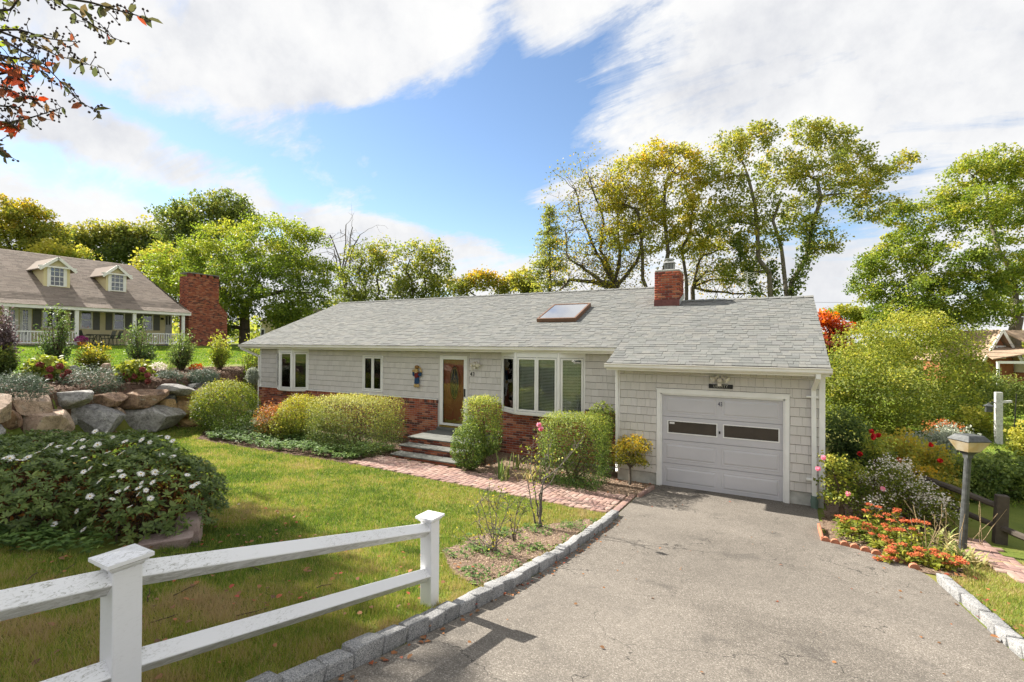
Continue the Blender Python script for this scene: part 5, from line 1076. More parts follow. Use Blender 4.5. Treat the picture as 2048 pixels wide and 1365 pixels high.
tree_shrub('weeping_shrub', 'silvery weeping shrub behind the lamp post', 13.5, [(1860, 890, 40, 25, 0), (1900, 880, 35, 28, 0), (1890, 910, 45, 22, 0)], 130, 40, .06, 'silver', .15, (.35, .35), droop=.1)
tree_shrub('berry_shrub', 'red tinged shrub above the silvery weeping shrub', 14.5, [(1880, 855, 30, 16, 0), (1910, 865, 25, 14, 0)], 50, 18, .05, 'azalea', .12, (.55, .5))
tree_shrub('dense_shrub', 'dense green shrub mass behind the split rail fence', 10.2, [(1965, 945, 40, 32, 0), (2015, 945, 45, 36, 0), (1945, 985, 40, 32, 0), (2000, 1000, 50, 30, .3), (2060, 970, 40, 40, 0)], 330, 42, .055, 'laurel', .14, (.45, .35))
tree_shrub('edge_shrub', 'sunlit lime shrub at the right edge above the fence', 11.5, [(2050, 880, 14, 34, 0), (2065, 910, 20, 40, 0)], 70, 40, .06, 'lime', .12, (.6, .25))
tree_shrub('mixed_shrub', 'bronze and green shrub behind the white asters', 10.6, [(1790, 900, 40, 35, 0), (1850, 910, 40, 30, 0), (1810, 945, 45, 32, 0), (1870, 950, 40, 32, 0)], 230, 30, .06, 'olive', .15, (.55, .45))
tree_shrub('yellow_perennial', 'yellow leaved plant behind the white asters beside the lamp', 9.3, [(1840, 950, 26, 22, 0), (1870, 975, 26, 22, 0), (1900, 985, 18, 24, 0)], 90, 22, .06, 'yellow', .11, (.25, .35))

# ------------------------------------------------------------------ right-hand flower bed
def bloom_ball(name, P, r, mat, par, n=26):
    d = rdir(n); leaves(name, P + d * r * .45, r * 1.1, mat, par, rng.random(n) * .5 + .3, N=d, asp=.95, oval=True)
def rose_bush(label, lobes, D, ncl, lpc, leaf, blooms, mat, rb=.05, tints=(.5, .4)):
    r = tree_shrub('rose_bush', label, D, lobes, ncl, lpc, .045, leaf, .09, tints, twig=.006)
    for (u, v) in blooms: P = at(u, v, D - .25); bloom_ball('bloom', P, rb, LM[mat], r)
    return r
rose_bush('rose bush with two pink blooms against the garage downspout', [(1665, 925, 18, 18, 0), (1690, 940, 26, 22, 0), (1670, 975, 26, 28, 0), (1710, 990, 24, 24, 0)], 8.9, 110, 26, 'lime', [(1647, 916), (1636, 938), (1696, 988), (1765, 978)], 'pink', .042, (.42, .45))
rose_bush('tall bush with crimson roses behind the white asters', [(1745, 890, 20, 24, 0), (1760, 920, 26, 24, 0)], 10.3, 50, 22, 'privet', [(1743, 863), (1748, 872), (1757, 871), (1746, 876), (1720, 908), (1862, 890), (1798, 920), (1880, 922)], 'crimson', .048)
as_ = thing('aster_clump', 'clump of small white asters behind the orange sedum', 'flowers', tuple(hit(1780, 1060)))
def aster(u, v, ru, rv, D, n):
    k = D / FPX; c = at(u, v, D); d = in_lobe(n, c, np.array([ru * k, ru * k * .6, rv * k]), .3); return d
Q = np.concatenate([aster(1770, 960, 55, 40, 8.9, 700), aster(1820, 985, 55, 36, 8.8, 800), aster(1870, 1020, 40, 28, 8.4, 450), aster(1750, 1010, 50, 30, 8.7, 400), aster(1790, 930, 30, 20, 9.1, 200)]); cen = Q[rng.integers(0, len(Q), 170)]
PB = np.concatenate([c + rng.normal(size=(11, 3)) * .045 for c in cen]); leaves('blossoms', PB + [0, -.05, .05], .034, LM['aster'], as_, rng.random(len(PB)), asp=.95, up=1.0)
leaves('foliage', np.concatenate([Q - [0, 0, .04], Q + rng.normal(size=Q.shape) * .1 - [0, 0, .12]]), .055, LM['lime'], as_, rng.normal(size=2 * len(Q)) * .15 + .3, asp=.4)
s = Skel(); g0 = hit(1800, 1070)
for c in cen[:120]: s.path([c[0] + rng.normal() * .1, c[1] - .05, max(0.02, g1(c[0], c[1]))], c, .006, .003, 4, .06)
s.build('stems', TWIG, as_)
def sedum(u, v, D, k):
    P = at(u, v, D); g = g1(P[0], P[1]); r = thing('stonecrop', SED[k], 'flowers', (P[0], P[1], g), 'orange stonecrop clumps along the driveway bed'); s = Skel(); LP = []; LT = []
    for h in range(rng.integers(3, 7)):
        c = P + rng.normal(size=3) * [.13, .1, .05]; b = np.array([P[0] + rng.normal() * .05, P[1] + rng.normal() * .05, g]); s.path(b, c, .007, .005, 4, .05)
        m_ = 90; a = rng.uniform(0, 2 * math.pi, m_); rr = np.sqrt(rng.random(m_)) * rng.uniform(.04, .07); Q = c + np.stack([rr * np.cos(a), rr * np.sin(a), .025 - 3.0 * rr * rr + rng.normal(size=m_) * .006], 1)
        leaves('flower_head', Q, .022, LM['sedum'], r, rng.random(m_), asp=1.0, up=2.0)
        for z in np.linspace(.15, .9, 7): q = b + (c - b) * z; LP += [q + rng.normal(size=3) * .015 for _ in range(3)]
    s.build('stems', TWIG, r); LP = np.array(LP); leaves('foliage', LP, .075, LM['lime'], r, rng.random(len(LP)) * .5 + .35, asp=.5, oval=True)
SEDP = [(1690, 1042, 8.1), (1725, 1050, 8.0), (1752, 1025, 8.2), (1745, 1075, 7.6), (1775, 1060, 7.7), (1785, 1090, 7.3), (1800, 1030, 8.0), (1815, 1068, 7.4), (1842, 1055, 7.5), (1815, 1100, 7.0), (1845, 1092, 7.0), (1870, 1105, 6.9), (1772, 1115, 7.0), (1880, 1120, 6.8)]
SW = ['orange stonecrop at the terracotta edging corner nearest the garage', 'orange stonecrop second from the garage along the bed edge', 'tall orange stonecrop standing in front of the white asters', 'low orange stonecrop by the scalloped terracotta edging', 'orange stonecrop in the middle of the bed below the asters', 'orange stonecrop just behind the driveway edge mid bed', 'tall orange stonecrop with its head among the white asters', 'orange stonecrop right of the middle of the bed', 'orange stonecrop below the asters left of the lamp post', 'short orange stonecrop at the driveway edge right of mid bed', 'orange stonecrop left of the daylily leaves', 'orange stonecrop closest to the foot of the lamp post', 'orange stonecrop flopping onto the asphalt', 'orange stonecrop at the right hand tip of the bed']
SED = SW
for k, (u, v, D) in enumerate(SEDP): sedum(u, v, D, k)
def blades(name, label, base, n, L, w, leaf, arch=.6, cat='plant', spread=.1, tint=.5, seg=5, par=None):
    """strap leaves arching out of one crown"""
    root = par or thing(name, label, cat, tuple(base)); V = []; F = []; b0 = np.array(base, float)
    for k in range(n):
        a = rng.uniform(0, 2 * math.pi); l = L * rng.uniform(.6, 1.15); o = b0 + rng.normal(size=3) * [spread, spread, 0]; dx = np.array([math.cos(a), math.sin(a), 0]); px = np.array([-dx[1], dx[0], 0]); ar = arch * rng.uniform(.5, 1.3); base_i = len(V)
        for j in range(seg + 1):
            t = j / seg; p = o + dx * l * ar * t ** 1.4 + np.array([0, 0, l * (t * 1.0 - ar * .75 * t * t)]); ww = w * (1 - t ** 2.2) * .5 + .0008; V += [p - px * ww, p + px * ww]
        F += [(base_i + 2 * j, base_i + 2 * j + 1, base_i + 2 * j + 3, base_i + 2 * j + 2) for j in range(seg)]
    me = raw_mesh('blade_leaves', V, F); set_tint(me, np.repeat(tint + rng.normal(size=n) * .2, seg)); put('foliage', me, LM[leaf], root); return root
for k, (u, v, L) in enumerate(((1905, 1120, .45), (1880, 1085, .42), (1935, 1128, .42))): blades('daylily', ['yellowing daylily leaves left of the lamp post foot', 'daylily clump among the stonecrop behind the lamp', 'daylily leaves spilling toward the brick path right of the lamp'][k], hit(u, v), 34, L, .03, 'blade', .8, tint=.62)
for k, (u, v) in enumerate(((1850, 1075), (1890, 1060), (1945, 1050))):
    b = hit(u, v + 40); r = thing('seed_stalks', ['dry seed stalks rising from the stonecrop', 'dry seed stalks just left of the lamp post', 'dry seed stalks right of the lamp post'][k], 'plant', tuple(b)); s = Skel()
    for j in range(7): s.path(b + rng.normal(size=3) * [.08, .08, 0], b + np.array([rng.normal() * .18, rng.normal() * .15, rng.uniform(.45, .75)]), .005, .004, 4, .03)
    s.build('stalks', bark('dry_stalk', (.32, .24, .14)), r)
te = thing('terracotta_edging', 'scalloped terracotta edging at the garage corner of the flower bed', 'edging', (3.0, -2.1, .05)); MT['terra'] = solid('terracotta_edge', (.40, .17, .10), .85, .2, .2, 10)
for k in range(9):
    t = k / 8; x = 3.02 + 1.0 * t; y = float(np.interp(x, [3.0, 3.35, 3.85, 4.1], [-2.06, -2.15, -2.44, -2.8])) ; a = math.atan2(-.3 * t - .05, .3)
    MB().cyl((x, y - .03, g1(x, y) + .02), (x, y + .03, g1(x, y) + .02), .062, .062, 14).build('scallop', MT['terra'], te)
MB().box(2.955, 2.995, -2.08, -1.4, 0.0, .14).build('end_brick', MT['terra'], te, bevel=.01)

# ------------------------------------------------------------------ foundation planting
shrub('globe_shrub', 'large rounded golden topped shrub at the left corner of the house', spx(451, 812, 15.7), (.98, .95, .82), 14000, .046, 'round_', p=2.2, tint0=.24, top=.6, base=.22, lump=.03, sun=.9)
shrub('azalea', 'red tinged azalea between the two rounded yellow green shrubs', spx(545, 843, 15.0), (.5, .5, .55), 2600, .06, 'azalea', tint0=.45, top=.5, base=.2, lump=.08, shell=.5, rough=.12)
LMX = LM
shrub('azalea', 'green leaved lower azalea in front of the brick wall', spx(575, 850, 14.8), (.55, .5, .5), 2200, .06, 'olive', tint0=.5, top=.5, base=.2, lump=.08, shell=.5, rough=.12)
shrub('dome_shrub', 'small yellow green dome shrub left of the wide clipped hedge', spx(602, 832, 14.9), (.70, .65, .66), 8500, .042, 'round_', p=2.1, tint0=.46, top=.6, base=.2, lump=.03, sun=.4)
shrub('clipped_hedge', 'wide flat topped hedge left of the front steps', spx(712, 848, 13.75), (1.30, .82, .79), 26000, .038, 'hedge', p=8, tint0=.34, top=.75, base=.13, lump=.02, rough=.03)
shrub('clipped_boxwood', 'tall clipped boxwood right of the front door', spx(965, 850, 12.35), (.44, .42, .72), 8000, .042, 'privet', p=6.0, tint0=.42, top=.6, base=.1, lump=.02)
shrub('boxwood', 'lower green boxwood against the right end of the steps', spx(938, 893, 11.9), (.42, .40, .55), 4200, .05, 'privet', p=2.4, tint0=.28, top=.3, base=.08, lump=.04)
shrub('clipped_hedge', 'square clipped hedge below the bay window', spx(1150, 898, 11.0), (.76, .60, .80), 17000, .036, 'privet', p=8, tint0=.30, top=.6, base=.03, lump=.015, rough=.03)
shrub('holly', 'dark shrub in the corner between bay window and garage', spx(1203, 845, 11.8), (.38, .3, .5), 2000, .06, 'dark', tint0=.45, top=.3, base=.03, lump=.06, shell=.5)
# small golden japanese maple
def jmaple():
    b = np.array([-0.62, -0.32, 0.02]); root = thing('dwarf_maple', 'small golden dwarf maple beside the garage door', 'tree', tuple(b)); s = Skel(); f = b + [0.0, .02, .38]; s.path(b, f, .035, .028, 3, .03); c0 = at(1262, 902, 11.0); PP = []
    for k in range(14): s.path(f, in_lobe(1, c0, np.array([.35, .3, .3]), .3)[0], .015, .006, 4, .1)
    for k in range(75): e = in_lobe(1, c0, np.array([.46, .42, .36]), .45)[0]; q, _ = s.near(e); s.path(q, e, .005, .003, 3, .1); PP.append(e + rng.normal(size=(30, 3)) * [.06, .06, .04])
    s.build('trunk', BARK2, root); Q = np.concatenate(PP); leaves('crown', Q, .07, LM['yellow'], root, .30 + .35 * (Q[:, 2] - c0[2]) / .4 + rng.normal(size=len(Q)) * .12, asp=.35, up=.3, T=unit(rdir(len(Q)) - [0, 0, .5]))
jmaple()
# groundcover
def cover(name, label, poly, n, sz, leaf, h=.16, cat='groundcover', per=7, excl=None, clump=0.0):
    p = np.array([q[:2] for q in poly]); lo, hi = p.min(0), p.max(0); X = rng.uniform(lo[0], hi[0], n * 2); Y = rng.uniform(lo[1], hi[1], n * 2); k = inside(X, Y, p); 
    if clump: k &= (np.sin(X * 5.1 + Y * 2) * np.sin(Y * 6.3 - X) + rng.normal(size=len(X)) * .3) > clump
    X, Y = X[k][:n], Y[k][:n]
    H = h * rng.uniform(.4, 1.1, len(X)) * (1 + .35 * np.sin(X * 2.3) * np.sin(Y * 3.1)); C_ = np.stack([X, Y, G(X, Y) + H], 1); a = rng.uniform(0, 2 * math.pi, (len(X), per)) 
    T = np.stack([np.cos(a), np.sin(a), rng.uniform(-.25, .35, a.shape)], 2).reshape(-1, 3); P = np.repeat(C_, per, 0) + rng.normal(size=(len(X) * per, 3)) * .012
    N = unit(np.array([0, 0, 1.]) + rdir(len(P)) * .35); o = leaves(name, P, sz * rng.uniform(.7, 1.25, len(P)), LM[leaf], None, np.repeat(.35 + rng.normal(size=len(X)) * .18, per), N=N, T=T, asp=.45, oval=True)
    return finish(o, label, cat, kind='stuff')
cover('pachysandra', 'green groundcover along the foot of the hedges', [(-14.2, -2.0), (-12.4, -3.15), (-10.2, -2.95), (-8.2, -2.7), (-7.15, -2.45), (-7.1, -.9), (-10, -.5), (-14.5, -.6)], 2600, .075, 'cover', .2)
cover('weeds', 'patches of low green weeds in the bed beside the kerb', BED_KERB, 420, .05, 'cover', .07, per=6, clump=.25)
# iris, dry daylily, rose and saplings by the path
blades('iris', 'blue green iris leaves in the bed right of the steps', hit(1008, 962), 16, .75, .045, 'blade', .35, tint=.2); blades('dry_daylily', 'dry tan daylily leaves left of the square hedge', hit(1062, 965), 40, .7, .022, 'blade', .7, tint=.85); blades('iris', 'low iris leaves in front of the bay window', hit(1040, 940), 14, .55, .035, 'blade', .5, tint=.25)
def canes(name, label, base, ends, r0, n_t, lpc, lsz, leaf, D, spread=.12, cat='shrub', blooms=(), tint=.5, barkm=None):
    b = np.array(base, float); root = thing(name, label, cat, tuple(b)); s = Skel(); PP = []; N0 = 0
    for pts in ends:
        prev = b + rng.normal(size=3) * [.03, .03, 0]; rr = r0
        for (u, v) in pts: q = at(u, v, D + rng.normal() * .12); s.path(prev, q, rr, rr * .62, 4, .05); prev = q; rr *= .62
    N = len(s.nodes)
    for k in range(n_t):
        i = rng.integers(N // 6, N); q = s.nodes[i]; e = q + rng.normal(size=3) * spread + [0, 0, spread * .5]; s.path(q, e, min(.006, s.nr[i]), .002, 3, .12); PP.append(e + rng.normal(size=(max(1, rng.poisson(lpc)), 3)) * .03)
    s.build('canes', barkm or BARK2, root, 6)
    if lpc: Q = np.concatenate(PP); leaves('foliage', Q, lsz, LM[leaf], root, tint + rng.normal(size=len(Q)) * .2, asp=.6, oval=True)
    for (u, v) in blooms: bloom_ball('bloom', at(u, v, D - .05), .040, LM['pink'], root, 30)
    return root
canes('tall_rose', 'tall nearly leafless rose with pink bloom in front of the square hedge', hit(1080, 1055), [[(1078, 990), (1105, 960), (1150, 890)], [(1072, 1000), (1060, 940), (1068, 880)], [(1082, 980), (1100, 930), (1095, 850)], [(1062, 1010), (1055, 960)], [(1086, 960), (1128, 925), (1170, 870)]], .018, 34, 1.5, .05, 'privet', 8.0, .1, blooms=[(1078, 850), (1082, 858)])
canes('rose_bush', 'thin leggy rose bush in the kerb bed nearest the fence', hit(985, 1108), [[(975, 1050), (960, 1000)], [(990, 1050), (1000, 990)], [(965, 1070), (955, 1010), (985, 980)], [(1000, 1060), (1020, 1000)], [(960, 1090), (935, 1080)], [(985, 1060), (975, 975)]], .009, 90, 2.6, .035, 'olive', 6.5, .12)
canes('rose_bush', 'small leggy rose bush in the kerb bed between the larger ones', hit(1025, 1085), [[(1030, 1040), (1040, 1005)], [(1020, 1040), (1012, 1000)], [(1035, 1050), (1050, 1015)]], .010, 40, 2.0, .035, 'olive', 6.9, .1)
canes('climbing_rose', 'green rose with orange flowers left of the square hedge', hit(1085, 968), [[(1080, 920), (1075, 870)], [(1090, 920), (1105, 880)], [(1070, 930), (1055, 900)]], .01, 40, 4, .05, 'lime', 10.0, .12)
# stray bits of grass tufts
# ------------------------------------------------------------------ daisy bush in the left foreground
def daisy_bush():
    cs = [(np.array([-4.25, -8.35, 1.38]), np.array([.72, .66, .52])), (np.array([-5.0, -8.45, 1.45]), np.array([.85, .85, .62])), (np.array([-5.1, -9.35, 1.55]), np.array([.8, .75, .50])), (np.array([-6.0, -8.9, 1.5]), np.array([.9, .9, .55])), (np.array([-4.25, -7.95, 1.25]), np.array([.45, .42, .48]))]
    root = thing('daisy_bush', 'large dark leaved bush covered in white daisies behind the fence', 'flowering shrub', (-4.7, -8.6, g1(-4.7, -8.6))); P = []; A = []
    for c, r in cs:
        n = int(560 * r[0] * r[1] * 2.2); d = rdir(n); d[:, 2] = np.where(d[:, 2] < -.55, -d[:, 2], d[:, 2]); P.append(c + d * r * (rng.uniform(.86, 1.06, n))[:, None]); A.append(unit(d * .7 + [0, 0, .7]))
    P = np.concatenate(P); A = np.concatenate(A); keep = np.ones(len(P), bool)
    for c, r in cs: keep &= (((P - c) / r) ** 2).sum(1) > .66
    P, A = P[keep], A[keep]; per = 12; m_ = len(P) * per; axis = np.repeat(A, per, 0); d = rdir(m_); d = unit(d - axis * (d * axis).sum(1, keepdims=True)); T = unit(d + axis * rng.uniform(.05, .75, (m_, 1))); N = unit(axis - T * (axis * T).sum(1, keepdims=True))
    leaves('foliage', np.repeat(P, per, 0) + T * .01, rng.uniform(.042, .075, m_), LM['daisy'], root, np.repeat(.45 + rng.normal(size=len(P)) * .2, per), N=N, T=T, asp=.33, oval=True)
    q = np.concatenate([in_lobe(int(900 * r[0]), c, r * .86, .3) for c, r in cs]); leaves('dry_leaves', q, .08, LM['brown'], root, rng.random(len(q)) * .6, asp=.4, oval=True)
    s = Skel()
    for c, r in cs:
        for k in range(26): e = in_lobe(1, c, r * .95, .6)[0]; b = np.array([c[0] + rng.normal() * .2, c[1] + rng.normal() * .2, g1(c[0], c[1])]); s.path(b, e, .012, .005, 4, .08)
    s.build('stems', TWIG, root)
    # flower mesh: two rings of petals and a button
    V = []; F = []; n = 15
    for k in range(n):
        a = 2 * math.pi * k / n + random.uniform(-.08, .08); dx = np.array([math.cos(a), math.sin(a), 0]); px = np.array([-dx[1], dx[0], 0]); L = random.uniform(.85, 1.05); b = len(V)
        V += [dx * .15 - px * .06, dx * .15 + px * .06, dx * .65 * L + px * .11 + [0, 0, .06], dx * L + px * .05 - [0, 0, .06 * random.random()], dx * L - px * .05 - [0, 0, .06 * random.random()], dx * .65 * L - px * .11 + [0, 0, .06]]; F.append(tuple(range(b, b + 6)))
    np_ = len(F); mb = MB().ball((0, 0, .03), (.22, .22, .12), 8, 5); b = len(V); V += [np.array(p) for p in mb.v]; F += [tuple(i + b for i in f) for f in mb.f]
    me = bpy.data.meshes.new('daisy'); me.from_pydata([tuple(p) for p in V], [], F); me.materials.append(solid('daisy_petal', (.80, .79, .75), .6, .2, .05)); me.materials.append(solid('daisy_eye', (.55, .36, .06), .8)); 
    me.polygons.foreach_set('material_index', [0] * np_ + [1] * (len(F) - np_)); me.update()
    spots = [(150, 885), (165, 880), (190, 863), (210, 868), (225, 875), (195, 890), (165, 895), (183, 900), (215, 905), (130, 890), (100, 890), (90, 897), (120, 905), (75, 905), (250, 883), (283, 880), (320, 872), (345, 882), (300, 885), (335, 875), (20, 917), (55, 915), (40, 920), (168, 916), (167, 944), (180, 937), (210, 930), (243, 906), (240, 942), (245, 952), (225, 954), (282, 948), (305, 942), (310, 945), (330, 945), (325, 911), (345, 913), (348, 902), (199, 962), (283, 966), (305, 965), (277, 976), (236, 983), (253, 977), (276, 989), (292, 981), (180, 993), (153, 982), (225, 998), (260, 1013), (301, 997), (153, 1023), (108, 1049), (166, 1060), (385, 973), (393, 968), (375, 950), (30, 912), (12, 915), (140, 897), (175, 882), (205, 880), (118, 893), (148, 912)]
    for (u, v) in spots:
        d = px_ray(u, v); best = None
        for c, r in cs:
            o = (CAM - c) / r; dd = d / r; a = dd @ dd; b = 2 * o @ dd; cc = o @ o - 1.1; di = b * b - 4 * a * cc
            if di > 0: t = (-b - math.sqrt(di)) / (2 * a); best = t if best is None else min(best, t)
        if best is None: best = 5.9
        p = CAM + d * (best - .03); o = bpy.data.objects.new('daisy', me); COL.objects.link(o); o.parent = root; o.location = tuple(p - WP[root.name]); tilt = unit((np.array([rng.normal() * .5, rng.normal() * .5 - .25, .9]) + .45 * unit(CAM - p) * rng.random())[None])[0]
        o.rotation_euler = Vector(tilt).to_track_quat('Z', 'Y').to_euler(); k = rng.uniform(.027, .044); o.scale = (k, k, k)
daisy_bush()
gi = hit(150, 1095); cover('ivy_patch', 'dark ivy and weeds under the daisy bush', [(-4.6, -9.3), (-3.7, -8.9), (-3.55, -9.2), (-4.0, -9.75), (-4.6, -9.9)], 150, .07, 'cover', .14, per=5)
# stone edging under the bush
MT['pink_stone'] = ground_mat('pink_fieldstone', [(.16, .12, .11), (.30, .22, .20), (.38, .30, .27), (.22, .18, .165)], (3, 14, 60), (.4, .3, .3), .8, .9, .02)
# a far belt of trees and scrub closing the view along the horizon
def far_wood():
    P = []; S = []; T = []
    for k in range(150):
        u = rng.uniform(-120, 2250); D = rng.uniform(78, 105); c = at(u, 690, D); c[2] = g1(c[0], c[1]); h = rng.uniform(3.0, 6.0); r = rng.uniform(2.5, 5); m_ = 150
        o = rdir(m_) * (rng.random(m_) ** .4)[:, None] * [r, r, h * .55]; P.append(c + [0, 0, h * .5] + o); S.append(np.full(m_, .75)); T.append(np.full(m_, rng.uniform(.1, .7)))
    finish(leaves('far_wood', np.concatenate(P), np.concatenate(S), LM['olive'], None, np.concatenate(T), asp=.8), 'belt of far trees along the horizon', 'woodland', kind='stuff')
far_wood()
cover('bed_greenery', 'low mixed greenery filling the driveway flower bed', [(3.12, -1.95), (3.5, -2.08), (3.95, -2.45), (4.3, -2.7), (4.75, -1.9), (4.7, -1.0), (3.3, -.6)], 420, .06, 'lime', .16, per=6)
# ------------------------------------------------------------------ boulder retaining wall
def boulder_mesh(seed, cuts=13, sub=4):
    import bmesh
    r = np.random.default_rng(seed); bm = bmesh.new(); bmesh.ops.create_icosphere(bm, subdivisions=sub, radius=1.0); V = np.array([v.co[:] for v in bm.verts])
    V = V / ((np.abs(V) ** 5).sum(1) ** (1 / 5))[:, None]; V = V * (1 + .05 * np.sin(V[:, :1] * 3 + seed) * np.cos(V[:, 1:2] * 2.5))
    for k in range(cuts):
        n = r.normal(size=3); n /= np.linalg.norm(n); h = r.uniform(.66, .98); d = V @ n; m_ = d > h; V[m_] -= n * (d[m_] - h)[:, None] * .93
    V += .012 * np.sin(V[:, [1, 2, 0]] * 13 + seed) * np.cos(V[:, [2, 0, 1]] * 11)
    V = V / np.abs(V).max(0)
    for v, c in zip(bm.verts, V): v.co = c
    me = bpy.data.meshes.new('boulder'); bm.to_mesh(me); bm.free(); me.polygons.foreach_set('use_smooth', [True] * len(me.polygons)); me.set_sharp_from_angle(angle=.30); return me
def stone_mat(name, c):
    M, t = new_mat(name); tc = t.n('ShaderNodeTexCoord'); g = geo(t); oi = t.n('ShaderNodeObjectInfo'); P = g.outputs['Position']
    n1 = t.noise(P, 2.6, 6, .65, 1.2); n2 = t.noise(P, 14, 7, .75, .5); n3 = t.noise(P, 60, 4, .75)
    f = t.m('ADD', t.m('MULTIPLY', n1, .45), t.m('ADD', t.m('MULTIPLY', n2, .32), t.m('MULTIPLY', n3, .23)))
    col = t.ramp(f, [(.36, tuple(x * .38 for x in c[0])), (.45, c[0]), (.53, c[1]), (.62, c[2])])
    lich = t.ramp(t.noise(P, 7.5, 7, .7, .8), [(.58, 0.0), (.66, .55)]); col = t.mix(lich, col, (.50, .49, .43)); seam = t.ramp(t.m('ABSOLUTE', t.m('SUBTRACT', t.noise(P, 3.3, 5, .6, .5), .5)), [(.0, .7), (.012, 0.0)]); col = t.mix(seam, col, (.05, .042, .035))
    outp(t, pbsdf(t, col, .92, .15, bump(t, f, .9, .06)).outputs[0]); return M
SM = dict(tan=stone_mat('stone_tan', [tuple(x * 1.5 for x in c) for c in [(.22, .165, .125), (.33, .25, .19), (.40, .31, .245)]]), grey=stone_mat('stone_grey', [tuple(x * 1.35 for x in c) for c in [(.165, .158, .148), (.275, .265, .25), (.385, .375, .36)]]), blue=stone_mat('stone_blue_grey', [tuple(x * 1.5 for x in c) for c in [(.135, .132, .128), (.205, .20, .195), (.33, .322, .312)]]),
          brown=stone_mat('stone_brown', [tuple(x * 1.3 for x in c) for c in [(.13, .085, .06), (.25, .165, .11), (.33, .24, .17)]]), gold=stone_mat('stone_gold', [tuple(x * 1.3 for x in c) for c in [(.27, .18, .09), (.40, .27, .14), (.45, .35, .22)]]), dark=stone_mat('stone_dark', [tuple(x * 1.3 for x in c) for c in [(.07, .07, .068), (.13, .13, .125), (.20, .195, .18)]]))
BL = [(56, 808, 80, 40, 'tan'), (138, 802, 74, 34, 'grey'), (207, 804, 76, 30, 'brown'), (281, 795, 82, 38, 'brown'), (350, 780, 68, 22, 'grey'), (398, 772, 36, 12, 'dark'), (365, 794, 42, 20, 'gold'), (331, 798, 34, 22, 'dark'), (396, 793, 34, 36, 'tan'),
      (66, 860, 136, 70, 'tan'), (8, 840, 62, 44, 'brown'), (107, 834, 36, 38, 'brown'), (137, 843, 44, 52, 'grey'), (182, 848, 108, 72, 'blue'), (228, 832, 30, 34, 'tan'), (297, 840, 120, 58, 'grey'), (327, 815, 44, 30, 'gold'), (362, 820, 44, 36, 'gold'), (374, 846, 48, 25, 'gold'),
      (237, 853, 16, 24, 'grey'), (158, 821, 22, 14, 'grey'), (389, 822, 20, 34, 'dark'), (249, 812, 28, 14, 'blue'), (200, 822, 20, 16, 'dark'), (20, 880, 60, 24, 'dark'), (410, 845, 34, 26, 'dark'), (415, 800, 30, 40, 'brown'), (-40, 820, 90, 60, 'tan'), (-50, 870, 100, 60, 'grey')]
bwall = thing('boulder_wall', 'dry stacked boulder retaining wall below the terrace planting', 'wall', (-14.6, -4.8, .5))
def wall_D(u): return float(np.interp(u, [-80, 0, 200, 395, 430], [9.6, 10.9, 13.7, 16.5, 17.0]))
for k, (u, v, w, h, c) in enumerate(BL):
    D = wall_D(u) + (.12 if h < 30 else 0); p = at(u, v, D + .2); kx = D / FPX; me = boulder_mesh(k * 7 + 3); me.materials.append(SM[c]); o = bpy.data.objects.new('boulder', me); COL.objects.link(o); o.parent = bwall
    rx, rzz = w * kx / 2 * 1.14, h * kx / 2 * 1.14; yaw = math.atan2(RT[1], RT[0]) + .25
    o.location = tuple(p - WP[bwall.name]); o.rotation_euler = (rng.uniform(-.1, .1), rng.uniform(-.09, .09), yaw + rng.uniform(-.12, .12)); o.scale = (rx, min(rx, .9) * .8, rzz); o['label'] = {'tan': 'pinkish tan boulder', 'grey': 'pale grey boulder', 'brown': 'brown streaked boulder', 'gold': 'yellow ochre boulder', 'dark': 'dark grey wedge stone', 'blue': 'blue grey faceted boulder'}[c]
for k, (u, v, w, h, c, D, lab) in enumerate([(482, 727, 28, 22, 'gold', 19.5, 'ochre boulder on the terrace left of the house corner'), (505, 735, 26, 16, 'dark', 19.2, 'dark low boulder touching the left house corner'), (212, 738, 26, 22, 'tan', 17.5, 'pink boulder on the terrace between the hydrangeas'), (150, 735, 18, 12, 'grey', 17.5, 'small grey stone on the terrace behind the left hydrangea')]):
    p = at(u, v, D); me = boulder_mesh(90 + k); me.materials.append(SM[c]); o = bpy.data.objects.new('garden_boulder', me); COL.objects.link(o); kx = D / FPX; o.location = (p[0], p[1], g1(p[0], p[1]) + h * kx * .3); o.scale = (w * kx / 2, w * kx / 2 * .8, h * kx / 2); finish(o, lab, 'boulder')
for k, (u, v, w, h) in enumerate(((330, 1085, 90, 26), (378, 1060, 40, 55))):
    D = float((hit(u, v + h / 2) - CAM) @ FW); p = at(u, v, D + .1); me = lump_box('edging_stone', .08, .12, 60 + k, MT['pink_stone'], 3); o = bpy.data.objects.new('edging_stone', me); COL.objects.link(o); kx = D / FPX; o.location = (p[0], p[1], p[2]); o.rotation_euler = (0, 0, rz + .5); o.scale = (w * kx, .3, h * kx); finish(o, ['flat pinkish stone lying under the daisy bush', 'upright pinkish stone at the right end of the daisy bush'][k], 'stone')

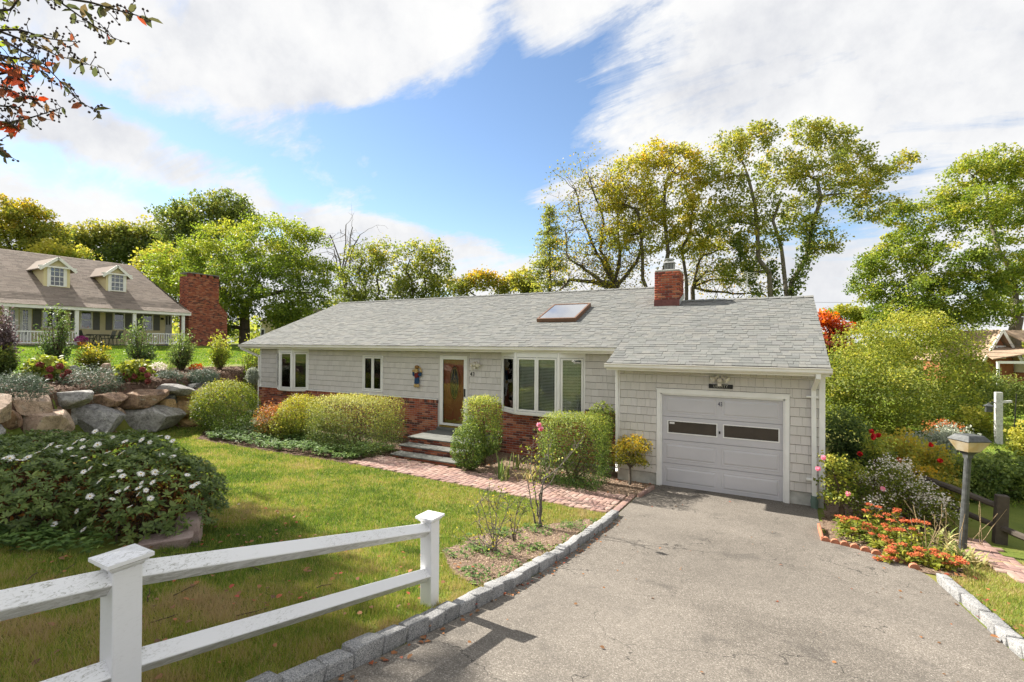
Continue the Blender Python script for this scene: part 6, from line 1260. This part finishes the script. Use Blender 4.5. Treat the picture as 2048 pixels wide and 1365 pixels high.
# ------------------------------------------------------------------ terrace planting
def gpt(u, v): return hit(u, v)
for k, (u, v, ru, rv, D, lab) in enumerate([(182, 768, 64, 32, 14.4, 'wide blue green juniper spilling over the middle of the boulder wall'), (35, 780, 58, 30, 11.9, 'blue green juniper at the left edge above the boulder wall'), (338, 760, 32, 17, 16.8, 'small grey green juniper above the flat grey boulder'), (405, 757, 36, 17, 17.4, 'grey green juniper above the right end of the boulder wall'), (505, 752, 12, 14, 18.0, 'silvery mound beside the left corner of the house')]):
    c = at(u, v, D); kx = D / FPX; shrub('juniper', lab, c, (ru * kx, ru * kx * .75, rv * kx * 1.1), int(2600 + 40 * ru), .075, 'juniper' if k != 4 else 'silver', p=2.0, tint0=.42, top=.35, stems=0, shell=.55, rough=.10, asp=.22, lump=.10, group='junipers on the terrace')
for k, (u, v, ru, rv, D, lab, bl) in enumerate([(92, 742, 36, 26, 14.6, 'hydrangea with dull red heads on the left of the terrace', [(80, 730), (100, 739), (120, 733), (136, 745), (128, 752), (98, 754)]), (268, 746, 34, 24, 15.6, 'hydrangea with dull red heads above the brown boulders', [(238, 754), (257, 760), (268, 753), (295, 751), (296, 763), (285, 740), (252, 750)])]):
    c = at(u, v, D); kx = D / FPX; r = shrub('hydrangea', lab, c, (ru * kx, ru * kx * .8, rv * kx), 1300, .13, 'lime', tint0=.42, top=.3, shell=.5, asp=.7, oval=True, lump=.08, rough=.1)
    for (bu, bv) in bl: bloom_ball('bloom', at(bu, bv, D - .40), .085, LM['hyd'], r, 60)
TL = [(112, 678, 30, 62, 18.5, 'tall dark conical shrub in front of the porch railing', 'laurel', .3), (280, 690, 34, 48, 19.0, 'broad upright shrub in front of the right porch railing', 'laurel', .35), (362, 703, 30, 42, 20.5, 'vase shaped shrub on a bare stem in front of the brick chimney', 'laurel', .5), (440, 705, 23, 40, 21.5, 'bright upright shrub right of the brick chimney', 'maple', .55), (505, 715, 22, 36, 21.0, 'bright shrub hidden by the left corner of the grey roof', 'maple', .5), (188, 718, 34, 28, 18.0, 'loose yellowish shrub between the two hydrangeas', 'yellow', .1), (5, 690, 22, 60, 14.5, 'purple grey shrub cut by the left edge of the picture', 'plum', .4), (8, 722, 18, 25, 14.3, 'low dark plant at the left edge above the juniper', 'dark', .3)]
for k, (u, v, ru, rv, D, lab, lf, t0) in enumerate(TL):
    c = at(u, v, D); kx = D / FPX; g = g1(c[0], c[1]); s = Skel(); b = np.array([c[0], c[1], g]); root = thing('upright_shrub', lab, 'shrub', tuple(b), 'young shrubs along the terrace'); PP = []; R = np.array([ru * kx, ru * kx * .85, rv * kx])
    for j in range(60):
        e = in_lobe(1, c + [0, 0, R[2] * .08], R, .4)[0]; e[2] = max(e[2], g + .35); s.path(b + rng.normal(size=3) * [.04, .04, 0], e, .016, .004, 4, .08); m_ = 34; f = rng.uniform(.45, 1.08, m_); PP.append(b + (e - b) * f[:, None] + rng.normal(size=(m_, 3)) * .075)
    s.build('stems', TWIG, root); Q = np.concatenate(PP); leaves('foliage', Q, .10, LM[lf], root, t0 + .25 * (Q[:, 2] - c[2]) / R[2] + rng.normal(size=len(Q)) * .14, asp=.42, T=unit(rdir(len(Q)) * .8 + [0, 0, .8]), oval=True)
c = at(318, 729, 19.5); shrub('white_flowers', 'low mound of white flowers on the terrace', (c[0], c[1], g1(c[0], c[1]) + .16), (.28, .25, .18), 500, .05, 'aster', stems=0, cat='flowers'); c = at(392, 728, 20.5); shrub('red_perennial', 'small reddish plant on the terrace right of the vase shaped shrub', (c[0], c[1], g1(c[0], c[1]) + .14), (.25, .25, .16), 350, .07, 'red', stems=0, tint0=.6)
c = at(337, 727, 19.8); blades('grass_tuft', 'tuft of ornamental grass beside the white flowers', (c[0], c[1], g1(c[0], c[1])), 40, .5, .015, 'blade', .4)
# loose bark chips and crumbs on the beds
def chips(name, label, poly, n, sz, cols, excl=None):
    p = np.array([q[:2] for q in poly]); lo, hi = p.min(0), p.max(0); X = rng.uniform(lo[0], hi[0], n * 2); Y = rng.uniform(lo[1], hi[1], n * 2); k = inside(X, Y, p); X, Y = X[k][:n], Y[k][:n]
    P_ = np.stack([X, Y, G(X, Y) + .02], 1); e = .12; nx_ = -(G(X + e, Y) - G(X - e, Y)) / (2 * e); ny_ = -(G(X, Y + e) - G(X, Y - e)) / (2 * e); N = unit(np.stack([nx_, ny_, np.ones(len(X))], 1) + rdir(len(X)) * .45)
    return finish(leaves(name, P_, sz * rng.uniform(.5, 1.4, len(P_)), cols, None, N=N, asp=.5, fold=.05), label, 'mulch', kind='stuff')
CH = leaf_mat('bark_chip', [(.03, .018, .012), (.075, .045, .03), (.13, .085, .06), (.20, .15, .11)], .0, 1.0, .95, .1, attr=False); CR = leaf_mat('soil_crumb', [(.10, .07, .05), (.18, .125, .09), (.26, .19, .14), (.33, .26, .19)], .0, 1.0, .95, .1, attr=False)
chips('bark_chips', 'loose bark chips on the terrace bed', TB, 16000, .09, CH); chips('soil_crumbs', 'crumbs of soil and litter in the bed beside the kerb', BED_KERB, 5000, .022, CR); chips('soil_crumbs', 'crumbs of soil and litter below the bay window', BED_FRONT, 6000, .035, CR); chips('bark_chips', 'loose bark chips under the driveway flowers', BED_RIGHT, 4000, .045, CH)
# ------------------------------------------------------------------ white vinyl fence
def vinyl():
    M, t = new_mat('weathered_white_vinyl'); g = geo(t); P = g.outputs['Position']
    mp = t.n('ShaderNodeMapping'); mp.inputs['Scale'].default_value = (3, 1.0, 3); t.l(P, mp.inputs[0])
    n = t.noise(mp.outputs[0], 22, 8, .75, 1.5); p = t.noise(P, 1.3, 3, .5)
    sp = t.ramp(n, [(.52, 0.0), (.63, 1.0)]); pt = t.ramp(p, [(.44, 0.0), (.58, 1.0)]); sx0 = t.n('ShaderNodeSeparateXYZ'); t.l(g.outputs['Normal'], sx0.inputs[0]); dirt = t.m('MULTIPLY', t.m('MULTIPLY', sp, pt), t.ramp(t.m('ABSOLUTE', sx0.outputs[2]), [(.1, .12), (.5, 1.0)]))
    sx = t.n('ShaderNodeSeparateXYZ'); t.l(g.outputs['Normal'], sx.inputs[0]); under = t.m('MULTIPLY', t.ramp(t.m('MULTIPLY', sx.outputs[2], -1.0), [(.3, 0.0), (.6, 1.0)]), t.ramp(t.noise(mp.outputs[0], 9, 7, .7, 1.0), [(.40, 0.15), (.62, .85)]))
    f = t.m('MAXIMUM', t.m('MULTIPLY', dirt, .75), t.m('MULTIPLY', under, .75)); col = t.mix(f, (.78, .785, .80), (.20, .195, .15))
    outp(t, pbsdf(t, col, .38, .4).outputs[0]); return M
MT['vinyl'] = vinyl()
FX = -0.60
def fence_post(y, zb, zt, label):
    r = thing('fence_post', label, 'fence post', (FX, y, zb - .05), 'white fence posts'); h = .0635
    MB().box(-h, h, -h, h, -.3, zt - zb + .05 - .06).build('shaft', MT['vinyl'], r, local=True, bevel=.006)
    z = zt - zb + .05 - .06; cp = MB()
    def ring(s, zz): return [(-s, -s, zz), (s, -s, zz), (s, s, zz), (-s, s, zz)]
    R = [ring(.066, z), ring(.072, z + .012), ring(.080, z + .014), ring(.084, z + .026), ring(.094, z + .030), ring(.098, z + .034), ring(.098, z + .052), ring(.002, z + .072)]
    cp.add(sum(R, []), [(3, 2, 1, 0)] + [(4 * k + i, 4 * k + (i + 1) % 4, 4 * k + 4 + (i + 1) % 4, 4 * k + 4 + i) for k in range(len(R) - 1) for i in range(4)]); cp.build('cap', MT['vinyl'], r, local=True); return r
PY = [(-7.72, .78, 1.625), (-10.175, 1.36, 2.19), (-12.62, 1.72, 2.60)]
PLAB = ['white fence post standing free beside the driveway kerb', 'large white fence post with stepped cap in the foreground', None]
for (y, zb, zt), lab in list(zip(PY, PLAB))[:2]: fence_post(y, zb, zt, lab)
def rail(y0, z0, y1, z1, label):
    d = .068; pts = [(FX + d * .92, y0, z0), (FX, y0, z0 - d), (FX - d * .92, y0, z0), (FX, y0, z0 + d)]
    o = MB().prism(pts, (0, y1 - y0, z1 - z0)).build('fence_rail', MT['vinyl'], bevel=.006); return finish(o, label, 'fence rail', 'diamond fence rails')
h = .055
rail(-10.175 + h, 2.065, -7.72 - h, 1.495, 'upper white rail between the two fence posts'); rail(-10.175 + h, 1.62, -7.72 - h, 1.075, 'lower white rail between the two fence posts')
rail(-12.62 + h, 2.46, -10.175 - h, 2.07, 'upper white rail running off the left edge of the picture'); rail(-12.62 + h, 2.04, -10.175 - h, 1.63, 'lower white rail running off the bottom left corner')

# ------------------------------------------------------------------ driveway lamp, split rail fence, lantern post
lb_ = np.array([4.905, -1.25, 0.0]); lt = np.array([4.985, -1.22, 1.52]); lamp = thing('lamp_post', 'leaning dark metal driveway lamp with square lantern head', 'lamp', tuple(lb_)); MT['lamp_metal'] = solid('weathered_lamp_metal', (.075, .08, .08), .55, .4, .45, 14, .2, .3)
MB().cyl(lb_ - [0, 0, .1], lb_ + (lt - lb_) * .5, .052, .050, 14).cyl(lb_ + (lt - lb_) * .5, lt, .046, .044, 14).build('pole', MT['lamp_metal'], lamp, smooth=False)
ax = unit((lt - lb_)[None])[0]; ca, sa = math.cos(.5), math.sin(.5)
def lring(s, z): c = lt + ax * z; return [c + np.array([ca * a - sa * b, sa * a + ca * b, 0]) * s for a, b in ((-1, -1), (1, -1), (1, 1), (-1, 1))]
def loft(rings): mb = MB(); mb.add(sum(rings, []), [(3, 2, 1, 0)] + [(4 * k + i, 4 * k + (i + 1) % 4, 4 * k + 4 + (i + 1) % 4, 4 * k + 4 + i) for k in range(len(rings) - 1) for i in range(4)] + [tuple(range(4 * len(rings) - 4, 4 * len(rings)))]); return mb
loft([lring(.042, -.05), lring(.045, 0), lring(.07, .04), lring(.10, .06)]).build('collar', MT['lamp_metal'], lamp)
M_, t_ = new_mat('aged_lantern_glass'); b_ = pbsdf(t_, t_.ramp(t_.noise(geo(t_).outputs['Position'], 9, 4), [(.35, (.55, .42, .22)), (.65, (.72, .66, .52))]), .25, .5); tl = t_.n('ShaderNodeBsdfTranslucent'); tl.inputs[0].default_value = (.8, .65, .4, 1); mx_ = t_.n('ShaderNodeMixShader'); mx_.inputs[0].default_value = .45; t_.l(b_.outputs[0], mx_.inputs[1]); t_.l(tl.outputs[0], mx_.inputs[2]); outp(t_, mx_.outputs[0]); MT['lantern'] = M_
loft([lring(.098, .062), lring(.176, .225)]).build('lantern_glass', MT['lantern'], lamp); loft([lring(.185, .226), lring(.185, .242), lring(.125, .318), lring(.120, .321)]).build('lantern_cap', MT['lamp_metal'], lamp, bevel=.006)
MT['old_wood'] = piece_mat('old_rail_wood', [(.10, .085, .07), (.13, .11, .09), (.085, .072, .06)], .95, 12, .4, .8, .1, streak=(1, 1, 1))
def log(name, pts, r, par):
    mb = MB()
    for a, b in zip(pts, pts[1:]): mb.cyl(a, b, r * random.uniform(.9, 1.1), r * random.uniform(.85, 1.05), 7)
    return mb.build(name, MT['old_wood'], par)
sf = thing('split_rail_fence', 'old dark split rail fence right of the lamp post', 'fence', (5.56, -.58, 0)); 
MB().hexa([(5.46, -.66, -.2), (5.62, -.66, -.2), (5.62, -.5, -.2), (5.46, -.5, -.2), (5.50, -.65, .80), (5.655, -.65, .80), (5.655, -.52, .80), (5.50, -.52, .80)]).build('post', MT['old_wood'], sf, bevel=.012)
log('rail', [(4.62, .70, .74), (5.1, .12, .68), (5.56, -.56, .60)], .055, sf); log('rail', [(4.66, .66, .42), (5.1, .1, .34), (5.56, -.56, .26)], .05, sf); log('rail', [(5.56, -.60, .27), (6.1, -1.3, .17), (6.7, -2.1, .06)], .055, sf)
MB().hexa([(4.52, .62, -.2), (4.66, .62, -.2), (4.66, .76, -.2), (4.52, .76, -.2), (4.54, .63, .84), (4.66, .63, .84), (4.66, .75, .84), (4.54, .75, .84)]).build('post', MT['old_wood'], sf, bevel=.012)
lp = at(1997, 888, 16.0); lp[2] = 0; lpo = thing('lantern_post', 'weathered white post with cross arm and small lantern on the far lawn', 'post', tuple(lp)); MT['peel'] = ground_mat('peeling_paint', [(.25, .25, .25), (.55, .55, .54), (.68, .68, .67)], (4, 14, 40), (.2, .4, .4), .3, .8)
MB().box(-.085, .085, -.085, .085, 0, 1.72).build('shaft', MT['peel'], lpo, local=True); MB().beam((-.1, -.05, 1.38), (.36, .15, 1.42), .06, .07).build('arm', MT['peel'], lpo, local=True)
MB().box(-.36, -.2, -.2, -.06, 1.06, 1.26).hexa([(-.40, -.24, 1.26), (-.16, -.24, 1.26), (-.16, -.02, 1.26), (-.40, -.02, 1.26), (-.30, -.15, 1.34), (-.26, -.15, 1.34), (-.26, -.11, 1.34), (-.30, -.11, 1.34)]).beam((-.28, -.13, 1.36), (-.06, -.03, 1.38), .03, .03).build('lantern', MT['lamp_metal'], lpo, local=True)
MB().cyl((.42, .2, -.1), (.50, .2, 1.68), .018, .014, 8).build('iron_pole', MT['black'], lpo, local=True)
# things on the house front
def flood(name, label, c, spread, cat='light', box=.10):
    r = thing(name, label, cat, tuple(c)); MT.setdefault('flood', solid('flood_white', (.62, .58, .50), .5)); MT.setdefault('lens', solid('flood_lens', (.72, .70, .62), .2, .5))
    MB().box(-box, box, -.035, 0, -.05, .05).build('mount', MT['siding'] if box > .09 else MT['flood'], r, local=True)
    for s in (-1, 1):
        d = np.array([s * spread, -.45, -.55]); d = d / np.linalg.norm(d); p0 = np.array([s * .03, -.05, -.01]); MB().cyl(p0, p0 + d * .07, .028, .03, 12).cyl(p0 + d * .07, p0 + d * .16, .032, .075, 14).build('floodlight_head', MT['flood'], r, local=True); MB().cyl(p0 + d * .155, p0 + d * .172, .068, .055, 14).build('lens', MT['lens'], r, local=True)
    MB().ball((0, -.10, -.09), (.055, .05, .055), 10, 7).box(-.035, .035, -.13, -.07, -.21, -.15).build('motion_sensor', MT['flood'], r, local=True)
flood('security_light', 'twin floodlights with motion sensor above the garage door', (1.26, -.025, 2.565), 1.0); flood('security_light', 'twin floodlights on the wall beside the front door', (-5.55, YM - .03, 2.70), .55, box=.12)
db = thing('door_thermometer', 'small pale plaque on the wall above the house number', 'plaque', (-5.70, YM - .03, 2.42)); MB().box(-.04, .04, -.012, 0, 0, .16).box(-.02, .02, -.02, -.012, .03, .13).build('plate', MT['flood'], db, local=True)
sg = thing('liberty_sign', 'black name sign lettered in pale serif capitals above the garage door', 'sign', (1.275, -.025, 2.34)); MB().box(-.24, .24, -.02, 0, -.045, .045).build('board', MT['black'], sg, local=True)
M_, t_ = new_mat('sign_lettering'); outp(t_, pbsdf(t_, (.42, .41, .36), .6).outputs[0]); text_obj('LIBERTY', 'lettering', .085, (1.275, -.0475, 2.342), M_, sg, .001, .95)
# harvest figure hung on the wall
sc_ = thing('scarecrow_decoration', 'small scarecrow in blue overalls on a straw wreath hung left of the door', 'decoration', (-7.76, YM - .03, 1.78)); MT['straw'] = solid('straw', (.50, .36, .15), .9, .1, .3, 40, .4); MT['denim'] = solid('denim', (.03, .07, .15), .9, .1, .2, 30); MT['plaid'] = solid('plaid_red', (.16, .03, .03), .9, .1, .4, 40); MT['face'] = solid('burlap_face', (.62, .47, .33), .9)
wr = MB()
for k in range(20): a0, a1 = 2 * math.pi * k / 20, 2 * math.pi * (k + 1) / 20; wr.cyl((.13 * math.cos(a0), -.03, .56 + .15 * math.sin(a0)), (.13 * math.cos(a1), -.03, .56 + .15 * math.sin(a1)), .022, .022, 6)
wr.build('wreath', MT['straw'], sc_, local=True); MB().ball((-.02, -.06, .70), (.085, .06, .055), 10, 6).build('bow', solid('bow_brown', (.25, .14, .05), .8), sc_, local=True)
MB().lathe([(.05, .33), (.085, .40), (.075, .50), (.05, .53)], (-.02, -.05, 0), 10).build('shirt', MT['plaid'], sc_, local=True); MB().ball((-.03, -.07, .50), (.06, .05, .065), 10, 7).build('head', MT['face'], sc_, local=True); MB().lathe([(.10, .54), (.06, .56), (.045, .62), (.02, .64)], (-.03, -.06, 0), 10).build('hat', MT['straw'], sc_, local=True)
for s in (-1, 1):
    MB().cyl((-.02 + s * .05, -.05, .47), (-.02 + s * .14, -.05, .42), .04, .032, 8).cyl((-.02 + s * .14, -.05, .42), (-.02 + s * .155, -.05, .53), .034, .028, 8).build('sleeve', MT['denim'], sc_, local=True); MB().ball((-.02 + s * .16, -.05, .565), (.035, .03, .045), 8, 6).build('straw_hand', MT['straw'], sc_, local=True)
    MB().cyl((-.02 + s * .025, -.05, .36), (-.02 + s * .045, -.06, .16), .052, .048, 9).build('overall_leg', MT['denim'], sc_, local=True); MB().ball((-.02 + s * .05, -.07, .10), (.055, .05, .06), 8, 6).build('straw_foot', MT['straw'], sc_, local=True)
orn = thing('porch_ornament', 'pale topped dark wire stand on the landing beside the front door', 'ornament', (-5.62, .62, .557)); MB().cyl((0, 0, 0), (0, 0, .05), .13, .13, 12).build('base', MT['black'], orn, local=True)
for k in range(3): MB().lathe([(.10, .08 + .1 * k), (.12, .12 + .1 * k), (.10, .16 + .1 * k)], (0, 0, 0), 12).build('tier', MT['brown_metal'], orn, local=True)
MB().ball((0, -.02, .46), (.15, .12, .10), 10, 7).build('cover', MT['peel'], orn, local=True); MB().cyl((0, 0, .1), (.02, 0, .85), .008, .006, 6).build('rod', MT['galv'], orn, local=True)
# aerial on the far side of the roof and overhead wires
an = thing('tv_aerial', 'thin television aerial on a pole behind the garage ridge', 'aerial', tuple(at(1492, 690, 22))); a0 = at(1491, 620, 22); a1 = at(1495, 546, 22); mb = MB().cyl(a0, a1, .018, .016, 6)
for k in range(5): c = a1 + (a0 - a1) * .03 * k + RT * (.1 * (k - 2)); mb.cyl(c - RT * .05 - FW * .5, c + RT * .05 + FW * .5, .007, .007, 4)
mb.cyl(a1 - RT * .4, a1 + RT * .45, .01, .01, 5).build('mast', MT['galv'], an); MB().cyl(at(1491, 690, 22), a0, .02, .02, 6).build('pole', MT['galv'], an)
def wire(name, label, p, q, r, sag=.3):
    mb = MB(); P = [p + (q - p) * t - np.array([0, 0, sag * 4 * t * (1 - t)]) for t in np.linspace(0, 1, 13)]
    for a, b in zip(P, P[1:]): mb.cyl(a, b, r, r, 5)
    finish(mb.build(name, MT['black']), label, 'wire', 'overhead wires')
wire('overhead_wire', 'single overhead wire crossing the sky right of the garage roof', at(1500, 604, 44), at(2300, 604, 44), .012, .1)
for k, (v0, v1) in enumerate(((686, 689), (703, 708), (711, 716))): wire('overhead_wire', ['upper dark wire in front of the right hand gabled house', 'middle dark wire in front of the right hand gabled house', 'lowest dark wire in front of the right hand gabled house'][k], at(1900, v0, 30), at(2200, v1, 30), .014, .05)

# ------------------------------------------------------------------ tree reaching in from the upper left, and the shade tree outside the frame
def crape():
    b = np.array([-3.4, -12.0, g1(-3.4, -12.0)]); root = thing('crape_myrtle', 'branches with red leaves and seed heads reaching in at the upper left', 'tree', tuple(b)); s = Skel(); D = 3.6
    f = b + [.1, .1, 1.0]; s.path(b, f, .09, .07, 3, .03); LP = []; LTd = []; LT_ = []; CP = []
    sprays = [([(-60, 40), (30, 95), (90, 130), (150, 195), (203, 232)], .5), ([(-60, -60), (100, -10), (170, 40), (232, 80)], .5), ([(-80, -40), (180, 5), (250, 25), (295, 37)], .2), ([(-40, 60), (40, 60), (100, 78), (160, 85)], .3), ([(-60, 40), (70, 90), (110, 110), (160, 125), (208, 138)], .3), ([(-60, 120), (20, 130), (60, 160)], .95), ([(-60, 150), (15, 145), (50, 165)], 1.0), ([(-60, 160), (10, 175), (45, 195), (80, 200)], .8), ([(-70, 230), (10, 250), (40, 262)], .8), ([(-60, 240), (30, 245), (80, 230), (126, 215)], .25), ([(-60, 200), (0, 212), (40, 215)], .6), ([(-80, 20), (20, 20), (45, -10)], .3), ([(-90, 300), (-20, 290), (10, 310)], .3), ([(-60, 100), (40, 118), (95, 150)], .5)]
    for j, (pts, hue) in enumerate(sprays):
        prev = f if j % 3 == 0 else s.nodes[rng.integers(0, min(len(s.nodes), 8))]; rr = .03; first = True; dd = D + rng.normal() * .25
        for (u, v) in pts:
            q = at(u, v, dd); s.path(prev, q, rr if not first else .045, .014 if first else rr * .62, 6 if first else 4, .015); rr = .012 if first else rr * .62
            if not first:
                n = 15
                for t in np.linspace(0, 1, n):
                    p = prev + (q - prev) * t; side = rng.normal(size=3); 
                    if rng.random() < (.42 if hue < .7 else .95): LP.append(p); LTd.append(side + [0, 0, -.5]); LT_.append(hue * .6 + rng.normal() * .25)
                    if rng.random() < .5: e = p + unit((side + [0, 0, .2])[None])[0] * rng.uniform(.05, .13); s.path(p, e, .003, .0018, 2, .1); CP += [e, p + (e - p) * .6 + rng.normal(size=3) * .012]
            prev = q; first = False
    s.build('branches', bark('dark_twig', (.06, .05, .045)), root, 5); LP = np.array(LP); LTd = unit(np.array(LTd)); n = len(LP)
    M = leaf_mat('leaf_crape', [(.06, .07, .03), (.10, .08, .04), (.22, .06, .035), (.55, .08, .03)], .35, .3)
    leaves('leaves', LP, rng.uniform(.055, .10, n), M, root, np.array(LT_), T=LTd, asp=.45, oval=True); mb = MB()
    for c in CP: mb.ball(c, .0085, 6, 4)
    mb.build('seed_capsules', solid('seed_capsule', (.06, .045, .05), .8), root, kind='stuff')
crape()
def shade_tree(name, label, base, lobes, ncl, lpc, lsz, leaf, r0):
    b = np.array([base[0], base[1], g1(*base)]); root = thing(name, label, 'tree', tuple(b)); s = Skel(); top = np.array(lobes[0][0]); s.path(b, b + (top - b) * .55, r0, r0 * .7, 6, .03); PP = []
    for c, r in lobes: q, rr = s.near(np.array(c), .5); s.path(q, c, min(rr * .7, .2), .06, 5, .08, rise=.05)
    for c, r in lobes:
        for e in in_lobe(ncl // len(lobes), np.array(c), np.array(r)): q, rr = s.near(e); s.path(q, e, .03, .01, 3, .1); PP.append(e + rng.normal(size=(lpc, 3)) * .45)
    s.build('trunk', BARK, root); Q = np.concatenate(PP); leaves('crown', Q, lsz, LM[leaf], root, .45 + rng.normal(size=len(Q)) * .15, asp=.8)
shade_tree('shade_tree', 'tree left of the picture whose shadow falls across the lawn', (-21.0, -9.0), [((-20.5, -7.0, 14.0), (1.5, 1.1, 1.3)), ((-19.1, -7.9, 14.0), (1.5, 1.2, 1.3)), ((-17.7, -8.7, 14.0), (1.5, 1.2, 1.2)), ((-16.8, -9.6, 14.2), (1.4, 1.3, 1.2)), ((-20.4, -8.9, 13.8), (2.0, 1.5, 1.4)), ((-22.0, -7.9, 13.6), (1.9, 1.5, 1.5)), ((-18.5, -10.2, 13.6), (2.2, 1.4, 1.2)), ((-23.6, -9.6, 13.0), (2.0, 1.6, 1.5))], 420, 24, .30, 'maple', .4)

# ------------------------------------------------------------------ lawn grass, fallen leaves
def vnoise(x, y, s):
    T = np.random.default_rng(5).random((64, 64)); x = x / s; y = y / s; i = np.floor(x).astype(int); j = np.floor(y).astype(int); fx = x - i; fy = y - j; fx = fx * fx * (3 - 2 * fx); fy = fy * fy * (3 - 2 * fy)
    g = lambda a, b: T[a % 64, b % 64]
    return (g(i, j) * (1 - fx) + g(i + 1, j) * fx) * (1 - fy) + (g(i, j + 1) * (1 - fx) + g(i + 1, j + 1) * fx) * fy
def grass(name, label, sampler, n, h, w, cols_mat, D0=4.0, power=1.6):
    X, Y = sampler(n); Z = G(X, Y); P = np.stack([X, Y, Z], 1); D = np.maximum((P - CAM) @ FW, .5); vis = np.abs((P - CAM) @ RT) < D * 1.13 + .3; keep = vis & (rng.random(len(X)) < np.minimum(1, (D0 / D) ** power)); P = P[keep]; D = D[keep]; m_ = len(P)
    a = rng.uniform(0, 2 * math.pi, m_); lean = rng.uniform(.1, .75, m_)[:, None]; d = np.stack([np.cos(a), np.sin(a), np.zeros(m_)], 1); b = rng.uniform(0, 2 * math.pi, m_); px = np.stack([np.cos(b), np.sin(b), np.zeros(m_)], 1)
    n1, n2, n3 = vnoise(P[:, 0], P[:, 1], .9), vnoise(P[:, 0] + 50, P[:, 1], .3), vnoise(P[:, 0] + 90, P[:, 1] + 20, .11)
    hh = (h * rng.uniform(.5, 1.25, m_) * (.65 + .7 * n3))[:, None]; ww = (w * np.maximum(1, D / 5.0) * rng.uniform(.7, 1.3, m_))[:, None]
    V = np.stack([P - px * ww, P + px * ww, P + d * lean * hh + np.array([0, 0, 1]) * hh * (1 - .3 * lean)], 1).reshape(-1, 3); me = raw_mesh(name, V, np.arange(3 * m_).reshape(-1, 3))
    pt = 2.2 * (n1 - .5) + 1.5 * (n2 - .5) + 1.3 * (n3 - .5); dry = np.clip((-P[:, 1] - 6.5) / 3.5, 0, 1) * .04 + np.clip((P[:, 0] + 3.5) / 3.5, 0, 1) * .24 + .38 * np.clip((vnoise(P[:, 0] + 7, P[:, 1] + 3, .55) - .62) * 4, 0, 1) * np.clip((-P[:, 1] - 6.0) / 2, 0, 1)
    set_tint(me, .27 + .26 * pt + dry + np.where(rng.random(m_) < .16, .45, 0) + rng.normal(size=m_) * .08); return finish(put(name, me, cols_mat), label, 'grass', kind='stuff')
GM = leaf_mat('grass_blade', [(.045, .08, .016), (.09, .14, .022), (.15, .19, .03), (.22, .205, .05), (.27, .22, .09), (.27, .20, .11)], .32, .45)
EXC = [BED_KERB, BED_LEFT]
def lawn_main(n):
    X = rng.uniform(-15, -.34, n); Y = rng.uniform(-11.4, -1.4, n); k = (X > x_wall(Y) + .1) & ~((Y > -2.68) & (X > -7.2)) & ~inside(X, Y, BED_LEFT)
    kb = inside(X, Y, BED_KERB); k &= ~kb | (rng.random(n) < .03); k &= ~((((X + 4.7) / 1.4) ** 2 + ((Y + 8.8) / 1.0) ** 2) < .8); return X[k], Y[k]
grass('lawn_grass', 'mown grass of the front lawn', lawn_main, 1400000, .062, .0030, GM, 3.6, 1.4)
def lawn_right(n): X = rng.uniform(4.3, 8, n); Y = rng.uniform(-7, -1.5, n); k = (X > drive_r(Y) + .15) & ~inside(X, Y, P2) & ~inside(X, Y, BED_RIGHT) & (Y < -1.3 - (X - 4.5) * .1); return X[k], Y[k]
grass('verge_grass', 'dry grass strip right of the driveway kerb', lawn_right, 90000, .06, .003, GM, 5, 1)
GM2 = leaf_mat('far_grass_blade', [(.06, .11, .018), (.10, .165, .024), (.15, .21, .03), (.22, .24, .04)], .35, .5)
def lawn_far(n): X = rng.uniform(5.5, 16, n); Y = rng.uniform(2, 24, n); return X, Y
grass('far_lawn_grass', 'bright lawn beyond the flower bed on the right', lawn_far, 90000, .06, .004, GM2, 20, 1)
def lawn_terr(n): X = rng.uniform(-37.5, -16, n); Y = rng.uniform(-10, 16, n); k = (X < x_wall(Y) - 3.6); return X[k], Y[k]
grass('terrace_grass', 'sunlit lawn in front of the neighbour porch', lawn_terr, 120000, .06, .005, GM2, 26, 1)
def litter():
    n = 740; X = np.concatenate([rng.uniform(-5, -.5, 260), rng.normal(-.14, .05, 130), rng.uniform(.1, 4, 60), rng.normal(4.4, .15, 60), rng.uniform(-4.4, -.2, 230)]); Y = np.concatenate([rng.uniform(-10.2, -6.5, 260), rng.uniform(-9.3, -2.8, 130), rng.uniform(-8.5, -.4, 60), rng.uniform(-6, -2.6, 60), rng.uniform(-1.3, .7, 230)])
    Z = G(X, Y) + np.where((X > -.2) & (X < 4.2), .022, .05); S = rng.uniform(.03, .075, n); S[260:390] *= .7; S[390:450] *= .6; S[:260] *= .8
    o = leaves('fallen_leaves', np.stack([X, Y, Z], 1), S, LM['litter'], None, N=unit(np.array([0, 0, 1.]) + rdir(n) * .35), asp=.75, oval=True, fold=.2); finish(o, 'scattered fallen brown and red leaves', 'leaves', kind='stuff')
litter()
C_ = SC.cycles
C_.max_bounces = 5; C_.diffuse_bounces = 3; C_.glossy_bounces = 3; C_.transmission_bounces = 3; C_.transparent_max_bounces = 8; C_.caustics_reflective = False; C_.caustics_refractive = False
C_.use_adaptive_sampling = True; C_.adaptive_threshold = 0.02; C_.use_denoising = True; C_.sample_clamp_indirect = 6.0
sx_ = Skel()
for k in range(16):
    x, y = rng.uniform(-3.6, -1.2), rng.uniform(-9.8, -8.2); a = rng.uniform(0, 6.28); L_ = rng.uniform(.12, .4); p0 = np.array([x, y, g1(x, y) + .035]); p1 = p0 + [L_ * math.cos(a), L_ * math.sin(a), 0]; p1[2] = g1(p1[0], p1[1]) + .04; sx_.path(p0, p1, .005, .003, 3, .06)
finish(sx_.build('fallen_twigs', TWIG, None), 'dry twigs lying in the grass behind the fence', 'twigs', kind='stuff')
